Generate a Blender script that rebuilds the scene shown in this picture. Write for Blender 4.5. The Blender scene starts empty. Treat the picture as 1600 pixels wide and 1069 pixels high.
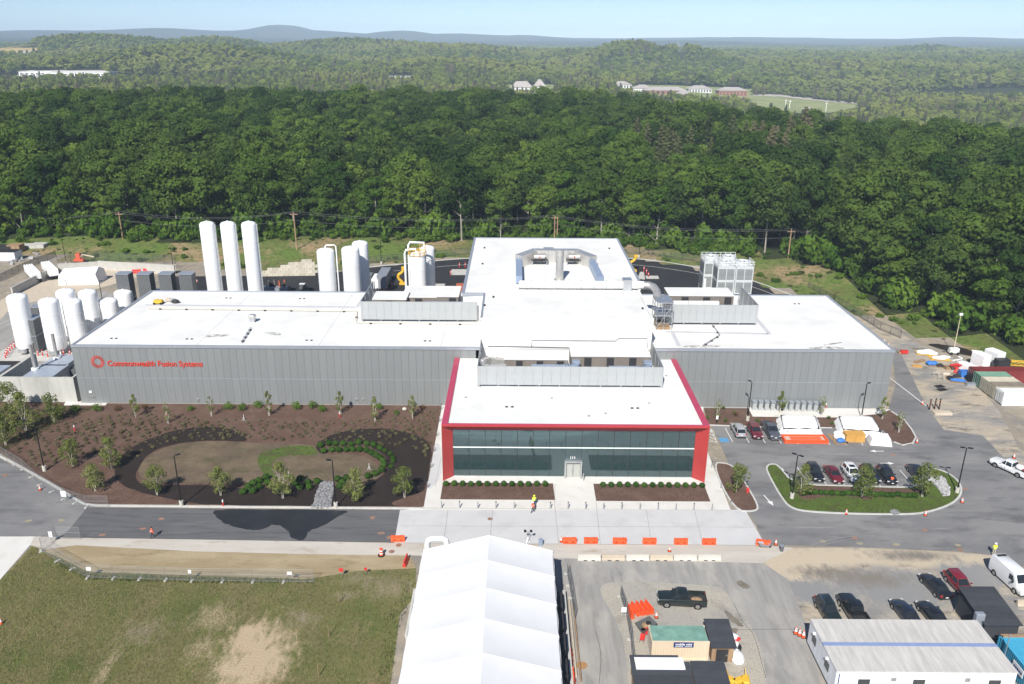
import bpy, bmesh, math, random
import numpy as np
from mathutils import Vector, Matrix
from mathutils.geometry import tessellate_polygon
random.seed(7); RNG = np.random.default_rng(7)
scn = bpy.context.scene
COL = scn.collection
rad = math.radians

# ------------------------------------------------------------------ camera
F, CAM_H = 1270.0, 63.0                      # focal length for a 1600 px wide frame, drone height
PITCH, YAW, ROLL = rad(20.17), rad(0.195), rad(0.30)
fw = Vector((-math.sin(YAW)*math.cos(PITCH), math.cos(YAW)*math.cos(PITCH), -math.sin(PITCH)))
rt0 = Vector((math.cos(YAW), math.sin(YAW), 0)); up0 = rt0.cross(fw)
rt = math.cos(ROLL)*rt0 + math.sin(ROLL)*up0; up = -math.sin(ROLL)*rt0 + math.cos(ROLL)*up0
cam = bpy.data.cameras.new('camera'); camo = bpy.data.objects.new('camera', cam); COL.objects.link(camo)
cam.sensor_width = 36.0; cam.lens = F/1600*36; cam.clip_start = 0.5; cam.clip_end = 60000
camo.matrix_world = Matrix.Translation((0, 0, CAM_H)) @ Matrix((rt, up, -fw)).transposed().to_4x4()
scn.camera = camo
# ------------------------------------------------------------------ sky, sun, exposure
SUN_EL, SUN_AZ = rad(43), rad(195)           # sun behind the drone and a little to its left
w = bpy.data.worlds.new('World'); scn.world = w; w.use_nodes = True
nt = w.node_tree; bg = nt.nodes['Background']
sky = nt.nodes.new('ShaderNodeTexSky'); sky.sky_type = 'NISHITA'; sky.sun_disc = False
sky.sun_elevation = SUN_EL; sky.sun_rotation = SUN_AZ; sky.altitude = 100
sky.air_density = 0.62; sky.dust_density = 0.03; sky.ozone_density = 3.0
nt.links.new(sky.outputs[0], bg.inputs[0]); bg.inputs[1].default_value = 0.068
sl = bpy.data.lights.new('sun', 'SUN'); sl.energy = 3.9; sl.angle = rad(0.55); sl.color = (1.0, 0.955, 0.88)
slo = bpy.data.objects.new('sun', sl); COL.objects.link(slo)
sdir = Vector((math.sin(SUN_AZ)*math.cos(SUN_EL), math.cos(SUN_AZ)*math.cos(SUN_EL), math.sin(SUN_EL)))
slo.rotation_euler = sdir.to_track_quat('Z', 'Y').to_euler(); slo.location = (-60, -40, 120)
scn.view_settings.view_transform = 'Standard'; scn.view_settings.look = 'None'
scn.view_settings.exposure = 0.76; scn.view_settings.gamma = 1.0
scn.render.engine = 'CYCLES'
scn.cycles.max_bounces = 6; scn.cycles.diffuse_bounces = 3; scn.cycles.transparent_max_bounces = 12
scn.cycles.volume_bounces = 0; scn.cycles.use_denoising = True
scn.cycles.sample_clamp_indirect = 4.0
HAZE_D = 1.1e-4

# ------------------------------------------------------------------ survey helper: a point seen in the photograph -> its place on a level plane
def S(px, py, z=0.0):
    d = fw + rt*((px-800)/F) - up*((py-534.5)/F)
    return Vector((0, 0, CAM_H)) + d*((z-CAM_H)/d.z)
def SY(px, py, Y):
    d = fw + rt*((px-800)/F) - up*((py-534.5)/F)
    return Vector((0, 0, CAM_H)) + d*(Y/d.y)
def SP(pts, z=0.0): return [(S(x, y, z).x, S(x, y, z).y) for x, y in pts]

# ------------------------------------------------------------------ materials
MATS = {}
def srgb(r, g, b):
    f = lambda c: ((c/255+0.055)/1.055)**2.4 if c > 10 else c/255/12.92
    return (f(r), f(g), f(b), 1)
def mat(name, col, rough=0.7, metal=0.0, var=0.12, scale=1.0, col2=None, bump=0.0, bscale=8.0, spec=0.3, detail=4, coat=0.0, stretch=None, rand=0.0):
    """procedural material: two tones mixed by noise, optional fine relief"""
    if name in MATS: return MATS[name]
    m = bpy.data.materials.new(name); m.use_nodes = True; N = m.node_tree.nodes; L = m.node_tree.links
    b = N['Principled BSDF']; b.inputs['Roughness'].default_value = rough; b.inputs['Metallic'].default_value = metal
    b.inputs['Specular IOR Level'].default_value = spec
    if coat: b.inputs['Coat Weight'].default_value = coat; b.inputs['Coat Roughness'].default_value = 0.06
    c = Vector(col[:3]); c2 = Vector(col2[:3]) if col2 else c
    tc = N.new('ShaderNodeTexCoord'); mp = N.new('ShaderNodeMapping'); L.new(tc.outputs['Object'], mp.inputs[0])
    if stretch: mp.inputs['Scale'].default_value = stretch
    nz = N.new('ShaderNodeTexNoise'); nz.inputs['Scale'].default_value = scale; nz.inputs['Detail'].default_value = detail
    nz.inputs['Roughness'].default_value = 0.65
    L.new(mp.outputs[0], nz.inputs['Vector'])
    cr = N.new('ShaderNodeValToRGB'); L.new(nz.outputs['Fac'], cr.inputs[0])
    cr.color_ramp.elements[0].position = 0.32; cr.color_ramp.elements[1].position = 0.68
    a = c*(1-var); e = c2*(1+var)
    cr.color_ramp.elements[0].color = (*a, 1); cr.color_ramp.elements[1].color = (*[min(x, .95) for x in e], 1)
    out = cr.outputs[0]
    if rand:
        oi = N.new('ShaderNodeObjectInfo'); mr = N.new('ShaderNodeMapRange'); mr.inputs[3].default_value = 1-rand; mr.inputs[4].default_value = 1+rand
        L.new(oi.outputs['Random'], mr.inputs[0]); mx = N.new('ShaderNodeVectorMath'); mx.operation = 'SCALE'
        L.new(out, mx.inputs[0]); L.new(mr.outputs[0], mx.inputs['Scale']); out = mx.outputs[0]
    L.new(out, b.inputs['Base Color'])
    if bump:
        n2 = N.new('ShaderNodeTexNoise'); n2.inputs['Scale'].default_value = bscale; n2.inputs['Detail'].default_value = 3
        L.new(tc.outputs['Object'], n2.inputs['Vector'])
        bp = N.new('ShaderNodeBump'); bp.inputs['Strength'].default_value = bump; bp.inputs['Distance'].default_value = 0.1
        L.new(n2.outputs['Fac'], bp.inputs['Height']); L.new(bp.outputs[0], b.inputs['Normal'])
    MATS[name] = m; return m
def layered(name, tones, rough=0.9, bump=0.0, bscale=6.0, spec=0.2):
    """ground material: a base tone and further tones laid over it. tones = [(rgb, noise scale, threshold, softness, stretch)]"""
    m = bpy.data.materials.new(name); m.use_nodes = True; N = m.node_tree.nodes; L = m.node_tree.links
    b = N['Principled BSDF']; b.inputs['Roughness'].default_value = rough; b.inputs['Specular IOR Level'].default_value = spec
    tc = N.new('ShaderNodeTexCoord'); prev = None
    for i, (c, sc, th, so, st) in enumerate(tones):
        if prev is None:
            v = N.new('ShaderNodeRGB'); v.outputs[0].default_value = (*c[:3], 1); prev = v.outputs[0]; continue
        mp = N.new('ShaderNodeMapping'); mp.inputs['Location'].default_value = (i*37.1, i*11.7, 0)
        mp.inputs['Scale'].default_value = st or (1, 1, 1); L.new(tc.outputs['Object'], mp.inputs[0])
        nz = N.new('ShaderNodeTexNoise'); nz.inputs['Scale'].default_value = sc; nz.inputs['Detail'].default_value = 6; nz.inputs['Roughness'].default_value = 0.62
        L.new(mp.outputs[0], nz.inputs['Vector'])
        mr = N.new('ShaderNodeMapRange'); mr.inputs[1].default_value = th-so; mr.inputs[2].default_value = th+so
        L.new(nz.outputs['Fac'], mr.inputs[0])
        mx = N.new('ShaderNodeMix'); mx.data_type = 'RGBA'; L.new(mr.outputs[0], mx.inputs[0]); L.new(prev, mx.inputs[6])
        mx.inputs[7].default_value = (*c[:3], 1); prev = mx.outputs[2]
    L.new(prev, b.inputs['Base Color'])
    if bump:
        n2 = N.new('ShaderNodeTexNoise'); n2.inputs['Scale'].default_value = bscale; n2.inputs['Detail'].default_value = 5
        L.new(tc.outputs['Object'], n2.inputs['Vector'])
        bp = N.new('ShaderNodeBump'); bp.inputs['Strength'].default_value = bump; bp.inputs['Distance'].default_value = 0.15
        L.new(n2.outputs['Fac'], bp.inputs['Height']); L.new(bp.outputs[0], b.inputs['Normal'])
    MATS[name] = m; return m
def worn(m, spots, col, k=2.2, lo=1.70, hi=2.35):
    """bare soil worn through a ground cover: ragged spots (x, y, rx, ry) on material m"""
    N = m.node_tree.nodes; L = m.node_tree.links; b = N['Principled BSDF']; prev = b.inputs['Base Color'].links[0].from_socket
    tc = N.new('ShaderNodeTexCoord'); nz = N.new('ShaderNodeTexNoise'); nz.inputs['Scale'].default_value = 0.75; nz.inputs['Detail'].default_value = 8; nz.inputs['Roughness'].default_value = .68
    mp0 = N.new('ShaderNodeMapping'); mp0.inputs['Scale'].default_value = (1.5,.7,1); L.new(tc.outputs['Object'], mp0.inputs[0]); L.new(mp0.outputs[0], nz.inputs['Vector'])
    for x, y, rx, ry in spots:
        mp = N.new('ShaderNodeMapping'); mp.inputs['Location'].default_value = (-x/rx,-y/ry,0); mp.inputs['Scale'].default_value = (1/rx,1/ry,0); L.new(tc.outputs['Object'], mp.inputs[0])
        ln = N.new('ShaderNodeVectorMath'); ln.operation = 'LENGTH'; L.new(mp.outputs[0], ln.inputs[0])
        ad = N.new('ShaderNodeMath'); ad.operation = 'MULTIPLY_ADD'; L.new(nz.outputs['Fac'], ad.inputs[0]); ad.inputs[1].default_value = k; L.new(ln.outputs['Value'], ad.inputs[2])
        mr = N.new('ShaderNodeMapRange'); mr.inputs[1].default_value = hi; mr.inputs[2].default_value = lo; L.new(ad.outputs[0], mr.inputs[0])
        mx = N.new('ShaderNodeMix'); mx.data_type = 'RGBA'; L.new(mr.outputs[0], mx.inputs[0]); L.new(prev, mx.inputs[6]); mx.inputs[7].default_value = (*col,1); prev = mx.outputs[2]
    L.new(prev, b.inputs['Base Color'])
def leafmat(name, c_dark, c_light, zone=0.0, zcol=None, trans=0.3):
    """foliage: tone differs from plant to plant and from clump to clump"""
    m = bpy.data.materials.new(name); m.use_nodes = True; N = m.node_tree.nodes; L = m.node_tree.links
    N.remove(N['Principled BSDF']); out = N['Material Output']
    oi = N.new('ShaderNodeObjectInfo'); tc = N.new('ShaderNodeTexCoord')
    nz = N.new('ShaderNodeTexNoise'); nz.inputs['Scale'].default_value = 0.55; nz.inputs['Detail'].default_value = 3
    L.new(tc.outputs['Object'], nz.inputs['Vector'])
    ad = N.new('ShaderNodeMath'); ad.operation = 'MULTIPLY_ADD'; L.new(oi.outputs['Random'], ad.inputs[0]); ad.inputs[1].default_value = 0.85
    ml = N.new('ShaderNodeMath'); ml.operation = 'MULTIPLY_ADD'; L.new(nz.outputs['Fac'], ml.inputs[0]); ml.inputs[1].default_value = 0.9; ml.inputs[2].default_value = -0.40
    L.new(ml.outputs[0], ad.inputs[2])
    mx = N.new('ShaderNodeMix'); mx.data_type = 'RGBA'; L.new(ad.outputs[0], mx.inputs[0]); mx.clamp_factor = True
    mx.inputs[6].default_value = (*c_dark[:3], 1); mx.inputs[7].default_value = (*c_light[:3], 1); col = mx.outputs[2]
    if zone:
        n3 = N.new('ShaderNodeTexNoise'); n3.inputs['Scale'].default_value = zone; n3.inputs['Detail'].default_value = 3
        L.new(oi.outputs['Location'], n3.inputs['Vector'])
        mr = N.new('ShaderNodeMapRange'); mr.inputs[1].default_value = 0.46; mr.inputs[2].default_value = 0.62; L.new(n3.outputs['Fac'], mr.inputs[0])
        m3 = N.new('ShaderNodeMix'); m3.data_type = 'RGBA'; L.new(mr.outputs[0], m3.inputs[0]); L.new(col, m3.inputs[6]); m3.inputs[7].default_value = (*zcol[:3], 1)
        col = m3.outputs[2]
    d = N.new('ShaderNodeBsdfDiffuse'); t = N.new('ShaderNodeBsdfTranslucent'); L.new(col, d.inputs[0]); L.new(col, t.inputs[0])
    ms = N.new('ShaderNodeMixShader'); ms.inputs[0].default_value = trans; L.new(d.outputs[0], ms.inputs[1]); L.new(t.outputs[0], ms.inputs[2])
    L.new(ms.outputs[0], out.inputs['Surface']); MATS[name] = m; return m
def meshmat(name, col, opacity, rough=0.6):
    """woven wire: partly see-through"""
    m = bpy.data.materials.new(name); m.use_nodes = True; N = m.node_tree.nodes; L = m.node_tree.links
    b = N['Principled BSDF']; b.inputs['Base Color'].default_value = (*col[:3], 1); b.inputs['Roughness'].default_value = rough
    b.inputs['Alpha'].default_value = opacity
    MATS[name] = m; return m
def glassmat(name, tint, rough=0.03, fac=0.62):
    m = bpy.data.materials.new(name); m.use_nodes = True; N = m.node_tree.nodes; L = m.node_tree.links
    N.remove(N['Principled BSDF']); out = N['Material Output']
    t = N.new('ShaderNodeBsdfTransparent'); t.inputs[0].default_value = (*tint, 1)
    g = N.new('ShaderNodeBsdfGlossy'); g.inputs[0].default_value = (0.80, 0.92, 0.95, 1); g.inputs['Roughness'].default_value = rough
    fr = N.new('ShaderNodeFresnel'); fr.inputs[0].default_value = 2.2
    ms = N.new('ShaderNodeMixShader'); L.new(fr.outputs[0], ms.inputs[0]); L.new(t.outputs[0], ms.inputs[1]); L.new(g.outputs[0], ms.inputs[2])
    df = N.new('ShaderNodeBsdfDiffuse'); df.inputs[0].default_value = (0.13,0.25,0.26,1); m2 = N.new('ShaderNodeMixShader'); m2.inputs[0].default_value = 0.15; L.new(ms.outputs[0], m2.inputs[1]); L.new(df.outputs[0], m2.inputs[2])   # diffuse teal mixed into the colour to brighten the dark panes
    L.new(m2.outputs[0], out.inputs['Surface']); MATS[name] = m; return m

# ------------------------------------------------------------------ mesh building
class MB:
    def __init__(s): s.v = []; s.f = []
    def add(s, vs, fs):
        o = len(s.v); s.v += [tuple(p) for p in vs]; s.f += [tuple(i+o for i in f) for f in fs]; return s
    def box(s, x0, x1, y0, y1, z0, z1, bev=0.0):
        if bev <= 0:
            return s.add([(x0,y0,z0),(x1,y0,z0),(x1,y1,z0),(x0,y1,z0),(x0,y0,z1),(x1,y0,z1),(x1,y1,z1),(x0,y1,z1)],
                         [(3,2,1,0),(4,5,6,7),(0,1,5,4),(1,2,6,5),(2,3,7,6),(3,0,4,7)])
        b = min(bev, (x1-x0)/2.01, (y1-y0)/2.01)
        poly = [(x0+b,y0),(x1-b,y0),(x1,y0+b),(x1,y1-b),(x1-b,y1),(x0+b,y1),(x0,y1-b),(x0,y0+b)]
        ins = [(x0+2*b,y0+b),(x1-2*b,y0+b),(x1-b,y0+2*b),(x1-b,y1-2*b),(x1-2*b,y1-b),(x0+2*b,y1-b),(x0+b,y1-2*b),(x0+b,y0+2*b)]
        vs = [(x,y,z0) for x,y in poly]+[(x,y,z1-b) for x,y in poly]+[(x,y,z1) for x,y in ins]
        fs = [tuple(range(7,-1,-1))]
        for i in range(8):
            j = (i+1)%8; fs += [(i,j,j+8,i+8),(i+8,j+8,j+16,i+16)]
        fs.append(tuple(range(16,24))); return s.add(vs, fs)
    def obox(s, c, sx, sy, sz, rz=0.0, rx=0.0):
        M = Matrix.Translation(c) @ Matrix.Rotation(rz,4,'Z') @ Matrix.Rotation(rx,4,'X')
        t = MB().box(-sx/2,sx/2,-sy/2,sy/2,-sz/2,sz/2); return s.add([M @ Vector(p) for p in t.v], t.f)
    def prism(s, poly, z0, z1):
        n = len(poly); a = sum(poly[i][0]*poly[(i+1)%n][1]-poly[(i+1)%n][0]*poly[i][1] for i in range(n))
        if a < 0: poly = poly[::-1]
        return s.add([(x,y,z0) for x,y in poly]+[(x,y,z1) for x,y in poly],
                     [tuple(range(n-1,-1,-1)), tuple(range(n,2*n))]+[(i,(i+1)%n,(i+1)%n+n,i+n) for i in range(n)])
    def cyl(s, p0, p1, r0, r1=None, n=12, cap=True):
        r1 = r0 if r1 is None else r1; p0 = Vector(p0); p1 = Vector(p1); d = (p1-p0).normalized()
        a = d.orthogonal().normalized(); b = d.cross(a); vs = []
        for p, r in ((p0, r0), (p1, r1)):
            vs += [p + (a*math.cos(2*math.pi*i/n)+b*math.sin(2*math.pi*i/n))*r for i in range(n)]
        fs = [(i,(i+1)%n,(i+1)%n+n,i+n) for i in range(n)]
        if cap: fs += [tuple(range(n-1,-1,-1)), tuple(range(n,2*n))]
        return s.add(vs, fs)
    def tube(s, path, r, n=8):
        path = [Vector(p) for p in path]; rs = r if isinstance(r, (list, tuple)) else [r]*len(path); vs = []; m = len(path)
        pa = None
        for k, p in enumerate(path):
            d = (path[min(k+1,m-1)]-path[max(k-1,0)]).normalized()
            a = d.orthogonal().normalized() if pa is None else (pa - d*pa.dot(d)).normalized()
            pa = a; b = d.cross(a)
            vs += [p + (a*math.cos(2*math.pi*i/n)+b*math.sin(2*math.pi*i/n))*rs[k] for i in range(n)]
        fs = [(k*n+i, k*n+(i+1)%n, (k+1)*n+(i+1)%n, (k+1)*n+i) for k in range(m-1) for i in range(n)]
        fs += [tuple(range(n-1,-1,-1)), tuple(range((m-1)*n, m*n))]
        return s.add(vs, fs)
    def lathe(s, prof, n=24, c=(0,0,0)):
        vs = []; m = len(prof)
        for r, z in prof: vs += [(c[0]+r*math.cos(2*math.pi*i/n), c[1]+r*math.sin(2*math.pi*i/n), c[2]+z) for i in range(n)]
        fs = [(k*n+i, k*n+(i+1)%n, (k+1)*n+(i+1)%n, (k+1)*n+i) for k in range(m-1) for i in range(n)]
        if prof[0][0] > 1e-4: fs.append(tuple(range(n-1,-1,-1)))
        if prof[-1][0] > 1e-4: fs.append(tuple(range((m-1)*n, m*n)))
        return s.add(vs, fs)
    def ball(s, c, rx, ry=None, rz=None, n=10, m=6):
        ry = ry or rx; rz = rz or rx
        vs = [(c[0],c[1],c[2]-rz)]
        for k in range(1,m):
            t = math.pi*k/m - math.pi/2
            vs += [(c[0]+rx*math.cos(t)*math.cos(2*math.pi*i/n), c[1]+ry*math.cos(t)*math.sin(2*math.pi*i/n), c[2]+rz*math.sin(t)) for i in range(n)]
        vs.append((c[0],c[1],c[2]+rz)); fs = [(0,1+(i+1)%n,1+i) for i in range(n)]
        for k in range(m-2): fs += [(1+k*n+i,1+k*n+(i+1)%n,1+(k+1)*n+(i+1)%n,1+(k+1)*n+i) for i in range(n)]
        L = len(vs)-1; fs += [(L-n+i, L-n+(i+1)%n, L) for i in range(n)]
        return s.add(vs, fs)
    def data(s, name, smooth=False):
        me = bpy.data.meshes.new(name); me.from_pydata(s.v, [], s.f); me.update()
        if smooth:
            me.polygons.foreach_set('use_smooth', [True]*len(me.polygons))
            try: me.set_sharp_from_angle(angle=rad(38))
            except Exception: pass
        return me
    def build(s, name, m, parent=None, smooth=False, loc=None):
        me = s.data(name, smooth); return obj(name, me, m, parent, loc)
def obj(name, me, m=None, parent=None, loc=None, rz=0.0):
    if m is not None and not me.materials:
        me.materials.append(MATS[m] if isinstance(m, str) else m)
    o = bpy.data.objects.new(name, me); COL.objects.link(o)
    if parent is not None: o.parent = parent
    if loc is not None: o.location = loc
    if rz: o.rotation_euler.z = rz
    return o
def tag(o, label=None, cat=None, group=None, kind=None):
    if label: o['label'] = label
    if cat: o['category'] = cat
    if group: o['group'] = group
    if kind: o['kind'] = kind
    return o
def thing(name, label, cat, loc=(0,0,0), rz=0.0, group=None):
    o = bpy.data.objects.new(name, None); COL.objects.link(o); o.empty_display_size = 0.3
    o.location = loc; o.rotation_euler.z = rz
    return tag(o, label, cat, group)
KIDS = {}
def kids(o): return [c for c in o.children]
def copy_tree(o, parent=None, loc=None, rz=None, label=None, group=None, scale=None):
    c = o.copy(); COL.objects.link(c)
    if parent is not None: c.parent = parent
    if loc is not None: c.location = loc
    if rz is not None: c.rotation_euler.z = rz
    if scale is not None: c.scale = (scale,)*3 if not isinstance(scale, tuple) else scale
    if label: c['label'] = label
    if group: c['group'] = group
    for ch in kids(o): copy_tree(ch, c)
    return c
def text(name, body, size, m, parent, loc, rot, extrude=0.03, offset=0.0, align='LEFT', xs=1.0):
    cu = bpy.data.curves.new(name, 'FONT'); cu.body = body; cu.size = size; cu.extrude = extrude; cu.offset = offset
    cu.align_x = align; cu.resolution_u = 3; cu.materials.append(MATS[m] if isinstance(m, str) else m)
    tmp = bpy.data.objects.new(name, cu); COL.objects.link(tmp); bpy.context.view_layer.update()
    me = bpy.data.meshes.new_from_object(tmp); bpy.data.objects.remove(tmp); bpy.data.curves.remove(cu)
    me.materials.clear(); me.materials.append(MATS[m] if isinstance(m, str) else m)
    o = obj(name, me, None, parent, loc); o.rotation_euler = rot; o.scale = (xs, 1, 1)
    return o
def sheet(name, poly, z, m, kind='structure', parent=None, label=None, cat=None, thick=0.0):
    """level sheet (or slab) of ground from a plan outline"""
    n = len(poly); a = sum(poly[i][0]*poly[(i+1)%n][1]-poly[(i+1)%n][0]*poly[i][1] for i in range(n))
    if a < 0: poly = poly[::-1]
    tris = tessellate_polygon([[Vector((x,y,0)) for x,y in poly]]); fs = []
    for a_, b_, c_ in tris:
        A, B, C_ = poly[a_], poly[b_], poly[c_]
        fs.append((a_,b_,c_) if (B[0]-A[0])*(C_[1]-A[1])-(B[1]-A[1])*(C_[0]-A[0]) > 0 else (a_,c_,b_))
    vs = [(x,y,z) for x,y in poly]
    if thick:
        vs += [(x,y,z-thick) for x,y in poly]; fs += [(i,i+n,(i+1)%n+n,(i+1)%n) for i in range(n)]
    me = bpy.data.meshes.new(name); me.from_pydata(vs, [], fs); me.update()
    o = obj(name, me, m, parent)
    if parent is None: tag(o, label, cat, None, kind)
    return o
def smooth_poly(pts, it=2, closed=True):
    """Chaikin corner cutting"""
    for _ in range(it):
        q = []; n = len(pts)
        for i in range(n if closed else n-1):
            a = pts[i]; b = pts[(i+1)%n]
            q += [(a[0]*.75+b[0]*.25, a[1]*.75+b[1]*.25), (a[0]*.25+b[0]*.75, a[1]*.25+b[1]*.75)]
        pts = q if closed else [pts[0]]+q+[pts[-1]]
    return pts
def strip(path, width, z0, z1, closed=False):
    """kerb: a raised strip that follows a plan line"""
    n = len(path); mb = MB(); L_ = []; R_ = []
    for i in range(n):
        p = Vector(path[i]).to_2d(); a = Vector(path[i-1] if (i > 0 or closed) else path[i]).to_2d(); b = Vector(path[(i+1)%n] if (i < n-1 or closed) else path[i]).to_2d()
        d = (b-a).normalized(); nn = Vector((-d.y, d.x))*width/2
        L_.append(p+nn); R_.append(p-nn)
    m = n if closed else n-1
    for i in range(m):
        j = (i+1)%n
        a, b, c, d = L_[i], R_[i], R_[j], L_[j]
        mb.add([(a.x,a.y,z0),(b.x,b.y,z0),(c.x,c.y,z0),(d.x,d.y,z0),(a.x,a.y,z1),(b.x,b.y,z1),(c.x,c.y,z1),(d.x,d.y,z1)],
               [(4,5,6,7),(0,1,5,4)[::-1],(1,2,6,5),(2,3,7,6),(3,0,4,7)])
    return mb
def inside(p, poly):
    x, y = p; c = False; n = len(poly); j = n-1
    for i in range(n):
        xi, yi = poly[i]; xj, yj = poly[j]
        if (yi > y) != (yj > y) and x < (xj-xi)*(y-yi)/(yj-yi)+xi: c = not c
        j = i
    return c

# ================================================================== palette
mat('roof_white', (0.70,0.70,0.68), 0.75, var=0.10, scale=0.16, spec=0.2, detail=9)
mat('panel_grey', (0.25,0.262,0.265), 0.5, metal=0.25, var=0.05, scale=0.8, rand=0.035, stretch=(1,1,0.15), spec=0.4)
mat('panel_light', (0.40,0.415,0.42), 0.5, metal=0.2, var=0.04, scale=0.8, rand=0.02, spec=0.4)
mat('wall_core', (0.12,0.125,0.13), 0.8)
mat('coping', (0.42,0.45,0.50), 0.4, metal=0.5, var=0.05)
mat('red_panel', (0.41,0.042,0.040), 0.42, var=0.05, scale=0.4, spec=0.4, rand=0.04)
mat('red_coping', (0.42,0.05,0.10), 0.4, var=0.06, scale=0.6)
mat('red_sign', (0.55,0.045,0.025), 0.4, var=0.03)
mat('hall_white', (0.70,0.70,0.69), 0.7, var=0.04, scale=0.2)
mat('steel', (0.55,0.56,0.57), 0.38, metal=0.75, var=0.08, scale=1.5)
mat('duct_steel', (0.62,0.60,0.57), 0.38, metal=0.7, var=0.1, scale=1.2, rand=0.05)
mat('duct_side', (0.34,0.42,0.55), 0.45, metal=0.4, var=0.08, scale=1.2)
mat('dark_metal', (0.035,0.035,0.038), 0.5, var=0.1)
mat('black_metal', (0.012,0.012,0.013), 0.45, var=0.1)
mat('white_paint', (0.76,0.77,0.77), 0.45, var=0.04, scale=0.8, spec=0.4)
mat('tank_white', (0.82,0.83,0.84), 0.35, var=0.05, scale=0.35, stretch=(1,1,0.2), spec=0.45)
mat('hvac_brown', (0.19,0.165,0.145), 0.6, var=0.07, scale=0.6)
mat('yellow_paint', (0.70,0.42,0.04), 0.5, var=0.08)
mat('orange_plastic', (0.80,0.095,0.025), 0.5, var=0.09, scale=1.4, rand=0.06)
mat('red_plastic', (0.60,0.04,0.035), 0.5, var=0.1, scale=1.4, rand=0.08)
mat('concrete', (0.46,0.45,0.42), 0.85, var=0.10, scale=0.7, bump=0.1, bscale=12)
mat('concrete_cast', (0.43,0.43,0.40), 0.85, var=0.16, scale=0.35, bump=0.1, bscale=9, stretch=(1,1,0.35))
mat('concrete_tan', (0.50,0.43,0.34), 0.9, var=0.1, scale=0.9, bump=0.15, bscale=10, rand=0.08)
mat('kerb', (0.50,0.50,0.48), 0.85, var=0.10, scale=1.2)
mat('rubber', (0.014,0.014,0.015), 0.75)
mat('chrome', (0.60,0.60,0.60), 0.22, metal=0.9, var=0.03)
mat('car_glass', (0.018,0.022,0.026), 0.06, var=0.03, spec=0.6)
mat('lamp_lens', (0.62,0.63,0.64), 0.15, var=0.03, spec=0.6)
mat('tail_lens', (0.38,0.012,0.012), 0.2, var=0.03, spec=0.6)
mat('plate', (0.75,0.75,0.75), 0.5, var=0.04)
for nme, c in dict(black=(0.010,0.011,0.014), blue_black=(0.014,0.019,0.034), green_black=(0.012,0.019,0.018), dark_red=(0.13,0.010,0.020), red=(0.20,0.012,0.022), white=(0.74,0.75,0.76),
                   silver=(0.34,0.35,0.37), slate=(0.055,0.065,0.085)).items():
    mat('car_'+nme, c, 0.3, var=0.04, scale=0.7, spec=0.5, coat=0.8)
mat('wood', (0.30,0.20,0.12), 0.8, var=0.25, scale=2.0, stretch=(1,1,0.2))
mat('pole_wood', (0.36,0.24,0.15), 0.85, var=0.2, scale=1.2, stretch=(1,1,0.1))
mat('crate_wood', (0.55,0.30,0.075), 0.75, var=0.1, scale=1.3)
mat('tarp_white', (0.77,0.77,0.78), 0.6, var=0.04, scale=0.9, bump=0.3, bscale=1.1)
mat('tarp_blue', (0.05,0.19,0.55), 0.5, var=0.1)
mat('bark', (0.16,0.14,0.115), 0.9, var=0.25, scale=1.5, stretch=(1,1,0.25))
mat('bark_pale', (0.33,0.30,0.26), 0.9, var=0.2, scale=1.2, stretch=(1,1,0.3))
mat('birch_bark', (0.55,0.50,0.44), 0.85, var=0.2, scale=6, stretch=(1,1,2))
mat('stone', (0.40,0.40,0.40), 0.85, var=0.2, scale=1.0, rand=0.25)
mat('stone_dark', (0.22,0.22,0.23), 0.85, var=0.25, scale=1.0, rand=0.3)
mat('block_tan', (0.50,0.46,0.38), 0.9, var=0.1, scale=0.8, rand=0.12)
mat('cone_orange', (0.75,0.10,0.03), 0.5, var=0.06)
mat('cont_green_roof', (0.16,0.30,0.25), 0.55, var=0.15, scale=0.8, col2=(0.19,0.34,0.28))
mat('cont_beige', (0.66,0.55,0.41), 0.6, var=0.05, scale=0.6, stretch=(1,1,0.3))
mat('cont_red', (0.20,0.035,0.035), 0.6, var=0.15, scale=0.6)
mat('cont_green', (0.05,0.17,0.10), 0.6, var=0.12, scale=0.6)
mat('cont_tan', (0.42,0.39,0.29), 0.65, var=0.1, scale=0.6)
mat('cont_blue', (0.03,0.21,0.34), 0.55, var=0.1, scale=0.6)
mat('cont_top_blue', (0.06,0.36,0.55), 0.5, var=0.08, scale=0.6)
mat('cont_top_pale', (0.62,0.56,0.45), 0.6, var=0.1, scale=0.6)
mat('cont_top_brown', (0.26,0.22,0.18), 0.75, var=0.2, scale=0.6)
mat('sign_blue', (0.012,0.03,0.15), 0.5, var=0.05)
mat('sign_white', (0.78,0.78,0.78), 0.5, var=0.03)
mat('shingle', (0.045,0.049,0.058), 0.85, var=0.12, scale=1.0, rand=0.12)
mat('trailer_roof', (0.50,0.485,0.46), 0.8, var=0.17, scale=1.1, stretch=(2.0,0.25,1), detail=7)
mat('trailer_wall', (0.74,0.75,0.77), 0.55, var=0.05, scale=0.6, stretch=(1,1,0.3))
mat('trailer_trim', (0.22,0.29,0.48), 0.6, var=0.08)
mat('hivis_orange', (0.85,0.13,0.05), 0.7, var=0.05)
mat('hivis_yellow', (0.66,0.78,0.05), 0.7, var=0.05)
mat('denim', (0.035,0.045,0.075), 0.85, var=0.15)
mat('khaki', (0.42,0.38,0.30), 0.85, var=0.1)
mat('skin', (0.50,0.29,0.20), 0.6, var=0.05)
mat('hair', (0.02,0.015,0.012), 0.6)
mat('interior_floor', (0.34,0.36,0.36), 0.6, var=0.06)
mat('interior_wall', (0.30,0.33,0.34), 0.8, var=0.05)
mat('blind', (0.085,0.105,0.10), 0.85, var=0.05)
mat('light_green_white', (0.76,0.84,0.81), 0.5, var=0.03)
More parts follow.
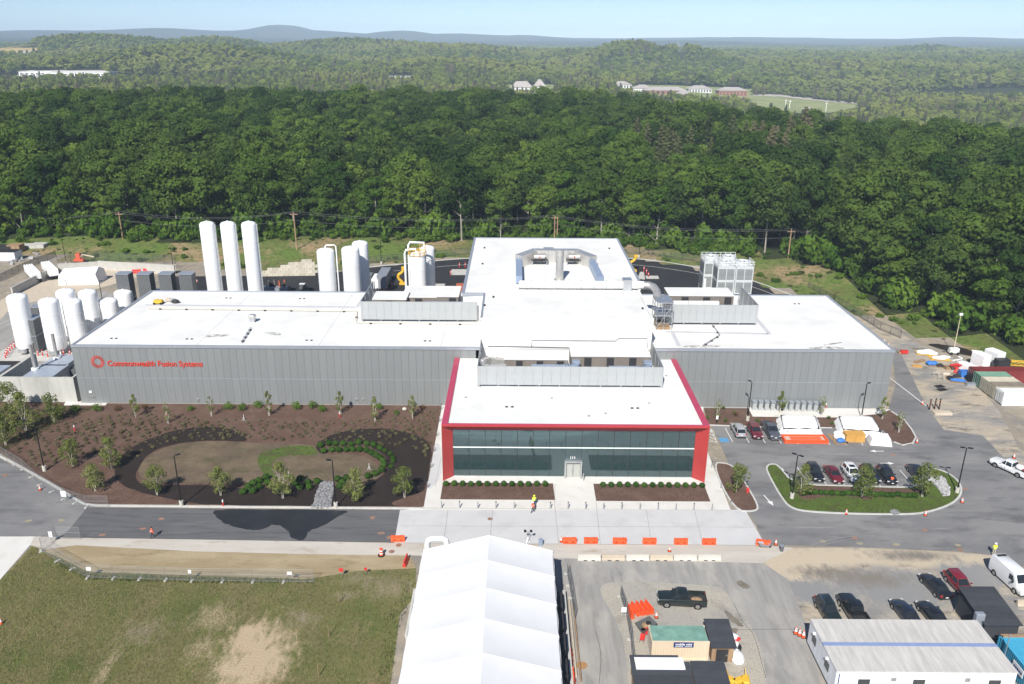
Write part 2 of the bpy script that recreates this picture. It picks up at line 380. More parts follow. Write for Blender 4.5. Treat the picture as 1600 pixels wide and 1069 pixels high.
mat('paint_line', (0.70,0.70,0.68), 0.7, var=0.1, scale=3)
mat('paint_blue', (0.10,0.28,0.48), 0.7, var=0.15, scale=3)
mat('paint_orange', (0.29,0.165,0.12), 0.8, var=0.2, scale=3)
mat('paint_yellow', (0.31,0.27,0.19), 0.8, var=0.2, scale=3)
mat('cover_rust', (0.26,0.15,0.10), 0.8, var=0.2, scale=3)
mat('roof_stain', (0.20,0.19,0.18), 0.8, var=0.5, scale=1.2, col2=(0.55,0.54,0.52))
mat('dirt_stain', (0.17,0.15,0.12), 0.95, var=0.25, scale=0.8)
mat('fence_tube', (0.30,0.31,0.32), 0.5, metal=0.4); mat('tent_fabric', (0.70,0.705,0.72), 0.55, var=0.025, scale=0.4, spec=0.3)
mat('tyre_wall', (0.02,0.02,0.02), 0.8)
mat('brown_brick', (0.34,0.17,0.12), 0.85, var=0.1, scale=0.4)
mat('roof_taupe', (0.36,0.33,0.31), 0.85, var=0.1, scale=0.2)
mat('tyre_dust', (0.205,0.202,0.20), 0.95, var=0.15, scale=2); mat('crack', (0.075,0.073,0.072), 0.95)
glassmat('facade_glass', (0.68,0.82,0.82))
meshmat('chain_link', (0.10,0.105,0.105), 0.30)
meshmat('chain_link_light', (0.28,0.29,0.29), 0.16)
meshmat('wind_screen', (0.06,0.07,0.075), 0.55)
# ---- ground tones
layered('earth', [((0.30,0.255,0.195),0,0,0,None), ((0.22,0.205,0.185),0.10,0.52,0.10,None), ((0.36,0.31,0.24),0.35,0.58,0.08,None), ((0.16,0.145,0.12),0.9,0.64,0.06,None)], 0.95, bump=0.5, bscale=1.2)
layered('gravel_dirt', [((0.33,0.305,0.27),0,0,0,None), ((0.42,0.355,0.265),0.06,0.49,0.08,(1,1.8,1)), ((0.225,0.22,0.215),0.11,0.55,0.07,(1,1.9,1)), ((0.16,0.14,0.115),0.22,0.61,0.06,(.7,1.8,1)), ((0.50,0.43,0.33),0.5,0.63,0.06,(.6,2,1)), ((0.16,0.15,0.14),2.5,0.64,0.06,None), ((0.42,0.39,0.34),6.0,0.64,0.06,None)], 0.95, bump=0.4, bscale=4)
layered('gravel_pale', [((0.36,0.345,0.31),0,0,0,None), ((0.44,0.40,0.33),0.12,0.52,0.10,None), ((0.25,0.235,0.205),0.25,0.62,0.09,None), ((0.22,0.215,0.20),5.0,0.60,0.10,None)], 0.95, bump=0.6, bscale=8)
layered('asphalt', [((0.165,0.165,0.170),0,0,0,None), ((0.225,0.222,0.220),0.06,0.50,0.10,(1,2.0,1)), ((0.120,0.120,0.125),0.14,0.58,0.09,(1,2.5,1)), ((0.27,0.262,0.25),0.35,0.66,0.07,(0.3,3,1)), ((0.105,0.10,0.10),0.9,0.70,0.05,(0.5,2,1)), ((0.21,0.205,0.20),6,0.62,0.08,None)], 0.9, bump=0.15, bscale=10)
layered('asphalt_dark', [((0.112,0.112,0.117),0,0,0,None), ((0.138,0.138,0.142),0.15,0.52,0.12,(0.5,2.5,1)), ((0.082,0.082,0.087),0.5,0.60,0.10,(0.4,3,1)), ((0.17,0.165,0.16),0.35,0.74,0.05,(0.6,2,1))], 0.9, bump=0.15, bscale=10)
layered('asphalt_black', [((0.026,0.026,0.029),0,0,0,None), ((0.034,0.034,0.037),0.12,0.52,0.14,None), ((0.045,0.044,0.046),0.5,0.66,0.08,None)], 0.85, bump=0.1, bscale=8)
layered('asphalt_worn', [((0.315,0.305,0.29),0,0,0,None), ((0.25,0.243,0.232),0.30,0.50,0.10,(2.6,0.25,1)), ((0.38,0.36,0.33),0.25,0.58,0.10,(1.6,0.6,1)), ((0.19,0.183,0.175),0.4,0.68,0.06,(2,0.3,1))], 0.92, bump=0.2, bscale=8)
layered('wet_asphalt', [((0.020,0.021,0.024),0,0,0,None), ((0.028,0.029,0.032),0.4,0.55,0.12,None)], 0.42, spec=0.4)
layered('plaza_concrete', [((0.50,0.50,0.505),0,0,0,None), ((0.54,0.54,0.54),0.16,0.52,0.12,None), ((0.455,0.455,0.46),0.35,0.62,0.10,None), ((0.40,0.39,0.375),0.7,0.72,0.05,None)], 0.8)
layered('walk_concrete', [((0.60,0.585,0.55),0,0,0,None), ((0.64,0.63,0.60),0.2,0.52,0.12,None), ((0.54,0.52,0.48),0.5,0.62,0.10,None)], 0.8)
layered('strip_concrete', [((0.46,0.425,0.375),0,0,0,None), ((0.51,0.48,0.43),0.2,0.52,0.10,(0.5,2,1)), ((0.36,0.31,0.24),0.35,0.64,0.07,(0.6,1.6,1)), ((0.28,0.245,0.20),0.8,0.70,0.05,None)], 0.9, bump=0.2, bscale=6)
layered('mulch', [((0.128,0.076,0.056),0,0,0,None), ((0.165,0.104,0.078),0.35,0.52,0.10,None), ((0.065,0.040,0.030),7.0,0.56,0.08,None), ((0.17,0.115,0.085),9.0,0.68,0.05,None)], 0.95, bump=0.8, bscale=9)
layered('wet_mulch', [((0.026,0.018,0.015),0,0,0,None), ((0.034,0.024,0.020),0.4,0.52,0.12,None), ((0.022,0.016,0.014),7.0,0.58,0.08,None)], 0.8, bump=0.8, bscale=9)
layered('lawn_dry', [((0.135,0.100,0.070),0,0,0,None), ((0.175,0.135,0.088),0.18,0.52,0.10,None), ((0.085,0.072,0.040),0.32,0.60,0.10,None), ((0.075,0.085,0.030),0.22,0.64,0.08,(1,1.5,1)), ((0.07,0.055,0.04),6.0,0.62,0.08,None)], 0.95, bump=0.6, bscale=8)
layered('lawn_green', [((0.080,0.115,0.024),0,0,0,None), ((0.100,0.150,0.028),0.5,0.52,0.10,None), ((0.095,0.080,0.042),0.6,0.58,0.10,None), ((0.045,0.062,0.016),3.0,0.56,0.08,None)], 0.95, bump=0.7, bscale=8)
layered('field_grass', [((0.172,0.165,0.064),0,0,0,None), ((0.115,0.138,0.038),0.07,0.50,0.10,(1,0.7,1)), ((0.200,0.165,0.082),0.18,0.55,0.09,(1.4,0.7,1)), ((0.085,0.125,0.026),0.12,0.62,0.08,None), ((0.25,0.205,0.12),0.5,0.66,0.08,(2.0,0.6,1)), ((0.075,0.080,0.028),2.2,0.58,0.10,(1.5,0.7,1)), ((0.23,0.19,0.10),5.0,0.63,0.07,(2,0.6,1))], 0.95, bump=0.9, bscale=5)
layered('straw', [((0.31,0.245,0.145),0,0,0,None), ((0.38,0.31,0.20),0.18,0.52,0.10,(0.6,1.5,1)), ((0.21,0.165,0.085),0.4,0.62,0.08,(0.5,2,1)), ((0.15,0.135,0.06),2.0,0.68,0.06,None)], 0.95, bump=0.6, bscale=6)
layered('sand', [((0.36,0.275,0.175),0,0,0,None), ((0.31,0.235,0.15),0.4,0.54,0.10,None), ((0.19,0.155,0.09),1.4,0.66,0.06,None)], 0.95, bump=0.4, bscale=4)
layered('bank_grass', [((0.130,0.135,0.045),0,0,0,None), ((0.110,0.165,0.034),0.06,0.48,0.08,None), ((0.29,0.215,0.12),0.05,0.56,0.06,None), ((0.055,0.080,0.020),0.8,0.58,0.10,None), ((0.17,0.15,0.07),1.6,0.66,0.06,None)], 0.95, bump=0.8, bscale=1.5)
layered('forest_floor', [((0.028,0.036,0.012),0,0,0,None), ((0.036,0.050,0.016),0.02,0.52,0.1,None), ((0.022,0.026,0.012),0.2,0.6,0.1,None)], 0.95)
layered('rock_bed', [((0.26,0.26,0.27),0,0,0,None), ((0.12,0.12,0.125),3.0,0.54,0.05,None), ((0.40,0.40,0.41),4.5,0.60,0.05,None)], 0.85, bump=1.0, bscale=4)
# ---- foliage
leafmat('leaf_oak', (0.034,0.074,0.013), (0.128,0.200,0.036), zone=0.012, zcol=(0.084,0.134,0.028))
leafmat('leaf_oak_pale', (0.055,0.108,0.016), (0.155,0.225,0.040)); leafmat('leaf_oak_deep', (0.022,0.052,0.012), (0.078,0.125,0.030))
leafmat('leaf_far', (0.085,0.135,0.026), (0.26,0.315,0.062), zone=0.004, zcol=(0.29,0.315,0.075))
leafmat('leaf_pine', (0.050,0.075,0.028), (0.150,0.158,0.070), zone=0.02, zcol=(0.230,0.195,0.120))
leafmat('leaf_bush', (0.050,0.110,0.014), (0.140,0.225,0.032))
leafmat('leaf_birch', (0.165,0.205,0.050), (0.290,0.320,0.105), trans=.5)
leafmat('leaf_box', (0.035,0.085,0.012), (0.075,0.150,0.026))
leafmat('leaf_tuft', (0.110,0.100,0.050), (0.190,0.175,0.095))
leafmat('leaf_weed', (0.055,0.080,0.028), (0.095,0.130,0.040))
leafmat('leaf_russet', (0.13,0.075,0.035), (0.20,0.12,0.05))
mat('machine_lid', (0.40,0.45,0.52), 0.4, metal=0.3, var=0.1)
mat('dark_panel', (0.13,0.135,0.14), 0.55, metal=0.2, var=0.06); mat('louvre_grey', (0.20,0.205,0.21), 0.5, metal=0.3, var=0.06)
mat('orange_brown', (0.42,0.12,0.06), 0.7, var=0.1)
mat('bollard_steel', (0.42,0.425,0.44), 0.4, metal=0.6, var=0.05); mat('concrete_white', (0.52,0.50,0.45), 0.85, var=0.08, scale=0.9, rand=0.05)
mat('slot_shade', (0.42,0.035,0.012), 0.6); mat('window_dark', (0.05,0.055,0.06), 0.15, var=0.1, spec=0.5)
mat('cond_grey', (0.40,0.43,0.44), 0.5, metal=0.2, var=0.05); mat('unit_grey', (0.60,0.63,0.64), 0.5, metal=0.1, var=0.05); mat('louvre_mid', (0.15,0.16,0.16), 0.5, var=0.06); mat('walk_pad', (0.50,0.50,0.53), .8, var=.06); mat('orange_sand', (0.36,0.20,0.09), 0.95, var=.2, scale=3); mat('cont_top_green', (0.20,0.36,0.27), 0.6, var=0.1)

# ================================================================== terrain
SITE = [(-600,190),(-230,262),(-175,258),(-127,240.5),(-97,238.5),(-72,226.5),(-45,236.5),(-32.7,241.2),(-14.4,248.8),(10,251.5),(35.5,250.8),(54.6,240.2),(68,224.8),(73.2,214),(79,205),(87,193),(95,178),(100,160),(107,147),(150,95),(400,60),(400,-300),(-600,-300)]
SITE_A = np.array(SITE, float)
def poly_mask(x, y, poly):
    c = np.zeros(x.shape, bool); n = len(poly); j = n-1
    for i in range(n):
        xi, yi = poly[i]; xj, yj = poly[j]
        if yi != yj: c ^= ((yi > y) != (yj > y)) & (x < (xj-xi)*(y-yi)/(yj-yi)+xi)
        j = i
    return c
def poly_dist(x, y, poly):
    d = np.full(x.shape, 1e9); n = len(poly)
    for i in range(n):
        ax, ay = poly[i]; bx, by = poly[(i+1)%n]; ex, ey = bx-ax, by-ay
        t = np.clip(((x-ax)*ex+(y-ay)*ey)/(ex*ex+ey*ey+1e-9), 0, 1)
        d = np.minimum(d, np.hypot(x-ax-t*ex, y-ay-t*ey))
    return d
def sstep(a, b, v):
    t = np.clip((v-a)/(b-a), 0, 1); return t*t*(3-2*t)
BD = np.array([0,260,420,560,700,860,1100,1400,1800,2200,2600,3000,3600,4500,7000,8500,10500,15000.])
BZ = np.array([0,0,1.5,2,-6,-10,-10,-7,-2,6,16,20,20,34,82,112,84,40.])
#        px centre, distance, top row in the picture, half width in px, depth
HILLS = [(150,2500,60,150,300),(330,2700,60,90,280),(560,2700,64,170,300),(700,2400,72,120,260),(985,2100,66,75,240),(1070,2150,71,60,220),(890,2300,79,70,250),(1440,3000,68,60,300),(1250,2700,80,130,300),(1560,2900,75,120,300),(300,1800,78,160,220),(700,1700,92,120,200),(1300,1900,92,160,220),
         (440,9000,44,60,700),(440,8600,50,140,700),(620,8000,52,60,600),(250,8200,51,150,600),(60,8000,53,140,600),(720,8300,56,120,600),(820,8300,56.5,60,600),(1080,5600,63,130,500),(1250,8200,58,170,600),(1490,8300,57,90,600),(1620,8300,58,90,600),(900,8300,60,100,600)]
def terrain_z(x, y):
    x = np.asarray(x, float); y = np.asarray(y, float); D = np.hypot(x, y)
    z = np.interp(D, BD, BZ)
    z = z + 5.0*np.exp(-((D-560)/130)**2)*(1-sstep(60, 210, x))*(y > 0)
    z = z - 17*sstep(400, 680, D)*sstep(70, 230, x*600/np.maximum(D,1))*(1-sstep(1300, 2000, D))
    hump = np.zeros_like(z)
    for px, d, row, hw, dep in HILLS:
        X0 = (px-804.6)/1270*d*.9387; top = 63+(68-row)*d/1270 - (15 if d < 4000 else 0); amp = top-np.interp(math.hypot(X0, d), BD, BZ)
        hump = np.maximum(hump, amp*np.exp(-((x-X0)/(hw*d/1270))**2 - ((y-d)/dep)**2))
    z = z + hump
    z = z + 2.2*np.sin(x/97+1.3)*np.sin(y/131)*sstep(350, 700, D) + 6*np.sin(x/410+.5)*np.sin(y/530+2)*sstep(1000, 2200, D)
    d = np.where(poly_mask(x, y, SITE), 0.0, poly_dist(x, y, SITE))
    bank = 2.6*sstep(1, 24, d)
    return np.where(d <= 0, -0.03, z + bank)
def tz(x, y): return float(terrain_z(np.array([x]), np.array([y]))[0])
def ragged(P_, a): return [(x+random.uniform(-a,a), y+random.uniform(-a,a)) for x, y in P_]
def grow(start, step, end, rate):
    r = [start]
    while r[-1] < end: r.append(r[-1]+step); step *= rate
    return r
def land_at(px, py, lift=0.0):
    """where the line of sight through a photograph point meets the land"""
    d = fw + rt*((px-800)/F) - up*((py-534.5)/F); t = np.concatenate([np.arange(130, 1500, 2.0), np.arange(1500, 11500, 8.0)])
    x = d.x*t; y = d.y*t; z = CAM_H + d.z*t; g = terrain_z(x, y)+lift; k = np.argmax(z < g)
    if not (z < g).any(): k = len(t)-1
    return Vector((float(x[k]), float(y[k]), float(g[k])))
EDGE = [tuple(land_at(x,y).xy) for x,y in [(0,374),(100,366),(200,374),(300,376),(400,374),(520,372),(640,374),(740,380),(900,376),(1000,387),(1100,397),(1180,402),(1235,404),(1303,426),(1338,458),(1392,488),(1470,512),(1540,539),(1600,562)]] + [(140,135),(175,100),(260,70)]
EDGE = [(-600,250),(-300,272)] + EDGE
FOREST = EDGE + [(9000,60),(9000,12000),(-9000,12000),(-9000,250)]
ys = list(np.arange(-160, 280, 8.0)) + grow(280, 5, 12000, 1.03)
xr = list(np.arange(4, 200, 8.0)) + grow(200, 7, 9500, 1.038); xs_ = [-a for a in xr[::-1]] + xr
XX, YY = np.meshgrid(np.array(xs_), np.array(ys)); ZZ = terrain_z(XX.ravel(), YY.ravel())
nx, ny = len(xs_), len(ys)
tv = np.column_stack([XX.ravel(), YY.ravel(), ZZ]); idx = np.arange(nx*ny).reshape(ny, nx)
tf = np.column_stack([idx[:-1,:-1].ravel(), idx[:-1,1:].ravel(), idx[1:,1:].ravel(), idx[1:,:-1].ravel()])
tm = bpy.data.meshes.new('ground'); tm.from_pydata(tv.tolist(), [], tf.tolist())
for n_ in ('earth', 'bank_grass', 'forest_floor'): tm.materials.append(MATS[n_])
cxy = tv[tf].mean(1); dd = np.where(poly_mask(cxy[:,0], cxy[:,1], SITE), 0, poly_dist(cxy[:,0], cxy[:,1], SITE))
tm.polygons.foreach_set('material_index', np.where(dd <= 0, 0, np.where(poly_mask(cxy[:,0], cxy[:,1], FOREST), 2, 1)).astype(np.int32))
tm.polygons.foreach_set('use_smooth', [True]*len(tf)); tm.update()
tag(obj('ground', tm), kind='structure')

# ================================================================== roads, pavements, beds
Z1, Z2, Z3 = 0.0, 0.006, 0.012
sheet('parking_lot', SP([(1099,636),(1388,640),(1400,600),(1394,552),(1404,545),(1447,634),(1475,672),(1535,680),(1640,790),(1700,960),(1600,886),(1560,868),(1500,862),(1340,855),(1195,851)]), Z1, 'asphalt')
sheet('yard_road', SP([(1394,552),(1340,505),(1290,462),(1310,462),(1345,490),(1400,515),(1430,535),(1490,562),(1560,640),(1640,790),(1535,680),(1475,672),(1447,634),(1404,545)]), Z1, 'gravel_dirt')
sheet('front_road', SP([(136,793),(640,797),(632,848),(98,840)]), Z2, 'asphalt_dark')
sheet('side_road', SP([(-160,650),(0,716),(60,748),(112,778),(138,792),(98,840),(-300,838)]), Z1, 'asphalt')
sheet('apron', SP([(625,797),(616,848),(870,850),(1196,852),(1164,796),(1141,797)]), Z3, 'plaza_concrete')
sheet('pavement', SP([(691,634),(660,794),(625,797.5),(1142,797.5),(1099,690),(1099,636)]), Z3+.008, 'walk_concrete')
sheet('verge_strip', SP([(45,838),(98,839.5),(616,848.5),(870,850.5),(1196,852.5),(1240,856),(1190,880),(864,872),(640,868),(480,866),(300,861.5),(120,852),(74,858),(46,852)]), Z2, 'strip_concrete')
sheet('path', SP([(-300,838.5),(54,838.5),(47,852),(0,906),(-330,1180)]), Z3, 'walk_concrete')
sheet('straw_verge', SP([(60,858),(76,857.5),(120,851.5),(300,861),(480,865.5),(640,867.5),(650,888),(560,892),(480,905),(330,900),(140,894),(95,872)]), 0.004, 'straw')
sheet('field', SP([(0,906),(50,853),(95,871),(140,893),(330,899),(480,904),(560,891),(650,887),(650,930),(625,960),(610,1069),(600,1200),(-350,1200)]), 0.0, 'field_grass')
sheet('lane', SP([(868,870),(1190,878),(1230,905),(1262,980),(1290,1100),(1310,1220),(880,1220)]), 0.0, 'asphalt_worn')
sheet('gravel_yard', smooth_poly(SP([(930,914),(975,908),(1100,914),(1130,918),(1147,945),(1180,985),(1196,1040),(1200,1120),(985,1130),(978,1010),(958,960)]), 2), 0.006, 'gravel_pale')
sheet('dirt_lot', SP([(1190,878),(1240,856),(1340,855.5),(1500,863),(1560,869),(1700,961),(1700,1250),(1310,1220),(1290,1100),(1262,980),(1230,905)]), -0.01, 'gravel_dirt')
# bare sand worn into the field
SPOTS = []
for px, py, rx, ry in [(397,1032,4.2,6.0),(392,990,2.2,1.8)]:
    p = S(px, py); SPOTS.append((p.x, p.y, rx, ry))
worn(MATS['field_grass'], SPOTS, (0.44,0.345,0.225), 3.4, 2.15, 3.0)
worn(MATS['field_grass'], [(S(x,y).x,S(x,y).y,a,b) for x,y,a,b in ((335,965,2.4,2.6),(312,1015,1.6,2.0),(165,1045,.8,3.6))], (0.36,0.29,0.185), 3.4, 1.9, 3.0)
worn(MATS['field_grass'], [(S(x,y).x,S(x,y).y,a,b) for x,y,a,b in ((605,918,3.4,2.6),(560,905,3,1.4),(540,930,2,1),(470,965,2.2,1.6),(225,985,3,2.4))], (0.27,0.225,0.155), 3.0, 1.6, 2.6)
q_ = lambda px, py, rx, ry: (S(px,py).x, S(px,py).y, rx, ry)
worn(MATS['gravel_dirt'], [q_(1250,878,7,3.4),q_(1330,870,8,2.2),q_(1480,876,7,2.0),q_(1230,900,5,2.4)], (0.47,0.40,0.30)); worn(MATS['gravel_dirt'], [q_(1380,912,8,3.2),q_(1410,930,6,3.0),q_(1265,925,5,2.5),q_(1520,900,5,3)], (0.235,0.235,0.235)); worn(MATS['gravel_dirt'], [q_(1425,868,4.5,1.0),q_(1360,905,4,1.4),q_(1290,895,3.5,1.2)], (0.20,0.18,0.155), 3.2, 1.9, 3.2)
# ground behind and beside the building
ring = SP([(571,418),(637,412),(733,403),(860,399.5),(981,402),(1085,416),(1175,438),(1220,455),(1262,471),(1330,505)])
ring_s = smooth_poly(ring, 2, False)
sheet('loop_road', ring_s + [(66,160),(40,160),(40,205),(-14,205),(-14,178),(-84,178),(-88,205),(-99,224),(-72,225.5),(-56,226.5)], 0.0, 'asphalt_black')
sheet('yard_slab', SP([(0,500),(20,478),(62,470),(150,452),(235,428),(275,431),(275,412),(150,412),(90,420),(0,470)]), 0.008, 'concrete_tan')
sheet('gravel_pad', SP([(-60,640),(-40,470),(60,465),(165,455),(185,462),(120,540),(114,600)]), 0.0, 'asphalt_worn')
sheet('equipment_pad', [(-58,180),(-58,205),(-82,206),(-82,180)], 0.012, 'asphalt')
sheet('service_lane', SP([(-20,600),(0,560),(60,552),(20,610),(-10,640)]), 0.01, 'asphalt_black')
sheet('tank_slab', [(-111,158),(-84,158),(-84,178),(-104,182),(-111,176)], 0.05, 'concrete', thick=0.1)
kb = MB(); kb.v, kb.f = strip(ring_s, 0.35, -0.05, 0.14).v, strip(ring_s, 0.35, -0.05, 0.14).f
tag(kb.build('kerb', 'kerb'), kind='structure')
tag(strip([(-12,205.8),(36,205.8),(46,199),(52,190)], 0.12, 0.004, 0.012).build('road_marking', 'paint_line'), kind='structure')
# centre line painted on the loop road
inner = [(p[0]*0.965+0.25, 160+(p[1]-160)*0.915) for p in ring_s[4:-6]]
tag(strip(inner, 0.14, 0.003, 0.010).build('road_marking', 'paint_line'), kind='structure')

# tyre dust sweeps and cracks
def sweep(name, pts, wd, m, z): tag(strip(smooth_poly(SP(pts),3,False), wd, z-.003, z).build(name, m), kind='structure')
for i, (pts, wd) in enumerate([([(1268,852),(1300,842),(1350,836),(1420,838)],.22),([(1285,852),(1320,843),(1370,838),(1430,840)],.18),([(1200,700),(1260,712),(1330,716),(1420,714)],.25)]): sweep('tyre_mark', pts, wd, 'tyre_dust', .010+.001*i)
for i, pts in enumerate([[(1147,944),(1160,975),(1178,990),(1190,1030),(1198,1060)],[(1120,985),(1150,983),(1240,984)],[(930,985),(940,1020),(935,1069)],[(1400,650),(1440,690),(1500,700)],[(1480,800),(1540,812),(1600,818)]]): sweep('asphalt_crack', ragged(pts, 1.5), .05, 'crack', .012)
# planting beds --------------------------------------------------------------
BED = SP([(-120,626),(0,628),(690,634),(662,792),(136,787),(104,768),(60,742),(0,708),(-130,640)])
sheet('planting_bed', BED, 0.06, 'mulch', thick=0.1)
bk = SP([(-160,645),(0,712),(60,745),(104,771),(120,782),(136,790),(200,791),(662,795)])
tag(strip(smooth_poly(bk,1,False), 0.28, -0.05, 0.14).build('kerb', 'kerb'), kind='structure')
WET = [[(180,722),(200,702),(235,685),(275,672),(320,667),(360,670),(388,685),(384,692),(330,688),(270,694),(232,708),(213,735),(214,752),(226,758),(330,758),(380,765),(440,760),(500,757),(560,765),(600,745),(608,718),(590,705),(560,690),(500,692),(498,704),(512,710),(494,712),(492,698),(510,682),(550,672),(600,669),(645,678),(676,694),(671,740),(663,770),(640,775),(600,790),(662,792.5),(320,790),(300,786),(260,780),(200,765),(178,745)]]
sheet('damp_mulch', ragged(smooth_poly(SP(WET[0]),2), .10), 0.066, 'wet_mulch')
LAWN = smooth_poly(SP([(216,742),(218,728),(232,712),(262,698),(300,691),(350,690),(400,693),(492,695),(494,704),(506,712),(555,710),(580,718),(594,732),(596,745),(582,752),(545,757),(500,754),(440,757),(380,754),(330,754),(260,756),(228,754)]), 2)
sheet('lawn', LAWN, 0.075, 'lawn_dry')
sheet('lawn', smooth_poly(SP([(402,712),(420,703),(455,697),(490,697),(494,705),(500,711),(470,712),(440,712),(425,722),(425,740),(440,750),(415,745),(403,728)]), 2), 0.082, 'lawn_green')
ROCKS = SP([(501,754),(523,753),(517,794.5),(487,794.5)])
sheet('stone_channel', ROCKS, 0.08, 'rock_bed')
# damp road below the beds
sheet('damp_road', ragged(smooth_poly(SP([(330,795.5),(440,796.5),(552,797),(530,806),(510,820),(480,830),(478,843),(467,845),(454,840),(452,832),(440,822),(425,819),(410,828),(398,829),(372,825),(350,818),(336,806)]), 3), .12), 0.012, 'wet_asphalt')
sheet('damp_walk', smooth_poly(SP([(676,694),(688,692),(691,720),(690,740),(684,752),(672,765),(667,762),(672,740)]), 2), Z3+.016, 'plaza_concrete')
FB1 = SP([(692,754.5),(864,756),(867,781.5),(688,780.5)]); FB2 = SP([(927,756.5),(1100,758),(1110,784),(931.5,783)])
sheet('planting_bed', FB1, 0.07, 'mulch', thick=0.09); sheet('planting_bed', FB2, 0.07, 'mulch', thick=0.09)
RB = smooth_poly(SP([(1112,724),(1135,724),(1150,733),(1162,752),(1186,792),(1180,800),(1146,798)]), 2)
sheet('planting_bed', RB, 0.07, 'mulch', thick=0.09)
tag(strip(RB, 0.25, -0.02, 0.13, True).build('kerb', 'kerb'), kind='structure')
UB = SP([(1100,638),(1392,641.5),(1410,655),(1424,672),(1432,685),(1424,695),(1408,696),(1396,690),(1380,672),(1300,668),(1106,664)])
sheet('planting_bed', UB, 0.06, 'mulch', thick=0.09)
tag(strip(SP([(1392,643),(1412,656),(1424,671),(1431,684),(1426,693),(1410,696),(1397,691)]), 0.25, -0.02, 0.13).build('kerb', 'kerb'), kind='structure')
tag(strip(SP([(1106,664.5),(1185,667.5),(1300,669)]), 0.2, -0.02, 0.12).build('kerb', 'kerb'), kind='structure')
sheet('equipment_slab', SP([(1168,637),(1391,640.5),(1376,647),(1318,653),(1176,651.5)]), 0.12, 'walk_concrete', thick=0.15)
IS = smooth_poly(SP([(1197,736),(1199,728),(1206,725.5),(1216,727.5),(1240,758),(1340,760.5),(1444,763.5),(1436,745),(1444,735),(1462,733),(1482,740),(1497,752),(1503,765),(1499,778),(1484,790),(1450,801),(1420,804.5),(1330,803.5),(1260,800),(1238,795),(1224,784)]), 2)
sheet('planted_island', IS, 0.08, 'lawn_green', thick=0.1)
tag(strip(IS, 0.26, -0.02, 0.14, True).build('kerb', 'kerb'), kind='structure')
sheet('planting_bed', smooth_poly(SP([(1243,759.5),(1340,762),(1440,765),(1438,772),(1420,778),(1370,776),(1352,784),(1338,776),(1290,775),(1268,783),(1250,780)]),1), 0.09, 'mulch')
sheet('stone_patch', smooth_poly(SP([(1451,742),(1462,741),(1474,746),(1486,764),(1484,776),(1473,777),(1464,762),(1452,752)]), 2), 0.095, 'rock_bed')
sheet('stone_patch', smooth_poly(SP([(1389,798),(1402,797),(1408,805),(1393,806)]), 1), 0.15, 'rock_bed')
# pavement joints: shallow grooves shown as thin dark seams set in the slab
jt = MB()
for a, b in [((700,797.5),(693,849)),((770,797.5),(765,849)),((866,782),(873,850)),((931,783),(938,850)),((1010,797.5),(1018,850)),((1085,797.5),(1098,851)),((660,794),(1141,797.5)),((626,822),(1178,824)),((689,716),(680,760)),((867,757),(867,782))]:
    p, q = S(*a), S(*b); d = (q-p).normalized(); n_ = Vector((-d.y, d.x, 0))*.035
    jt.add([(*(p+n_).xy,Z3+.0215),(*(p-n_).xy,Z3+.0215),(*(q-n_).xy,Z3+.0215),(*(q+n_).xy,Z3+.0215)], [(0,1,2,3)])
mat('joint', (0.33,0.32,0.31), 0.9); tag(jt.build('pavement_joints', 'joint'), kind='structure')
# painted markings -----------------------------------------------------------
def line_px(mb, a, b, wd=0.11, z=0.006):
    p, q = S(*a), S(*b); d = (q-p).normalized(); n_ = Vector((-d.y, d.x, 0))*wd/2
    mb.add([(*(p+n_).xy,z),(*(p-n_).xy,z),(*(q-n_).xy,z),(*(q+n_).xy,z)], [(0,1,2,3)])
lm = MB()
for bx, by in [(1145,690.6),(1170.6,692),(1196,692.5),(1221,693.2),(1247,693.8),(1297,695),(1323,695.5),(1349,696)]:
    p = S(bx, by); lm.box(p.x-.055, p.x+.055, p.y, p.y+5.2, .004, .008)
for bx, by in [(1264,758),(1292.5,759),(1321,759.8),(1349,760.4),(1377,761),(1405,761.8),(1431,762.4)]:
    p = S(bx, by); lm.box(p.x-.055, p.x+.055, p.y, p.y+5.5, .004, .008)
p = S(1238,757); lm.box(p.x-.05, p.x+.05, p.y, p.y+5.2, .004, .008)
line_px(lm, (1107,665), (1120,690)); line_px(lm, (1106,690.3), (1120,690))
for k in range(5): line_px(lm, (1108+k*.2,668+k*4.8), (1116+k*1.1,676+k*4.0), 0.12)
line_px(lm, (1390,590), (1447,634), 0.2)
tag(lm.build('parking_lines', 'paint_line'), kind='structure')
bl = MB(); p = S(1131.5, 688); bl.box(p.x-.75, p.x+.75, p.y-.7, p.y+.9, .004, .008); tag(bl.build('accessible_stall_mark', 'paint_blue'), kind='structure')
def arrow(px, py, rz, L_=2.4, z=.006):
    p = S(px, py); mb = MB(); c, s = math.cos(rz), math.sin(rz)
    pts = [(-L_/2,-.09),(L_*.1,-.09),(L_*.1,-.42),(L_/2,0),(L_*.1,.42),(L_*.1,.09),(-L_/2,.09)]
    mb.add([(p.x+x*c-y*s, p.y+x*s+y*c, z) for x,y in pts], [(0,1,5,6),(2,3,4)]); tag(mb.build('arrow_marking', 'paint_line'), kind='structure')
arrow(1370,705,math.pi,2.3); arrow(1386,724,0,2.3); arrow(1201,782,-math.pi*.44,3.0)
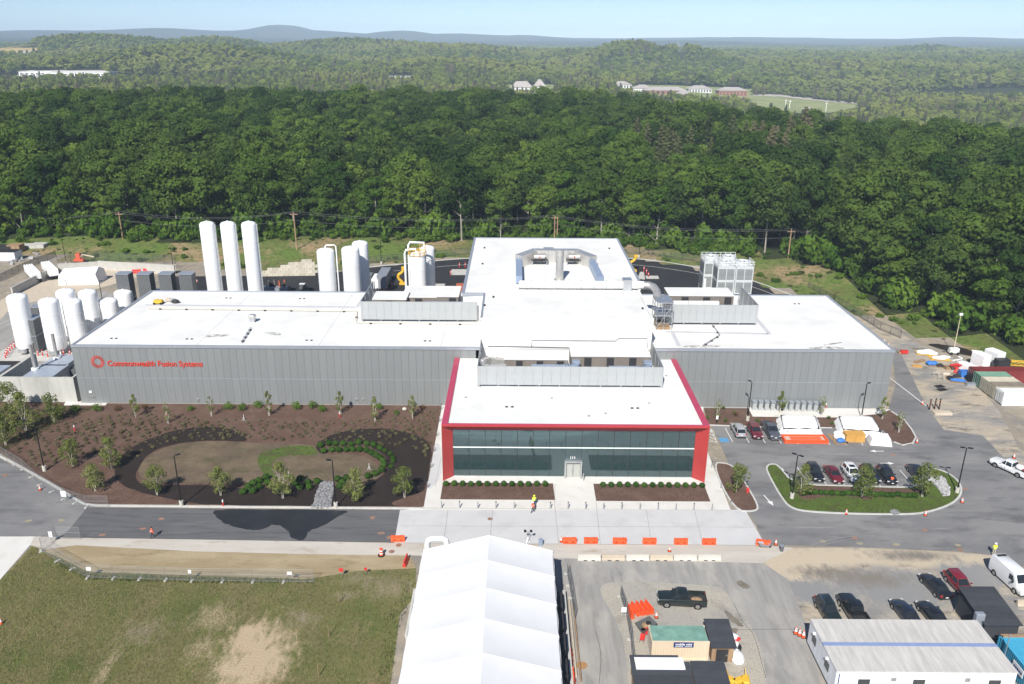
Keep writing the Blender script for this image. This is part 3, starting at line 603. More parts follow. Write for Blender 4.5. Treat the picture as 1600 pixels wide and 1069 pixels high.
# manhole covers and survey paint
def disc(name, px, py, r, m, z=0.03, sy=1.0):
    p = S(px, py); mb = MB().cyl((0,0,-.03),(0,0,0),r,n=18); o = mb.build(name, m, loc=(p.x,p.y,z)); o.scale.y = sy; return o
for i, (x, y) in enumerate([(766,811),(623,852),(612,862),(8,743),(1500,859),(608,840)]):
    tag(disc('manhole_cover', x, y, .38, 'cover_rust'), ['round rusty manhole cover set in the pale concrete apron','round manhole cover in the concrete strip beside the orange barrier','round manhole cover in the bare soil by the striped drum','rust brown manhole cover in the old road by the fence feet','square-looking rusty manhole cover in the road near the dirt lot','rusty manhole cover at the end of the dark road'][i], 'manhole cover')
for x, y, m in [(252,811,'paint_orange'),(224,826,'paint_orange'),(160,836,'paint_orange'),(582,809,'paint_orange'),(596,833,'paint_orange'),(45,814,'paint_yellow'),(96,813,'paint_yellow'),(1286,846,'paint_yellow'),(1343,849,'paint_yellow'),(1400,851,'paint_yellow'),(1497,852,'paint_yellow'),(1336,841,'paint_orange'),(1508,764,'paint_orange'),(1396,711,'paint_orange'),(1445,828,'paint_orange')]:
    p = S(x, y); mb = MB().add([(p.x+random.uniform(.25,.5)*math.cos(t)*1.2, p.y+random.uniform(.2,.45)*math.sin(t), .014) for t in np.linspace(0,6,11)], [tuple(range(11))])
    tag(mb.build('survey_paint', m), kind='structure')
# dark stains on the dirt
for i, pp in enumerate([[(1150,905),(1170,912),(1172,922),(1155,918)],[(1131,950),(1145,962),(1160,975),(1165,980),(1150,978),(1134,962)],[(1138,984),(1150,980),(1154,988),(1144,994)]]):
    sheet('dirt_stain', ragged(smooth_poly(SP(pp),3), .12), 0.012+.001*i, 'dirt_stain')

# ================================================================== the building
FY = 137.1; WZ = 11.6
bld = thing('research_building', 'large low research building, grey metal panels, white roofs, red framed glass entrance pavilion', 'building', (0, FY, 0))
def part(mb, name, m, parent=None, smooth=False):
    """mesh given in world metres -> part of a thing (thing's own location taken off)"""
    p = parent or bld; o = mb.build(name, m, p, smooth)
    root = p
    while root.parent: root = root.parent
    o.location = tuple(-v for v in root.location) if p == root else (0,0,0)
    return o
# cores of the volumes
part(MB().box(-80.0,-7.0,FY+.09,171.5,-.3,11.25), 'wing_core', 'panel_grey')
part(MB().box(24.7,68.3,FY+.09,171.0,-.3,11.25), 'wing_core', 'panel_grey')
part(MB().prism([(-6.0,FY+.1),(24.6,FY+.1),(24.6,159.5),(25.7,159.5),(25.7,201.3),(-10.2,201.3),(-10.2,153),(-6,153)], 0, 16.6), 'hall_core', 'hall_white')
# wall cladding: one object per sheet of cladding, two courses
pw = 1.352
pl = MB().box(0.013,pw-.013,-.075,.085,0.14,5.12).data('wall_panel'); pu = MB().box(0.013,pw-.013,-.075,.085,5.20,11.22).data('wall_panel')
for x0, x1 in ((-80.1,-7.0),(24.72,68.4)):
    n = round((x1-x0)/pw); ww = (x1-x0)/n
    for i in range(n):
        for me in (pl, pu):
            o = obj('wall_panel', me, 'panel_grey', bld, (x0+i*ww, 0, 0)); o.scale.x = ww/pw
for x0, x1 in ((-80.15,-7.0),(24.72,68.45)):
    part(MB().box(x0,x1,FY-.06,FY+.08,5.10,5.22), 'girt_trim', 'coping'); part(MB().box(x0,x1,FY-.05,FY+.3,-.1,.15), 'base_course', 'concrete')
# roofs with parapets
def roof(x0, x1, y0, y1, z, m='roof_white', skip=''):
    part(MB().box(x0,x1,y0,y1,z-.3,z), 'roof', m)
roof(-79.9,-6.1,FY+.2,171.3,11.30); roof(24.75,68.2,FY+.2,170.8,11.30)
def coping(path, wd, z0, z1, m='coping', closed=False): part(strip(path, wd, z0, z1, closed), 'coping', m)
coping([(-80.0,171.5),(-80.0,FY),(-6.2,FY)], .42, 11.12, WZ); coping([(-80.0,171.5),(-10.3,171.5)], .42, 11.1, WZ-.05)
coping([(24.8,FY),(68.35,FY),(68.35,171.0)], .42, 11.12, WZ); coping([(68.35,171.0),(25.9,171.0)], .42, 11.1, WZ-.05)
part(MB().prism([(-5.8,FY+.3),(24.4,FY+.3),(24.4,159.7),(25.5,159.7),(25.5,201.1),(-10.0,201.1),(-10.0,153.2),(-5.8,153.2)], 16.55, 16.86), 'roof', 'roof_white')
coping([(-10.2,153),(-10.2,201.3),(25.7,201.3),(25.7,159.5)], .55, 16.4, 17.05); coping([(25.7,159.5),(24.6,159.5),(24.6,FY+.15)], .35, 16.4, 17.05, 'roof_white'); coping([(-6.0,FY+.15),(-6.0,153),(-10.2,153)], .35, 16.4, 17.05)
part(MB().box(-6.1,24.7,FY+.02,FY+.4,16.75,17.1), 'coping', 'hall_white')
for x in (-6.0, 14.6):      # sheets of the white upper wall
    part(MB().box(x+.02, (14.58 if x < 0 else 24.58), FY-.04, FY+.1, 11.35, 16.78), 'wall_panel', 'hall_white')
# ---- glass entrance pavilion with splayed red frame
LX0, LX1, LY0, GY = -10.85, 29.2, 109.5, 111.06; GX0, GX1 = -9.3, 27.55; FT, SOF = 9.66, 9.26
part(MB().prism([(LX0,LY0),(GX0,GY),(GX0+.1,GY+.2),(GX0-1.2,GY+.5),(LX0+.02,LY0+.6)],0.02,SOF), 'side_fin', 'red_panel'); part(MB().prism([(LX1,LY0),(GX1,GY),(GX1-.1,GY+.2),(GX1+1.2,GY+.5),(LX1-.02,LY0+.6)],0.02,SOF), 'side_fin', 'red_panel')
part(MB().box(LX0,LX1,LY0,GY+.4,SOF+.002,SOF+.05), 'soffit', 'red_panel')
for i in range(10):
    ww = (LX1-LX0)/10; part(MB().box(LX0+i*ww+.008,LX0+(i+1)*ww-.008,LY0-.03,LY0+.15,SOF,FT-.08), 'fascia_panel', 'red_panel')
part(MB().box(GX0,GX1,GY+.02,GY+.3,7.96,SOF), 'glass_header', 'red_panel')
part(MB().box(LX0+.05,LX0+.3,LY0+.4,FY-.1,0,SOF+.1), 'side_wall', 'panel_grey'); part(MB().box(LX1-.3,LX1-.05,LY0+.4,FY-.1,0,SOF+.1), 'side_wall', 'panel_grey')
part(MB().box(LX0+.8,LX1-.8,LY0+.25,FY-.08,9.2,9.45), 'roof', 'roof_white')
part(MB().box(LX0,LX0+.95,LY0+.2,FY-.3,9.1,FT), 'coping', 'red_coping'); part(MB().box(LX1-.95,LX1,LY0+.2,FY-.3,9.1,FT), 'coping', 'red_coping'); part(MB().box(LX0,LX1,LY0-.02,LY0+.2,FT-.09,FT+.015), 'coping', 'red_coping')
part(MB().box(LX0+.9,LX1-.9,LY0+.21,LY0+.42,9.2,FT-.02), 'coping', 'red_coping')
# interior
part(MB().box(LX0+.4,LX1-.4,GY+.3,125,.0,.1), 'interior_floor', 'interior_floor'); part(MB().box(LX0+.4,LX1-.4,124,124.2,.1,9.1), 'interior_wall', 'interior_wall')
MZ = SY(900,700,GY).z
part(MB().box(GX0,GX1,GY+.55,124,MZ-.35,MZ-.05), 'upper_floor', 'interior_floor')
part(MB().box(GX0,GX1,GY-.02,GY+.5,MZ-.08,MZ+.08), 'spandrel', 'light_green_white')
nb = 15; bw = (GX1-GX0)/nb; dx0, dx1 = SY(883,740,GY).x, SY(907,740,GY).x
for i in range(nb):
    xa, xb = GX0+i*bw+.04, GX0+(i+1)*bw-.04
    part(MB().box(xa,xb,GY+.02,GY+.045,MZ+.10,7.95), 'glass_pane', 'facade_glass')
    if xb < dx0-.2 or xa > dx1+.2 or True:
        a, b = xa, xb
        if a < dx1+.1 and b > dx0-.1:
            if a < dx0-.3: part(MB().box(a,dx0-.15,GY+.02,GY+.045,.1,MZ-.10), 'glass_pane', 'facade_glass')
            if b > dx1+.3: part(MB().box(dx1+.15,b,GY+.02,GY+.045,.1,MZ-.10), 'glass_pane', 'facade_glass')
            continue
        part(MB().box(a,b,GY+.02,GY+.045,.1,MZ-.10), 'glass_pane', 'facade_glass')
for i in range(nb+1):
    x = GX0+i*bw; part(MB().box(x-.035,x+.035,GY-.01,GY+.1,.08,7.96), 'mullion', 'dark_metal')
    if i < nb: part(MB().cyl((x+bw*.62,GY+.9,MZ-.05),(x+bw*.62,GY+.9,MZ+1.45),.07,n=8), 'interior_post', 'dark_metal')
part(MB().box(GX0,GX1,GY-.02,GY+.12,.02,.11), 'sill', 'steel')
bxl = SY(709,740,GY).x; bxr = SY(862,740,GY).x; part(MB().box(bxl,bxr,GY+.45,GY+.47,1.55,MZ-1.0), 'roller_blind', 'blind'); part(MB().box(SY(926,740,GY).x,SY(1079,740,GY).x,GY+.45,GY+.47,1.1,MZ-1.0), 'roller_blind', 'blind')
part(MB().box(GX0+.2,bxr,GY+.42,GY+.5,MZ-1.0,MZ-.9), 'blind_rail', 'steel')
# entrance
ex0, ex1 = SY(872,740,GY).x, SY(921,740,GY).x
for a, b in ((ex0,ex0+.45),(ex1-.5,ex1)): part(MB().box(a,b,GY+.25,GY+1.6,.1,MZ-.4), 'vestibule_wall', 'light_green_white')
part(MB().box(ex0+.45,ex1-.5,GY+.25,GY+1.6,MZ-1.0,MZ-.4), 'vestibule_wall', 'light_green_white')
dh = 2.75
part(MB().box(ex0,ex1,GY+1.62,GY+1.75,.1,MZ-.4), 'vestibule_wall', 'light_green_white'); part(MB().box(dx0-.15,dx1+.15,GY+.02,GY+.045,dh+.24,MZ-.10), 'glass_pane', 'facade_glass')
part(MB().box(dx0-.15,dx0+.1,GY-.6,GY+.1,.02,dh).box(dx1-.1,dx1+.15,GY-.6,GY+.1,.02,dh).box(dx0-.15,dx1+.15,GY-.6,GY+.1,dh+.002,dh+.22), 'door_frame', 'steel')
mid = (dx0+dx1)/2
mat('door_glass', (0.38,0.39,0.36), 0.1, var=0.04, spec=0.6)
for a, b in ((dx0+.12,mid-.03),(mid+.03,dx1-.12)):
    d_ = part(MB().box(a,b,GY-.1,GY-.05,.05,dh-.02), 'door', 'door_glass'); part(MB().box(a+(.9 if a < mid-.5 else .08),a+(.96 if a < mid-.5 else .14),GY-.16,GY-.1,.9,1.5), 'handle', 'steel', d_)
part(MB().cyl((dx1+.35,GY-1.2,0),(dx1+.35,GY-1.2,1.3),.09,n=10), 'push_button_post', 'steel')
mat('paper', (0.8,0.8,0.8), 0.6)
text('house_number', '111', .62, 'paper', bld, (mid-.1, GY-FY-.05, dh+.42), (rad(90),0,0), .02, .012, 'CENTER')
# things inside, seen through the glass
for i, (px, cat_) in enumerate([(735,'grey'),(752,'red'),(770,'grey'),(790,'dark'),(805,'red'),(828,'pale'),(845,'pale'),(857,'grey')]):
    x = SY(px,740,GY).x; y = GY+1.2+random.uniform(0,1.5)
    t = thing('office_chair' if i % 2 else 'desk', [ 'small grey desk behind the ground floor glass below the end of the blind','red seated chair behind the glass beside the first desk','grey worktable behind the glass in the middle of the blind','dark office chair behind the entrance pavilion glass','red cart standing behind the pavilion glass','pale desk behind the glass two bays from the doors','pale office chair by the desk near the doors','grey reception desk just left of the vestibule'][i], 'chair' if i % 2 else 'desk', (x,y,.1))
    if i % 2:
        MB().box(-.25,.25,-.25,.25,.42,.50).build('seat', 'red_plastic' if cat_ == 'red' else 'dark_metal', t); MB().box(-.25,.25,.22,.28,.5,1.0).build('backrest', 'red_plastic' if cat_ == 'red' else 'dark_metal', t); MB().cyl((0,0,0),(0,0,.42),.05).build('column', 'steel', t)
    else:
        MB().box(-.8,.8,-.4,.4,.70,.75).build('desk_top', 'white_paint', t)
        for sx in (-.72,.72): MB().box(sx-.04,sx+.04,-.36,.36,0,.7).build('leg', 'steel', t)
# ---- lettering and ring emblem on the left wing
zt = SY(168,571,FY).z
o = text('lettering', 'Commonwealth Fusion Systems', 1.5, 'red_sign', bld, (SY(168,566,FY).x, -.10, zt-.05), (rad(90),0,0), .09, .022)
xs2 = [v.co.x for v in o.data.vertices]; o.scale.x = (SY(317,571,FY).x-SY(168,566,FY).x)/(max(xs2)-min(xs2))
cpt = SY(153,565,FY)
for k in range(20):
    a = 2*math.pi*k/20; mb = MB(); ri, rm, ro = .62, .95, 1.30
    d = Vector((math.cos(a),0,math.sin(a))); n_ = Vector((-math.sin(a),0,math.cos(a)))
    pr = [(ri,.02),(rm,.085),(ro,.03)]; vs = []
    for yy in (-.18,-.08):
        vs += [cpt+d*r+n_*w_+Vector((0,yy,0)) for r, w_ in pr]+[cpt+d*r-n_*w_+Vector((0,yy,0)) for r, w_ in pr[::-1]]
    mb.add(vs, [tuple(range(6)),tuple(range(11,5,-1))]+[(i,(i+1)%6,(i+1)%6+6,i+6)[::-1] for i in range(6)])
    part(mb, 'emblem_ray', 'red_sign')
# wall fittings low on the panels
for i, (px, py) in enumerate([(142,612),(145,620),(310,624),(557,624),(567,624)]):
    p = SY(px, py, FY); part(MB().box(p.x-.25,p.x+.25,FY-.2,FY-.07,p.z-.2,p.z+.2), 'wall_box', 'white_paint' if i == 0 else 'steel')
# roof drains, hatches, scuffs
rz_ = 11.304
def roof_mark(pts, z, name='roof_scuff', m='roof_stain'): return part(MB().add([(S(x,y,z).x,S(x,y,z).y,z+.004) for x,y in pts], [tuple(range(len(pts)))]), name, m)
for pts in ([(316,527),(330,522),(362,522),(358,525),(335,527)],[(410,520),(425,519),(440,521),(438,525),(425,523)],[(1255,544),(1290,541),(1318,543),(1322,545),(1290,546)],[(1282,540),(1300,536),(1322,534),(1300,539)],[(1060,542),(1090,538),(1130,540),(1120,543),(1085,543)]):
    roof_mark(smooth_poly(pts,2), rz_)
for pts in ([(228,475.5),(556,479),(556,481),(227,477.5)],[(556,479),(566,464),(570,464),(560,481)],[(1040,517),(1200,520.5),(1201,523),(1040,519.5)],[(1178,497),(1184,497),(1206,522),(1199,522)],[(1048,520),(1054,520),(1064,541),(1058,541)]): roof_mark(pts, rz_, 'walk_pad', 'walk_pad')
for k in range(1,10):      # membrane laps
    x = -80+k*7.4; part(MB().box(x-.06,x+.06,FY+.5,171,11.296,11.306), 'membrane_lap', 'walk_pad' if k % 3 == 0 else 'roof_white')
for k in range(1,6):
    x = 25+k*7.4; part(MB().box(x-.06,x+.06,FY+.5,170.5,11.296,11.306), 'membrane_lap', 'roof_white')
def roof_drain(px, py, z):
    p = S(px, py, z)
    for dx in (-.45,.45): part(MB().cyl((p.x+dx,p.y,z-.02),(p.x+dx,p.y,z+.10),.28,.2,n=12), 'roof_drain', 'dark_metal')
for px, py in [(178,529),(296,530),(483,532),(668,533),(357,466),(472,467),(1245,475)]: roof_drain(px, py, 11.3)
for px, py in [(796,636),(992,638)]: roof_drain(px, py, 9.45)
for px, py in [(728,622),(1041,588),(946,647),(920,651),(1014,631),(862,623)]:
    p = S(px, py, 9.45); part(MB().cyl((p.x,p.y,9.4),(p.x,p.y,9.62),.2,n=10), 'roof_vent', 'steel')
for px, py in [(771,465),(757,478),(983,440),(1004,483),(757,388),(952,389),(754,413)]:
    p = S(px, py, 16.86); part(MB().cyl((p.x,p.y,16.8),(p.x,p.y,17.15),.22,n=10), 'roof_vent', 'dark_metal')

# ================================================================== things on the roofs
def screen(label, path, z0, z1, n_front):
    """louvred equipment screen: posts, panels one by one"""
    t = thing('equipment_screen', label, 'screen', (path[1][0], path[1][1], z0-.35))
    base = Vector((path[1][0], path[1][1], z0-.35))
    for k in range(len(path)-1):
        a = Vector((*path[k],0)); b = Vector((*path[k+1],0)); L_ = (b-a).length; n = max(2, round(L_/1.5)); rz = math.atan2(b.y-a.y, b.x-a.x)
        me = MB().box(.012,L_/n-.012,-.05,.05,0,z1-z0).data('screen_panel')
        for i in range(n):
            p = a+(b-a)*(i/n)-base; obj('screen_panel', me, 'panel_light', t, (p.x,p.y,.35), rz)
        m2 = max(2, round(L_/3.5))
        for i in range(m2+1):
            p = a+(b-a)*(i/m2)-base; off = Vector((-math.sin(rz), math.cos(rz), 0))*(.25)
            MB().box(-.09,.09,-.09,.09,-.03,z1-z0+.2).build('post', 'steel', t, loc=(p.x+off.x,p.y+off.y,0))
        for zz in (.9, 2.0, 3.1): 
            mb = MB().box(0,L_,.08,.18,zz,zz+.12); o = mb.build('rail', 'steel', t, loc=tuple(a-base)); o.rotation_euler.z = rz
    return t
screen('long light grey equipment screen on the entrance pavilion roof', [(-6.05,137.2),(-6.05,124),(24.5,124),(24.5,137.2)], 9.9, 13.2, 20)
screen('light grey equipment screen on the roof of the wing that carries the lettering', [(-30.2,166.5),(-30.2,151.8),(-7.45,151.8)], 11.8, 15.5, 15)
screen('light grey equipment screen on the roof behind the parked cars', [(29.6,151),(47.4,151),(47.4,164)], 11.8, 15.5, 12)
def air_handler(label, x0, x1, y0, y1, z0, z1, nsec=5, side='hvac_brown'):
    t = thing('air_handler', label, 'air handler', ((x0+x1)/2,(y0+y1)/2,z0)); cx_, cy_ = (x0+x1)/2,(y0+y1)/2; hx, hy, h = (x1-x0)/2,(y1-y0)/2,z1-z0
    MB().box(-hx+.05,hx-.05,-hy+.05,hy-.05,-.05,.35).build('base_rail', 'steel', t)
    sw = 2*hx/nsec
    for i in range(nsec):
        a = -hx+i*sw; c_ = MB().box(a+.01,a+sw-.01,-hy,hy,.35,h-.12).build('cabinet', side, t)
        if i % 2 == 0:
            d_ = MB().box(a+sw*.2,a+sw*.2+.8,-hy-.04,-hy,.6,h-.4).build('access_door', side, c_)
        else:
            MB().box(a+sw*.15,a+sw*.8,-hy-.05,-hy,h*.45,h-.35).build('louvre', 'dark_metal', c_)
            for q in range(3): MB().cyl((a+sw*(.2+.25*q),-hy-.06,.75),(a+sw*(.2+.25*q),-hy,.75),.12,n=8).build('gauge', 'dark_metal' if q % 2 else 'white_paint', c_)
    MB().box(-hx-.12,hx+.12,-hy-.12,hy+.12,h-.12,h).build('roof_lid', 'roof_white', t)
    return t
def unit_px(label, pxl, pxr, row, Y, depth, z0, nsec):
    a, b = SY(pxl,row,Y), SY(pxr,row,Y); return air_handler(label, a.x, b.x, Y, Y+depth, z0, a.z, nsec)
unit_px('long air handler with white lid and round gauges on the pavilion roof', 788, 884, 561, 129, 4.2, 9.45, 6)
unit_px('taller brown air handler with white lid on the pavilion roof', 893, 1016, 556, 129.5, 6.0, 9.45, 7)
unit_px('brown air handler behind the screen near the white tanks', 582, 634, 467.5, 155, 5.5, 11.3, 3)
unit_px('wide white topped air handler in the middle behind that screen', 628, 716, 464, 158, 8, 11.3, 5)
unit_px('small brown air handler with a square hatch beside the tall hall', 682, 716, 463, 154.5, 3.2, 11.3, 2)
unit_px('brown air handler with white lid beside the cooling tower', 1046, 1147, 461.5, 155, 5.5, 11.3, 6)
# curved blue-grey ducts
def duct(label, path, wd, ht, m='duct_side', name='air_duct', flange=True):
    p0 = Vector(path[0]); t = thing(name, label, 'duct', tuple(p0)); mb = MB()
    for k in range(len(path)-1):
        a, b = Vector(path[k])-p0, Vector(path[k+1])-p0; d = b-a; L_ = d.length; q = d.to_track_quat('X','Z')
        m4 = Matrix.Translation(a) @ q.to_matrix().to_4x4(); bx = MB().box(-.02,L_+.02,-wd/2,wd/2,-ht/2,ht/2)
        o = obj('duct_section', MB().add([m4 @ Vector(v) for v in bx.v], bx.f).data('duct_section'), m, t)
        if flange and L_ > .8:
            f_ = MB().box(-.04,.04,-wd/2-.06,wd/2+.06,-ht/2-.06,ht/2+.06); obj('flange', MB().add([m4 @ Vector(v) for v in f_.v], f_.f).data('flange'), 'steel', t)
    return t
def arc(c, r, a0, a1, n, z): return [(c[0]+r*math.cos(rad(a0+(a1-a0)*i/n)), c[1]+r*math.sin(rad(a0+(a1-a0)*i/n)), z) for i in range(n+1)]
xa = SY(905,565,127).x
duct('curved blue grey duct joining the two pavilion air handlers', [(xa-8,126.4,11.6)]+[(xa-2.2,126.4,11.6)]+arc((xa-2.2,128.2),1.8,-90,0,5,11.6)+[(xa-.4,129.4,11.6)], 1.3, 1.5)
xb = SY(1017,565,127).x
duct('curved blue grey duct at the far end of the pavilion screen', [(xb-7,126.2,11.5)]+[(xb-2.0,126.2,11.5)]+arc((xb-2.0,128.0),1.8,-90,0,5,11.5)+[(xb-.2,130.5,11.5)], 1.3, 1.5)
xc = SY(765,560,127).x
duct('coiled silver duct bend at the end of the pavilion screen', [(xc+2.6,130.6,11.2)]+[(xc+.9,130.8,11.3)]+arc((xc+.6,129.0),1.9,90,270,7,11.4)+[(xc+2.8,127.1,11.5)], 1.25, 1.3, 'duct_steel')
duct('blue grey duct across the small brown air handler', [(-17.6,153.3,14.6),(-13.0,153.3,14.6),(-9.5,153.3,14.6)], .9, .8)
# white pipework on the upper wall above the pavilion
def pipe_run(label, path, r, m='white_paint', sup=None, name='roof_pipe', cat='pipe', supm='dark_metal', group=None):
    p0 = Vector(path[0]); t = thing(name, label, cat, tuple(p0), group=group)
    MB().tube([Vector(p)-p0 for p in path], r, 8).build('pipe', m, t, True)
    if sup:
        for k in range(len(path)-1):
            a, b = Vector(path[k]), Vector(path[k+1]); n = int((b-a).length/sup)
            for i in range(n):
                p = a+(b-a)*((i+.5)/n)-p0; MB().box(-.22,.22,-.14,.14,-.30,-.0).build('pipe_support', supm, t, loc=tuple(p))
    return t
pipe_run('grey sprinkler pipe across the white upper wall', [(3,136.6,12.0),(3,136.6,13.4),(18,136.6,13.4),(18.6,136.6,13.9),(23.6,136.6,13.9),(23.9,136.6,11)], .06, 'steel')
pipe_run('long grey pipe low on the white upper wall', [(-5,136.2,12.6),(-2,136.2,12.6),(10,136.2,12.4),(15.5,136.2,12.4)], .08, 'steel')
# roof gas line with dark sleepers
g0, g1 = S(230,481.5,11.6), S(558,486,11.6)
pipe_run('cream gas pipe on dark blocks along the lettered wing roof', [(g0.x,g0.y,11.62),(g1.x,g1.y,11.62)], .075, 'cont_beige', 5.0)
g2, g3 = S(556,504,11.6), S(742,506,11.6)
pipe_run('cream gas pipe on dark blocks in front of the grey screen', [(g1.x,g1.y,11.62),(g2.x,g2.y,11.62),(g3.x,g3.y,11.62),(g3.x,g3.y+10,11.62)], .075, 'cont_beige', 5.0)
g4, g5 = S(377,535,11.6), S(392,512,11.6)
pipe_run('short stepped cable tray across the lettered wing roof', [(g4.x,g4.y,11.62),(g5.x,g5.y,11.62)], .09, 'steel', 1.7)
g6, g7, g8 = S(1098,540,11.6), S(1125,523,11.6), S(1112,505,11.6)
pipe_run('bent cable tray on the roof behind the parked cars', [(g6.x,g6.y,11.6),(g7.x,g7.y,11.6),(g8.x,g8.y,11.6)], .08, 'steel', 2.5)
# roof hood, pile of roofing gear
p = S(395,503,11.3); t = thing('roof_hood', 'small silver roof hood at the end of the stepped tray', 'vent', (p.x,p.y,11.3)); MB().box(-.5,.5,-.5,.5,-.02,.9).build('curb', 'steel', t); MB().box(-.65,.65,-.65,.65,.9,1.5,.15).build('hood', 'duct_steel', t)
p = S(248,475,11.3); t = thing('roofing_cart', 'orange roofing cart with bags on the lettered wing roof corner', 'cart', (p.x,p.y,11.3)); MB().box(-.9,.9,-.6,.6,.3,.9,.1).build('tray', 'yellow_paint', t)
for sx in (-.7,.7): MB().cyl((sx,-.65,.25),(sx,.65,.25),.25).build('wheel', 'rubber', t)
for i, (dx, dy, m, lb) in enumerate([(1.6,1.6,'concrete_tan','tan roofing bag beside the orange roof cart'),(2.6,1.2,'stone','grey bundle beside the orange roof cart'),(3.3,.6,'dark_metal','dark roofing roll beyond the orange roof cart')]):
    tag(MB().ball((0,0,.4),.9,.6,.45,10,6).build('roofing_bundle', m, smooth=True, loc=(p.x+dx,p.y+dy,11.3)), lb, 'bundle')
# ---- exhaust system on the tall hall
RZ = 16.86
def R_(px, py, dz=0): return S(px, py, RZ+dz)
t = thing('exhaust_stack', 'tall round silver exhaust stack on the hall roof', 'stack', tuple(R_(874,438)))
top = SY(874,390,R_(874,438).y).z-RZ
MB().cyl((0,0,-.02),(0,0,.25),1.15,n=20).build('base_flange', 'duct_steel', t, True)
for k in range(5): MB().cyl((0,0,.25+k*(top-.25)/5),(0,0,.25+(k+1)*(top-.25)/5-.03),.80,n=20).build('stack_ring', 'duct_steel', t, True)
for k in range(1,5): MB().cyl((0,0,.2+k*(top-.25)/5),(0,0,.28+k*(top-.25)/5),.86,n=20).build('seam_band', 'steel', t, True)
yb = R_(870,415).y; fy_ = R_(811,447).y; xl = R_(811,446).x; xr_ = R_(938,446).x; hz = RZ+1.15
xlb, xrb = R_(812,412).x, R_(928,412).x
zt_ = 1.9
loop = [(xl,fy_+1,RZ+.8),(xl,yb-1.0,RZ+.8),(xl+3.6,yb+3.2,RZ+1.1),(xr_-3.8,yb+3.2,RZ+1.1),(xr_-.6,yb-1.0,RZ+.8),(xr_,fy_+1,RZ+.8)]
t = thing('duct_loop', 'large silver duct loop with chamfered corners on the hall roof', 'duct', (xl,fy_,RZ))
o0 = Vector((xl,fy_,RZ))
for k in range(5):
    a, b = Vector(loop[k])-o0, Vector(loop[k+1])-o0; big = k in (1,2,3); wd = 2.0 if big else 1.3; ht = 2.9 if big else 1.5; d = b-a; n = max(2, round(d.length/1.6)); q = d.to_track_quat('X','Z')
    for i in range(n):
        m4 = Matrix.Translation(a+d*(i/n)) @ q.to_matrix().to_4x4(); l = d.length/n; bx = MB().box(.0,l-.04,-wd/2,wd/2,-ht/2+.3,ht/2+.3)
        if i == n-1: bx = MB().box(0,l+wd*.28,-wd/2,wd/2,-ht/2+.3,ht/2+.3)
        obj('duct_section', MB().add([m4 @ Vector(v) for v in bx.v], bx.f).data('duct_section'), 'duct_side' if k in (0,4) else 'duct_steel', t)
        if i % 2 == 0:
            lg = a+d*(i/n); MB().box(lg.x-.06,lg.x+.06,lg.y-.06,lg.y+.06,-.02,.6).build('support_leg', 'steel', t)
# fans under the loop
for i, px in enumerate((843,897)):
    p = R_(px,413); t = thing('exhaust_fan', ['exhaust fan unit on a frame left of the silver stack','exhaust fan unit on a frame right of the silver stack'][i], 'fan', (p.x,p.y,RZ))
    for sx in (-1.6,1.6):
        for sy in (-.8,.8): MB().box(sx-.08,sx+.08,sy-.08,sy+.08,-.02,1.0).build('leg', 'steel', t)
    MB().box(-1.8,1.8,-1,1,.95,1.1).build('frame', 'dark_metal', t); MB().cyl((-1.2,0,1.7),(1.2,0,1.7),.65,n=14).build('casing', 'duct_steel', t, True); MB().box(-.12,.12,-.75,-.66,1.6,2.1).build('motor', 'red_plastic', t)
p = R_(858,405); t = thing('louvre_box', 'slatted silver intake box behind the stack', 'louvre', (p.x,p.y,RZ)); MB().box(-1.3,1.0,-.8,.8,0,2.6).build('box', 'duct_steel', t)
for k in range(9): MB().box(-1.2+k*.24,-1.1+k*.24,-.86,-.8,.2,2.4).build('slat', 'steel', t)
# big round duct run in front
a_, b_ = R_(811,452), R_(1003,449); t = thing('round_duct', 'long round white duct with flanges across the hall roof', 'duct', (a_.x,a_.y,RZ)); L_ = b_.x-a_.x
MB().cyl((0,0,1.0),(L_,0,1.0),.8,n=18).build('duct_body', 'roof_white', t, True)
for k in range(11): MB().cyl((L_*k/10-.05,0,1.0),(L_*k/10+.05,0,1.0),.88,n=18).build('flange', 'coping', t, True)
for k in range(10): MB().box(L_*(k+.5)/10-.1,L_*(k+.5)/10+.1,-.9,.9,0,.3).build('support', 'steel', t)
MB().tube([(L_,0,1.0),(L_+1.0,-.2,1.0),(L_+1.9,-.9,.8),(L_+2.3,-2.2,.3),(L_+2.4,-3.6,-.6)], .8, 14).build('elbow', 'duct_steel', t, True)
MB().box(L_*.83,L_*.9,-1.05,1.05,0,2.3).build('damper', 'steel', t)
# scaffold between the hall and the far screen
t = thing('scaffold', 'steel tube scaffold standing against the hall beside the grey screen', 'scaffold', (27.2,150.6,11.3))
for x in (0,1.5,3.0):
    for y in (-2.6,0,2.6): MB().cyl((x,y,0),(x,y,5.6),.06,n=6).build('standard', 'steel', t)
for z in (1.4,2.8,4.2,5.4):
    for y in (-2.6,0,2.6): MB().cyl((0,y,z),(3,y,z),.05,n=6).build('ledger', 'steel', t)
    for x in (0,1.5,3.0): MB().cyl((x,-2.6,z),(x,2.6,z),.05,n=6).build('ledger', 'steel', t)
for y in (-2.6,0,2.6): MB().cyl((0,y,.2),(3,y,5.2),.05,n=6).build('brace', 'steel', t)
for z in (2.85,5.45): MB().box(0,3,-2.6,2.6,z,z+.06).build('deck', 'steel', t)
MB().box(.2,2.8,-2.4,2.4,.02,.5).build('plank_pile', 'wood', t)
# long round duct behind the far screen
duct('pale round-cornered duct behind the grey screen by the cooling tower', [(31,152.6,15.3),(34,152.6,15.3),(37,152.6,15.3),(40,152.6,15.3)], .8, .8, 'roof_white')

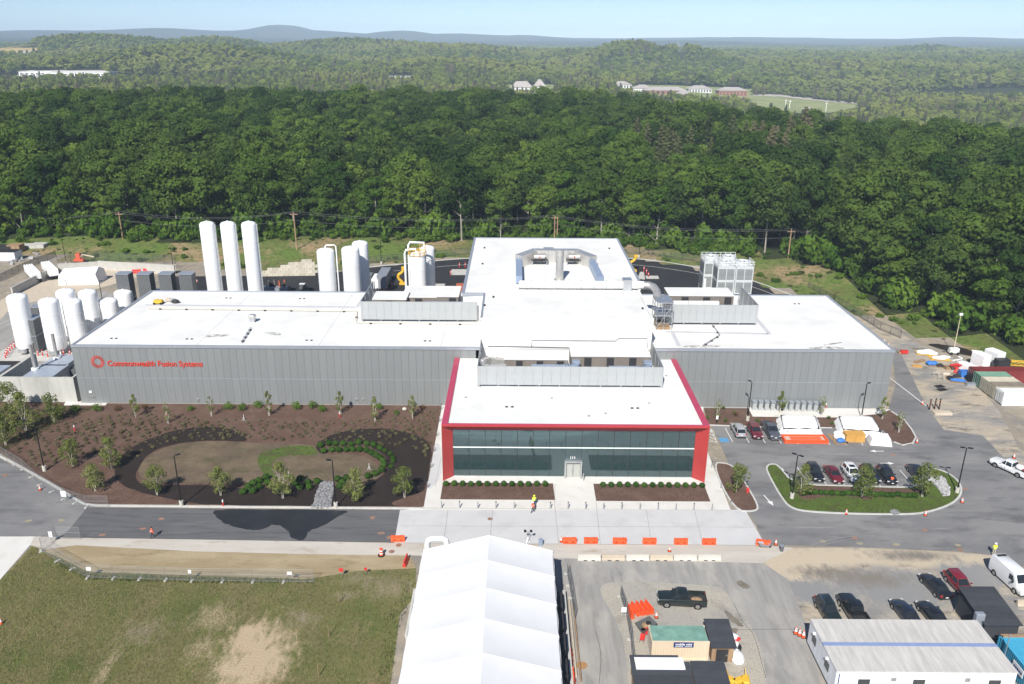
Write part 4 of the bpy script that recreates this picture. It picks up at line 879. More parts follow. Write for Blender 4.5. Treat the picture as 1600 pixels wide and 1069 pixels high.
# ================================================================== yard plant: tanks, stacks, cooling tower
def tank(label, x, y, h, r, name='storage_tank', group=None, pipe=None, ladder=False, legs=True, clearance=1.3):
    t = thing(name, label, 'tank', (x,y,0), group=group)
    b = clearance; prof = [(0.02,b-.35),(r*.55,b-.28),(r*.9,b-.05),(r,b+.25)] + [(r,b+.25+(h-b-1.05)*k/4) for k in range(1,5)] + [(r*.97,h-.55),(r*.80,h-.22),(r*.45,h-.05),(0.02,h)]
    MB().lathe(prof, 28).build('shell', 'tank_white', t, True)
    for k in range(1,4): MB().lathe([(r+.004,0),(r+.03,.03),(r+.03,.09),(r+.004,.12)], 28, (0,0,b+.25+(h-b-1.05)*k/4)).build('weld_band', 'tank_white', t, True)
    if legs:
        for k in range(4):
            a = math.pi/4+k*math.pi/2; MB().box(r*.72*math.cos(a)-.13,r*.72*math.cos(a)+.13,r*.72*math.sin(a)-.13,r*.72*math.sin(a)+.13,-.05,b+.3).build('leg', 'white_paint', t)
    MB().cyl((0,0,h-.1),(0,0,h+.18),.18,n=10).build('top_fitting', 'white_paint', t)
    MB().box(-.7,.7,-r-.30,-r*.8,.5,1.3).build('valve_box', 'steel', t)
    if ladder:
        l = MB().box(r+.10,r+.16,-.28,-.22,.3,h-.6).box(r+.10,r+.16,.22,.28,.3,h-.6)
        for k in range(int(h/.6)): l.box(r+.11,r+.15,-.22,.22,.5+k*.6,.56+k*.6)
        l.build('ladder', 'white_paint', t)
        for z in (h*.2,h*.5,h*.8): MB().box(r-.05,r+.12,-.25,.25,z,z+.08).build('ladder_bracket', 'white_paint', t)
    if pipe:
        MB().tube([(0,0,h-.2),(0,0,h+.5),(.3,0,h+.75),(r+.1,0,h+.8),(r+.5,0,h+.5),(r+.55,0,h*.5),(r+.55,0,.4)], .15, 8).build('vent_pipe', 'tank_white', t, True)
    return t
for i, (px, py) in enumerate([(321.5,346),(354,346),(387,346)]):
    Y = 188; p = SY(px, py, Y); dx = p.x
    tank(('very tall slim white tank nearest the grey louvred stacks','very tall slim white tank between its two twins','very tall slim white tank nearest the stone block wall')[i], p.x+.15, Y, p.z, 1.72, 'tall_tank', 'three tall tanks', ladder=True)
LT = [('white tank beside the grey louvred cabinet near the concrete enclosure',25,459.5,163.5,2.02),('white tank between that louvred cabinet and the building corner',74.5,466,162.5,2.0),('white tank at the back of the tank cluster, partly hidden by a nearer one',101,451.6,172,2.0),
      ('white tank standing closest to the building corner',111,467,165,1.95),('white tank with a shadow across its lower half',135.5,452.6,174,2.0),('short white tank with a faint pink mark beside the roof edge',168,466,176,2.0),('short white tank with dark bolts nearest the row of grey stacks',191.5,452.6,183,2.05)]
for lb, px, py, Y, r in LT:
    p = SY(px, py, Y); t = tank(lb, p.x, Y, p.z, r); MB().tube([(r*.9,-r*.55,.6),(r*.9,-r*.55,2.2),(r*1.05,-r*.3,3.0),(r*1.05,-r*.3,p.z*.6)], .09, 6).build('fill_pipe', 'steel', t, True); MB().box(-.35,.35,-r-.03,-r+.05,2.4,3.0).build('warning_plate', 'sign_white', t)
for lb, px, py, Y, r, pp in [('white tank with an arched vent pipe standing beside the stone block wall',508,388,191,2.1,True),('white tank in front of a taller one between two others',547,385,191,2.15,False),('taller white tank half hidden behind its neighbour',562,376.5,198,2.0,False),('slim white tank just behind the one with yellow railings',667,384,200,1.9,False)]:
    p = SY(px, py, Y); tank(lb, p.x, Y, p.z, r, pipe=pp, legs=False, clearance=.9)
p = SY(652,394,193); t = tank('white tank crowned by a yellow railed platform and arched pipes', p.x, 193, p.z, 2.0, legs=False, clearance=.9); h = p.z
for k in range(10):
    a = 2*math.pi*k/10; MB().cyl((2.2*math.cos(a),2.2*math.sin(a),h-.6),(2.2*math.cos(a),2.2*math.sin(a),h+.9),.07,n=6).build('rail_post', 'yellow_paint', t)
for z in (h-.5,h+.2,h+.9): MB().tube([(2.2*math.cos(2*math.pi*k/20),2.2*math.sin(2*math.pi*k/20),z) for k in range(21)], .07, 6).build('guard_rail', 'yellow_paint', t)
MB().tube([(.6,-.5,h),(.6,-.5,h+2.0),(2.0,-.5,h+2.0),(2.0,-.5,h)], .07, 6).build('platform_cage', 'yellow_paint', t)
MB().tube([(-3,-.5,.3),(-3,-.5,h-.2),(-2.7,-.5,h+.6),(-.4,0,h+.8),(-.3,0,h-.3)], .26, 10).build('riser_pipe', 'tank_white', t, True); MB().tube([(-2.2,.6,1),(-2.2,.6,h+1.6),(-1.8,.6,h+2.3),(1.6,.6,h+2.2),(1.7,.6,h-.2)], .26, 10).build('riser_pipe', 'tank_white', t, True)
# grey louvred stacks
def stack(label, x, y, sx, sy, h, name='louvred_cabinet'):
    t = thing(name, label, 'cabinet', (x,y,0))
    MB().box(-sx/2,sx/2,-sy/2,sy/2,-.05,h-.15).build('casing', 'dark_panel', t); MB().box(-sx/2-.12,sx/2+.12,-sy/2-.12,sy/2+.12,h-.15,h).build('cap', 'coping', t)
    n = 9
    for k in range(n): MB().box(-sx/2+sx*(k+.25)/n,-sx/2+sx*(k+.75)/n,-sy/2-.07,-sy/2,.6,h-.4).build('louvre', 'louvre_grey', t)
    MB().box(-sx/2-.05,sx/2+.05,-sy/2-.1,sy/2+.05,h*.5,h*.5+.15).build('band', 'coping', t)
    return t
mat('dark_panel', (0.13,0.135,0.14), 0.55, metal=0.2, var=0.06); mat('louvre_grey', (0.20,0.205,0.21), 0.5, metal=0.3, var=0.06)
for i, px in enumerate((192,225,258.5,290.5)):
    p = SY(px, 427, 184); stack(['grey louvred stack beside the short tanks','grey louvred stack second along from the short tanks','grey louvred stack third along from the short tanks','grey louvred stack next to the three tall tanks'][i], p.x, 184.5, 3.0, 2.6, p.z)
b = S(54,550); stack('grey louvred cabinet standing between two white tanks by the concrete enclosure', b.x, b.y+1, 3.0, 3.4, SY(54,498,b.y).z)
b = S(58,505); stack('small grey louvred box behind the tall cabinet', b.x, b.y+1, 1.8, 2.0, 4)
# cooling tower
ct = thing('cooling_tower', 'galvanised cooling tower of four louvred cells with railings on top', 'cooling tower', (48.2,192,0))
H0, H1 = 5.0, 11.9
for ix in range(2):
    for iy in range(2):
        x0 = 1.6+ix*4.45 if iy == 0 else -.6+ix*4.45; y0 = 1.5+iy*5.2
        c_ = MB().box(x0,x0+4.3,y0,y0+4.7,H0,H1).build('cell', 'unit_grey', ct)
        for sx, sy, ax in ((x0,y0,'x'),):
            for lev in range(2):
                za = H0+.35+lev*3.35
                for k in range(9):
                    MB().box(x0+.25,x0+2.05,y0-.06,y0-.01,za+k*.3,za+k*.3+.17).build('louvre', 'louvre_mid', c_); MB().box(x0+2.25,x0+4.05,y0-.06,y0-.01,za+k*.3,za+k*.3+.17).build('louvre', 'louvre_mid', c_)
                    MB().box(x0-.06,x0-.01,y0+.3,y0+4.4,za+k*.3,za+k*.3+.17).build('louvre', 'louvre_mid', c_)
        MB().lathe([(1.75,0),(1.85,.5),(1.75,1.0),(1.5,1.0),(1.5,.2)], 20, (x0+2.15,y0+2.35,H1)).build('fan_ring', 'unit_grey', c_, True)
        for k in range(6):
            a = k*math.pi/3; MB().obox((x0+2.15+.75*math.cos(a),y0+2.35+.75*math.sin(a),H1+.6),1.4,.3,.05,a).build('fan_blade', 'dark_panel', c_)
        for (px_, py_) in ((x0+.1,y0+.1),(x0+4.2,y0+.1),(x0+.1,y0+4.6),(x0+4.2,y0+4.6)): MB().box(px_-.12,px_+.12,py_-.12,py_+.12,-.05,H0+.01).build('leg', 'steel', ct)
for (xa_, ya_, xb_, yb_) in ((1.6,1.5,10.4,1.5),(10.4,1.5,10.4,6.3),(-.6,6.8,-.6,11.4),(-.6,11.4,8.2,11.4),(1.6,1.5,1.6,6.3),(-.6,6.8,1.6,6.3)):
    L_ = math.hypot(xb_-xa_,yb_-ya_); n = max(2,int(L_/1.1))
    for k in range(n+1): MB().cyl((xa_+(xb_-xa_)*k/n,ya_+(yb_-ya_)*k/n,H1),(xa_+(xb_-xa_)*k/n,ya_+(yb_-ya_)*k/n,H1+1.2),.06,n=6).build('rail_post', 'white_paint', ct)
    for z in (.6,1.2): MB().cyl((xa_,ya_,H1+z),(xb_,yb_,H1+z),.055,n=6).build('guard_rail', 'white_paint', ct)
MB().tube([(-1.5,1,9),(-1.5,1,5),(-1.2,-1,3),(-1.0,-3,3)], .35, 10).build('riser_pipe', 'white_paint', ct, True); MB().box(-4.5,-1.2,-3,2,0,4.6).build('pump_house', 'dark_panel', ct); MB().box(2,10,-.3,1.2,4.7,4.9).build('walkway', 'steel', ct)
for k in range(5): MB().cyl((-1.2+k*.6,-2.5,0),(-1.2+k*.6,-2.5,4.4),.05,n=6).build('pipe_post', 'steel', ct)
# yellow jib arms
for i, (px, py, fl) in enumerate([(629,444,1),(990,424,1)]):
    p = S(px, py); t = thing('jib_arm', ['yellow curved loading arm beside the tank with railings','yellow curved loading arm on the loop road behind the hall'][i], 'loading arm', (p.x,p.y,0))
    MB().tube([(0,0,0),(-.2,0,.8),(-.9,0,1.4),(-1.15,0,2.1),(-.9,0,2.8),(-.2,0,3.2),(.35,0,3.8),(.4,0,4.6)], .42, 10).build('arm', 'yellow_paint', t, True); MB().box(-.8,.8,-.8,.8,0,.5).build('base', 'yellow_paint', t); MB().box(-.1,.9,-.4,.4,4.3,5.0).build('head', 'yellow_paint', t)
# yard odds: long grey box, skids, pads, pipe racks
def crate(label, px, py, sx, sy, sz, m, name='equipment_box', cat='box', rz=0, lid=None, z=0.0):
    p = S(px, py, z); t = thing(name, label, cat, (p.x,p.y+sy/2,z), rz)
    MB().box(-sx/2,sx/2,-sy/2,sy/2,0,sz*.96).build('case', m, t); MB().box(-sx/2-.04,sx/2+.04,-sy/2-.04,sy/2+.04,sz*.96,sz).build('lid', lid or m, t)
    for s_ in (-.4,.4): MB().box(sx*s_-.08,sx*s_+.08,-sy/2+.02,sy/2-.02,-.1,.02).build('skid', 'dark_metal', t)
    return t
crate('long grey machine enclosure on a white and red bunded slab', 597, 451, 2.6, 9, 3.6, 'coping', 'machine_enclosure', 'enclosure')
crate('white machine housing next to the long grey enclosure', 586, 451, 1.8, 6, 2.6, 'tank_white', 'machine_enclosure', 'enclosure')
mat('orange_brown', (0.42,0.12,0.06), 0.7, var=0.1)
crate('rust red flat tray beside the hall wall', 720, 460, 3.4, 9, .5, 'orange_brown', 'spill_tray', 'tray')
sheet('concrete_pad', SP([(706,421),(736,421),(733,430),(703,430)]), .03, 'concrete'); sheet('concrete_pad', SP([(677,443.5),(696,443.5),(693,449.5),(674,449.5)]), .03, 'concrete'); sheet('concrete_pad', SP([(1008,431),(1028,431),(1030,436),(1010,436)]), .03, 'concrete'); sheet('concrete_pad', SP([(1000,425),(1006,425),(1008,437),(996,436)]), .03, 'concrete')
for i, (px, py) in enumerate([(704,430),(718,418),(727,418),(607,438),(612,448),(605,455),(600,458),(590,458),(582,458),(1006,424),(1010,428),(1013,433)]):
    p = S(px, py); t = thing('safety_bollard', 'red safety bollard guarding the yard plant', 'bollard', (p.x,p.y,0), group='red bollards in the service yard'); MB().cyl((0,0,-.05),(0,0,1.5),.14,n=10).build('post', 'red_plastic', t); MB().cyl((0,0,.9),(0,0,1.15),.146,n=10).build('band', 'sign_white', t)
for i, (px, py, m) in enumerate([(441,452,'orange_brown'),(425,452,'hvac_brown')]):
    p = S(px, py); t = thing('cable_reel', ['rust coloured cable reel on the grey pad','brown cable reel beside the tall tank ladder'][i], 'cable reel', (p.x,p.y,0), rad(25))
    for s_ in (-.7,.7): MB().cyl((s_-.06,0,1.3),(s_+.06,0,1.3),1.3,n=20).build('flange', m, t)
    MB().cyl((-.64,0,1.3),(.64,0,1.3),.75,n=16).build('drum', 'dark_metal', t)
crate('grey flat rack behind the lettered wing', 428, 455.5, 7, 2, 1.0, 'coping', 'pipe_rack', 'rack'); crate('small dark pump skid on the grey pad', 472, 452, 1.4, 1.2, 1.4, 'dark_panel', 'pump_skid', 'pump', lid='white_paint')
crate('dark pump skid between the taller tanks and the long enclosure', 574, 446, 2.2, 4, 2.6, 'dark_panel', 'pump_skid', 'pump', lid='steel')
# pale horizontal tank between stacks
p = SY(243,451,190); t = thing('horizontal_tank', 'white horizontal tank behind the grey louvred stacks', 'tank', (p.x-1,190,0)); MB().tube([(-2.6,0,p.z-1.2),(-2.3,0,p.z-1.2),(2.3,0,p.z-1.2),(2.6,0,p.z-1.2)], [.5,1.2,1.2,.5], 16).build('shell', 'tank_white', t, True)
for s_ in (-1.6,1.6): MB().box(s_-.2,s_+.2,-.9,.9,0,p.z-2.0).build('saddle', 'steel', t)
# ---- concrete enclosure at the building's end
W0 = S(0,628); ey = 137.6; ez = SY(60,590,ey).z; exr = SY(116,600,ey).x
en = thing('concrete_enclosure', 'cast concrete wall enclosure with grey machine roofs beside the lettered wing', 'enclosure', (exr, ey, 0))
def ep(mb, n_, m, sm=False): o = mb.build(n_, m, en, sm); o.location = (-exr,-ey,0); return o
for k in range(8): ep(MB().box(exr-5.0*(k+1)+.015,exr-5.0*k-.015,ey,ey+.4,-.1,ez), 'wall_section', 'concrete_cast')
yb_ = S(56,548,ez).y
ep(MB().box(exr-.4,exr-.01,ey+.402,ey+9.5,-.1,ez-.003), 'wall_section', 'concrete_cast'); xi = S(0,588,ez).x
xq = S(52,552,ez); ep(MB().prism([(xq.x,xq.y),(xq.x+.5,xq.y),(S(-2,589,ez).x+.3,ey+.39),(S(-2,589,ez).x-.3,ey+.39)],-.1,ez-.004), 'wall_section', 'concrete_cast')
for (ax, ay, bx, by, zz, cx_, cy_) in [(34,589,98,577,4.0,55,577),(63,571,117,561,4.0,89,560)]:
    A = S(ax, ay, zz); B = S(bx, by, zz); q = ep(MB().box(A.x,B.x,A.y,B.y+2.4,-.1,zz), 'machine_roof', 'machine_lid'); 
    C_ = S(cx_, cy_, zz); tp = SY(cx_-7, cy_-38, C_.y); ep(MB().cyl((C_.x,C_.y,zz-.05),(C_.x,C_.y,tp.z),.32,n=14), 'exhaust_pipe', 'duct_steel', True); ep(MB().cyl((C_.x,C_.y,zz),(C_.x,C_.y,zz+.3),.7,n=14), 'pipe_collar', 'white_paint', True)
    ep(MB().box(B.x+.1,B.x+1.6,A.y+.2,A.y+3,-.1,zz-1), 'machine_cabinet', 'dark_panel')
mat('machine_lid', (0.40,0.45,0.52), 0.4, metal=0.3, var=0.1)
p = S(10,580,3); t = thing('tool_shed', 'low grey machine roof outside the slanting concrete wall', 'shed', (p.x-5,p.y,0)); MB().box(-4,4,-1.5,3,-.05,2.8).build('body', 'coping', t); MB().box(-4.1,4.1,-1.6,3.1,2.8,3.0).build('roof', 'machine_lid', t)
tag(MB().prism([(x-S(115,632).x,y-S(115,632).y) for x,y in SP([(103,628.5),(170,628.5),(165,634),(100,634)])], 0, .1).build('door_slab', 'walk_concrete', loc=(S(115,632).x,S(115,632).y,.03)), kind='structure')
for i, (px, py) in enumerate([(9,560),(11,556),(13,553),(16,549),(19,546),(23,543),(60,556),(67,556),(75,558),(100,556),(110,556)]):
    p = S(px, py); t = thing('safety_bollard', 'red safety bollard guarding the white tanks', 'bollard', (p.x,p.y,0), group='red bollards around the tank cluster'); MB().cyl((0,0,-.05),(0,0,1.3),.13,n=10).build('post', 'red_plastic', t); MB().cyl((0,0,.85),(0,0,1.05),.136,n=10).build('band', 'sign_white', t)
# ---- back yard: tube trailers, wrapped load, low walls
def tube_trailer(label, px, py, rz):
    p = S(px, py); t = thing('tube_trailer', label, 'trailer', (p.x,p.y,0), rz)
    MB().box(-5.5,5.5,-1.2,1.2,.9,1.15).build('chassis', 'dark_metal', t); MB().box(-5.4,5.4,-1.2,1.2,1.15,2.9,.08).build('casing', 'white_paint', t)
    for k in range(4): MB().cyl((-5.35,-.9+k*.6,2.95),(5.35,-.9+k*.6,2.95),.27,n=10).build('gas_tube', 'white_paint', t, True)
    for x in (3.6,4.8):
        for s_ in (-1.0,1.0): MB().cyl((x,s_-.15,.5),(x,s_+.15,.5),.5,n=14).build('wheel', 'rubber', t)
    for s_ in (-.8,.8): MB().box(-4.6,-4.4,s_-.1,s_+.1,-.02,.9).build('landing_leg', 'dark_metal', t)
    return t
p1_, p2_ = S(64,446), S(42,423); ang = math.atan2(p1_.y-p2_.y, p1_.x-p2_.x)
tube_trailer('white gas tube trailer nearer the lumber pile', 53, 436, ang); tube_trailer('white gas tube trailer nearer the wrapped load', 80, 431, ang)
p = S(131,440); t = thing('wrapped_load', 'big load wrapped in white sheeting on the yard slab', 'wrapped load', (p.x,p.y,0), rad(8))
MB().add([(-5.5,-3.2,0),(5.2,-3.4,0),(5.4,3,0),(-5.2,3.2,0),(-5.2,-2.9,2.6),(4.4,-3,2.8),(5.0,2.6,2.9),(-4.9,2.8,2.7),(-4.4,-.4,4.0),(4.6,0,4.2)], [(0,1,5,4),(1,2,6,9,5),(2,3,7,6),(3,0,4,8,7),(4,5,9,8),(8,9,6,7),(3,2,1,0)]).build('sheeting', 'tarp_white', t); MB().box(-5.0,5.0,-3.0,2.9,-.02,.12).build('pallet', 'wood', t)
def wall_run(label, a, b, h, thick, m, n, name='retaining_wall', zb=-.2):
    A, B = Vector((*a,0)), Vector((*b,0)); L_ = (B-A).length; t = thing(name, label, 'wall', (A.x,A.y,0), math.atan2(B.y-A.y,B.x-A.x))
    me = MB().box(.01,L_/n-.01,-thick/2,thick/2,zb,h).data('wall_section')
    for k in range(n): obj('wall_section', me, m, t, (k*L_/n,0,0))
    return t
A, B = SP([(155,421),(274,428)]); A2 = SP([(60,440)])[0]
wall_run('long pale concrete retaining wall behind the wrapped load', A, B, 2.6, .4, 'concrete', 8); wall_run('pale concrete retaining wall behind the tube trailers', SP([(92,425)])[0], A, 2.4, .4, 'concrete', 4); wall_run('grey concrete wall beside the lumber pile', SP([(20,462)])[0], SP([(88,427)])[0], 2.2, .4, 'concrete', 5)
wall_run('low white site hoarding beside the tube trailers', SP([(103,446)])[0], SP([(112,425)])[0], 1.6, .1, 'sign_white', 5, 'hoarding')
# stone block retaining wall: stacked blocks
A = Vector((*SP([(402,431.5)])[0],0)); B = Vector((*SP([(497,430)])[0],0)); L_ = (B-A).length; sw = thing('block_wall', 'stepped tan stone block wall at the foot of the bank', 'wall', tuple(A), math.atan2(B.y-A.y,B.x-A.x))
bm_ = MB().box(.015,1.48,-.5,.5,0.012,.74,.04).data('block'); n = int(L_/1.5)
for c_ in range(6):
    for k in range(n):
        hmax = 2+min(4, int(k*.55)) if k < n*.75 else 6-int((k-n*.75)*.6)
        if c_ < hmax: obj('block', bm_, 'block_tan', sw, (k*1.5+(.75 if c_ % 2 else 0), c_*.12, c_*.75))
for i, (px, py, rz) in enumerate([(218,427,.1),(233,426,.15),(245,426,.15)]):
    pass
# far-corner clutter
crate('wooden crate by the pale concrete frame', 22, 396, 4, 3, 2.6, 'wood', 'wooden_crate', 'crate'); crate('open pale concrete frame beside the wooden crate', 42, 391, 6, 3, 1.6, 'concrete', 'precast_vault', 'concrete vault'); crate('pale concrete block with a square hole near the forest', 58, 391, 4.5, 3.5, 1.8, 'concrete', 'precast_vault', 'concrete vault'); crate('white site cabin at the yard corner', 4, 408, 8, 4, 2.8, 'white_paint', 'site_cabin', 'cabin', lid='dark_metal'); crate('dark skip at the yard corner', 3, 396, 6, 3, 2.2, 'dark_metal', 'skip', 'skip')
for i in range(14):
    px, py = random.uniform(15,60), 0; py = 412-(px-15)*.33+random.uniform(-4,4); p = S(px, py)
    t = thing('debris_piece', 'pale broken concrete piece in the heap by the yard fence', 'rubble', (p.x,p.y,0), random.uniform(0,3), group='rubble heap at the yard corner'); MB().box(-random.uniform(.4,1.1),random.uniform(.4,1.1),-.4,.4,0,random.uniform(.3,.8),.06).build('chunk', 'stone', t)
p = S(125,411); t = thing('orange_lift', 'small orange tracked lift beyond the retaining wall', 'lift', (p.x,p.y,0)); MB().box(-1.4,1.4,-.8,.8,.5,1.3).build('chassis', 'hivis_orange', t); MB().tube([(0,0,1.2),(1.2,0,2.6),(4.6,0,1.9)], .22, 8).build('boom', 'cont_beige', t); MB().box(-.7,.5,-.6,.6,1.3,3.0).build('cab', 'hivis_orange', t)
for s_ in (-.8,.8): MB().box(-1.5,1.5,s_-.25,s_+.25,0,.6,.12).build('track', 'rubber', t)

# ================================================================== tent in the foreground
TX0, TX1, TXM, TY1, TY0 = -10.95, 4.8, -2.95, 84.2, 52.0; TE, TP = 4.95, 7.05
tent = thing('marquee', 'huge white gabled marquee tent with rippled roof panels', 'tent', (TXM, TY1, 0))
nbay = 6; bl_ = 5.05
for k in range(nbay):
    y0 = -bl_*k; y1 = y0-bl_
    for s_ in (-1, 1):
        ex_ = (TX0 if s_ < 0 else TX1)-TXM; mb = MB(); nu, nv = 7, 9; vs = []
        for j in range(nv+1):
            v = j/nv
            for i in range(nu+1):
                u = i/nu; sag = .34*math.sin(math.pi*v)**1.0*(.35+.65*math.sin(math.pi*min(1,u*.9+.05))); crease = .10*math.exp(-((v-.5)/.07)**2)*u
                vs.append((ex_*u*(1.0+(.012*math.sin(math.pi*v))), y0+(y1-y0)*v, TP+(TE-TP)*u - sag*.55 + crease*.3 + .018*math.sin(u*23+k*1.7)*math.sin(v*9+u*4) + .1*math.sin(math.pi*v*1)*0))
        fs = [(j*(nu+1)+i, j*(nu+1)+i+1, (j+1)*(nu+1)+i+1, (j+1)*(nu+1)+i) for j in range(nv) for i in range(nu)]
        if s_ > 0: fs = [f[::-1] for f in fs]
        mb.add(vs, fs); mb.build('roof_panel', 'tent_fabric', tent, True)
    for s_ in (-1,1):
        ex_ = (TX0 if s_ < 0 else TX1)-TXM
        MB().box(ex_-.03,ex_+.03,y1+.05,y0-.05,.3,TE-.02).build('side_curtain', 'tent_fabric' if s_ < 0 else 'dark_metal', tent); MB().box(ex_-.1,ex_+.1,y0-.1,y0+.1,0,TE).build('upright', 'steel', tent)
        MB().tube([(ex_,y0,TE+.02),(0,y0,TP+.03)], .07, 6).build('rafter', 'tent_fabric', tent)
MB().add([(TX0-TXM,0.02,0),(TX1-TXM,0.02,0),(TX1-TXM,0.02,TE),(0,0.02,TP),(TX0-TXM,0.02,TE)], [(0,1,2,3,4)]).build('gable', 'tent_fabric', tent)
for k, y in enumerate((-6.0,-9.5,-13,-17)): MB().box(TX1-TXM+.1,TX1-TXM+.9,y-1.3,y+1.3,.3,2.6).build('side_unit', 'dark_metal', tent)
# white ducts at the gable
for i, (px, w_) in enumerate([(686,0)]):
    p = SY(668,858,86); t = thing('duct_bend', 'shiny white duct bend rising behind the marquee gable', 'duct', (p.x,86,0)); z_ = SY(686,842,86).z; x_ = SY(698,850,86).x-p.x
    MB().tube([(0,0,0),(0,0,z_-.7),(.15,0,z_-.2),(.6,0,z_),(x_-.5,0,z_),(x_-.1,0,z_-.2),(x_,0,z_-.7),(x_,0,.3)], .38, 12).build('duct', 'white_paint', t, True); MB().box(-.6,.6,-.5,.5,-.02,.4).build('base', 'steel', t); MB().ball((.9,.2,1.6),.8,.6,.6).build('fan_housing', 'white_paint', t, True)
p = S(648,930); t = thing('side_frame', 'grey framed side entrance against the marquee wall', 'frame', (TX0-.55,81,0))
MB().box(-.25,.0,-9.0,-1.0,2.2,2.5).build('header', 'concrete', t)
for y in (-1.1,-5,-8.9): MB().box(-.2,-.02,y-.1,y+.1,0,2.2).build('post', 'concrete', t)
MB().box(-.1,-.04,-8.8,-1.2,.1,2.2).build('sheet', 'sign_blue', t)
# timber rails beside the tent
for i, (x_, m, w_, lb) in enumerate([(6.15,'concrete',.35,'long grey timber rail beside the marquee'),(6.75,'concrete_tan',.18,'thin pale plank beside the long grey rail'),(7.2,'wood',.14,'brown weathered plank along the lane edge')]):
    t = thing('timber_rail', lb, 'rail', (x_,82-i*.8,0))
    for k in range(4 if i == 0 else 3): MB().box(-w_/2,w_/2,-4.2*(k+1)+.03,-4.2*k,.0 if i else .5,.35 if i else .95).build('plank', m, t)
    if i == 0:
        for k in range(5): MB().box(-.08,.08,-4.2*k-.08,-4.2*k+.08,-.05,.5).build('post', m, t)
# ---- plastic barriers
def barrier_mesh():
    mb = MB(); n = []
    prof = [(-.24,0),(-.24,.18),(-.10,.55),(-.09,.86),(.09,.86),(.10,.55),(.24,.18),(.24,0)]
    xs = [-.92,-.80,-.42,-.30,.30,.42,.80,.92]
    vs = []; m = len(prof)
    for k, x in enumerate(xs):
        f = 1.0 if k % 4 in (0,3) or True else .9
        notch = .0 if k in (0,1,6,7) else -.03
        vs += [(x, y*(.82 if k in (0,7) else 1.0), max(0, z+(notch if z > .8 else 0))) for y, z in prof]
    fs = [(k*m+i, (k+1)*m+i, (k+1)*m+(i+1)%m, k*m+(i+1)%m) for k in range(len(xs)-1) for i in range(m)]
    fs += [tuple(range(m)), tuple(range(len(vs)-1,len(vs)-m-1,-1))]
    return mb.add(vs, fs).data('shell')
BAR = barrier_mesh(); SLOT = MB().box(-.30,.30,-.262,-.17,.20,.34).data('forklift_slot'); CAPM = MB().cyl((0,0,0),(0,0,.05),.09,n=10).data('filler_cap')
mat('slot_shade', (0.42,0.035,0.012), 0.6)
def barrier(label, px, py, rz=0.0, m='orange_plastic', group=None, rx=0.0, z=0.02):
    p = S(px, py); t = thing('water_barrier', label, 'barrier', (p.x,p.y,z), rz, group)
    a = bpy.data.meshes.get('bar_'+m) or BAR.copy(); a.name = 'bar_'+m
    obj('shell', a, m, t)
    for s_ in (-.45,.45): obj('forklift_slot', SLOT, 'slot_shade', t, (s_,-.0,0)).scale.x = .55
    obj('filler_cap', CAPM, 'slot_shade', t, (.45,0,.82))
    if rx: t.rotation_euler.x = rx; t.location.z = .26
    return t
for px, py in [(890,848.5),(923,848.5),(968,849),(1014.5,849.3),(1063.5,849.8),(1107.5,850)]: barrier('orange water filled barrier in the spaced row along the concrete apron', px, py, 0, group='orange barriers along the apron')
barrier('orange barrier alone on the seam between the dark road and the apron', 622, 845.5, .03)
barrier('red orange barrier askew beside the grey wheelbarrow', 1192, 852, -.25)
for i in range(5): barrier('orange barrier lying in the slanted stack by the fence', 985+i*7.2, 957-i*1.0-(0 if i else -3), rad(112 if i else 100), group='stacked barriers by the fence')
barrier('faded red barrier standing on end by the striped drum', 634, 880, rad(84), 'red_plastic'); barrier('faded pink red barrier along the lane beside the marquee', 891, 1031, rad(88), 'red_plastic'); barrier('orange barrier at the lane edge next to the pink one', 895, 1062, rad(88))
for i, (px, py) in enumerate([(214,427),(231,425.5),(243,425.5)]): barrier(['red barrier nearest the wrapped load on the yard slab','red barrier in the middle on the yard slab','red barrier closest to the end of the retaining wall'][i], px, py, .1, 'red_plastic').scale = (1.3,1.3,1.3)
# ---- concrete barriers
def jersey_mesh(L_):
    prof = [(-.30,0),(-.30,.12),(-.16,.38),(-.10,.80),(.10,.80),(.16,.38),(.30,.12),(.30,0)]
    vs = [(x,y,z) for x in (-L_/2,L_/2) for y,z in prof]
    return MB().add(vs, [(i,i+8,(i+1)%8+8,(i+1)%8) for i in range(8)]+[tuple(range(8)),tuple(range(15,7,-1))]).data('body')
JM = jersey_mesh(2.96); JS = MB().box(-.22,.22,-.315,-.2,-.01,.13).data('lifting_slot')
for i, (px, m) in enumerate([(920.5,'concrete'),(958,'concrete_tan'),(996,'concrete'),(1033,'concrete_tan'),(1070,'concrete'),(1108,'concrete')]):
    p = S(px, 874.5); t = thing('concrete_barrier', ('pale concrete barrier in the butted row behind the apron' if m == 'concrete' else 'tan concrete barrier in the butted row behind the apron'), 'barrier', (p.x,p.y,0), group='concrete barrier row')
    me = bpy.data.meshes.get('jb_'+m) or JM.copy(); me.name = 'jb_'+m; obj('body', me, 'concrete_white' if m == 'concrete' else m, t)
    for s_ in (-.5,.5): obj('lifting_slot', JS, 'dark_metal', t, (s_,0,0))
p = S(1518,950); t = thing('concrete_barrier', 'tan concrete barrier beside the black roofed shed', 'barrier', (p.x,p.y,0)); obj('body', jersey_mesh(3.4), 'concrete_tan', t); obj('lifting_slot', JS, 'dark_metal', t)
p = S(1497,960); t = thing('concrete_barrier', 'tan concrete barrier end-on at the corner of the weedy patch', 'barrier', (p.x,p.y-1,0), rad(90)); obj('body', jersey_mesh(3.0), 'concrete_tan', t); obj('lifting_slot', JS, 'dark_metal', t)
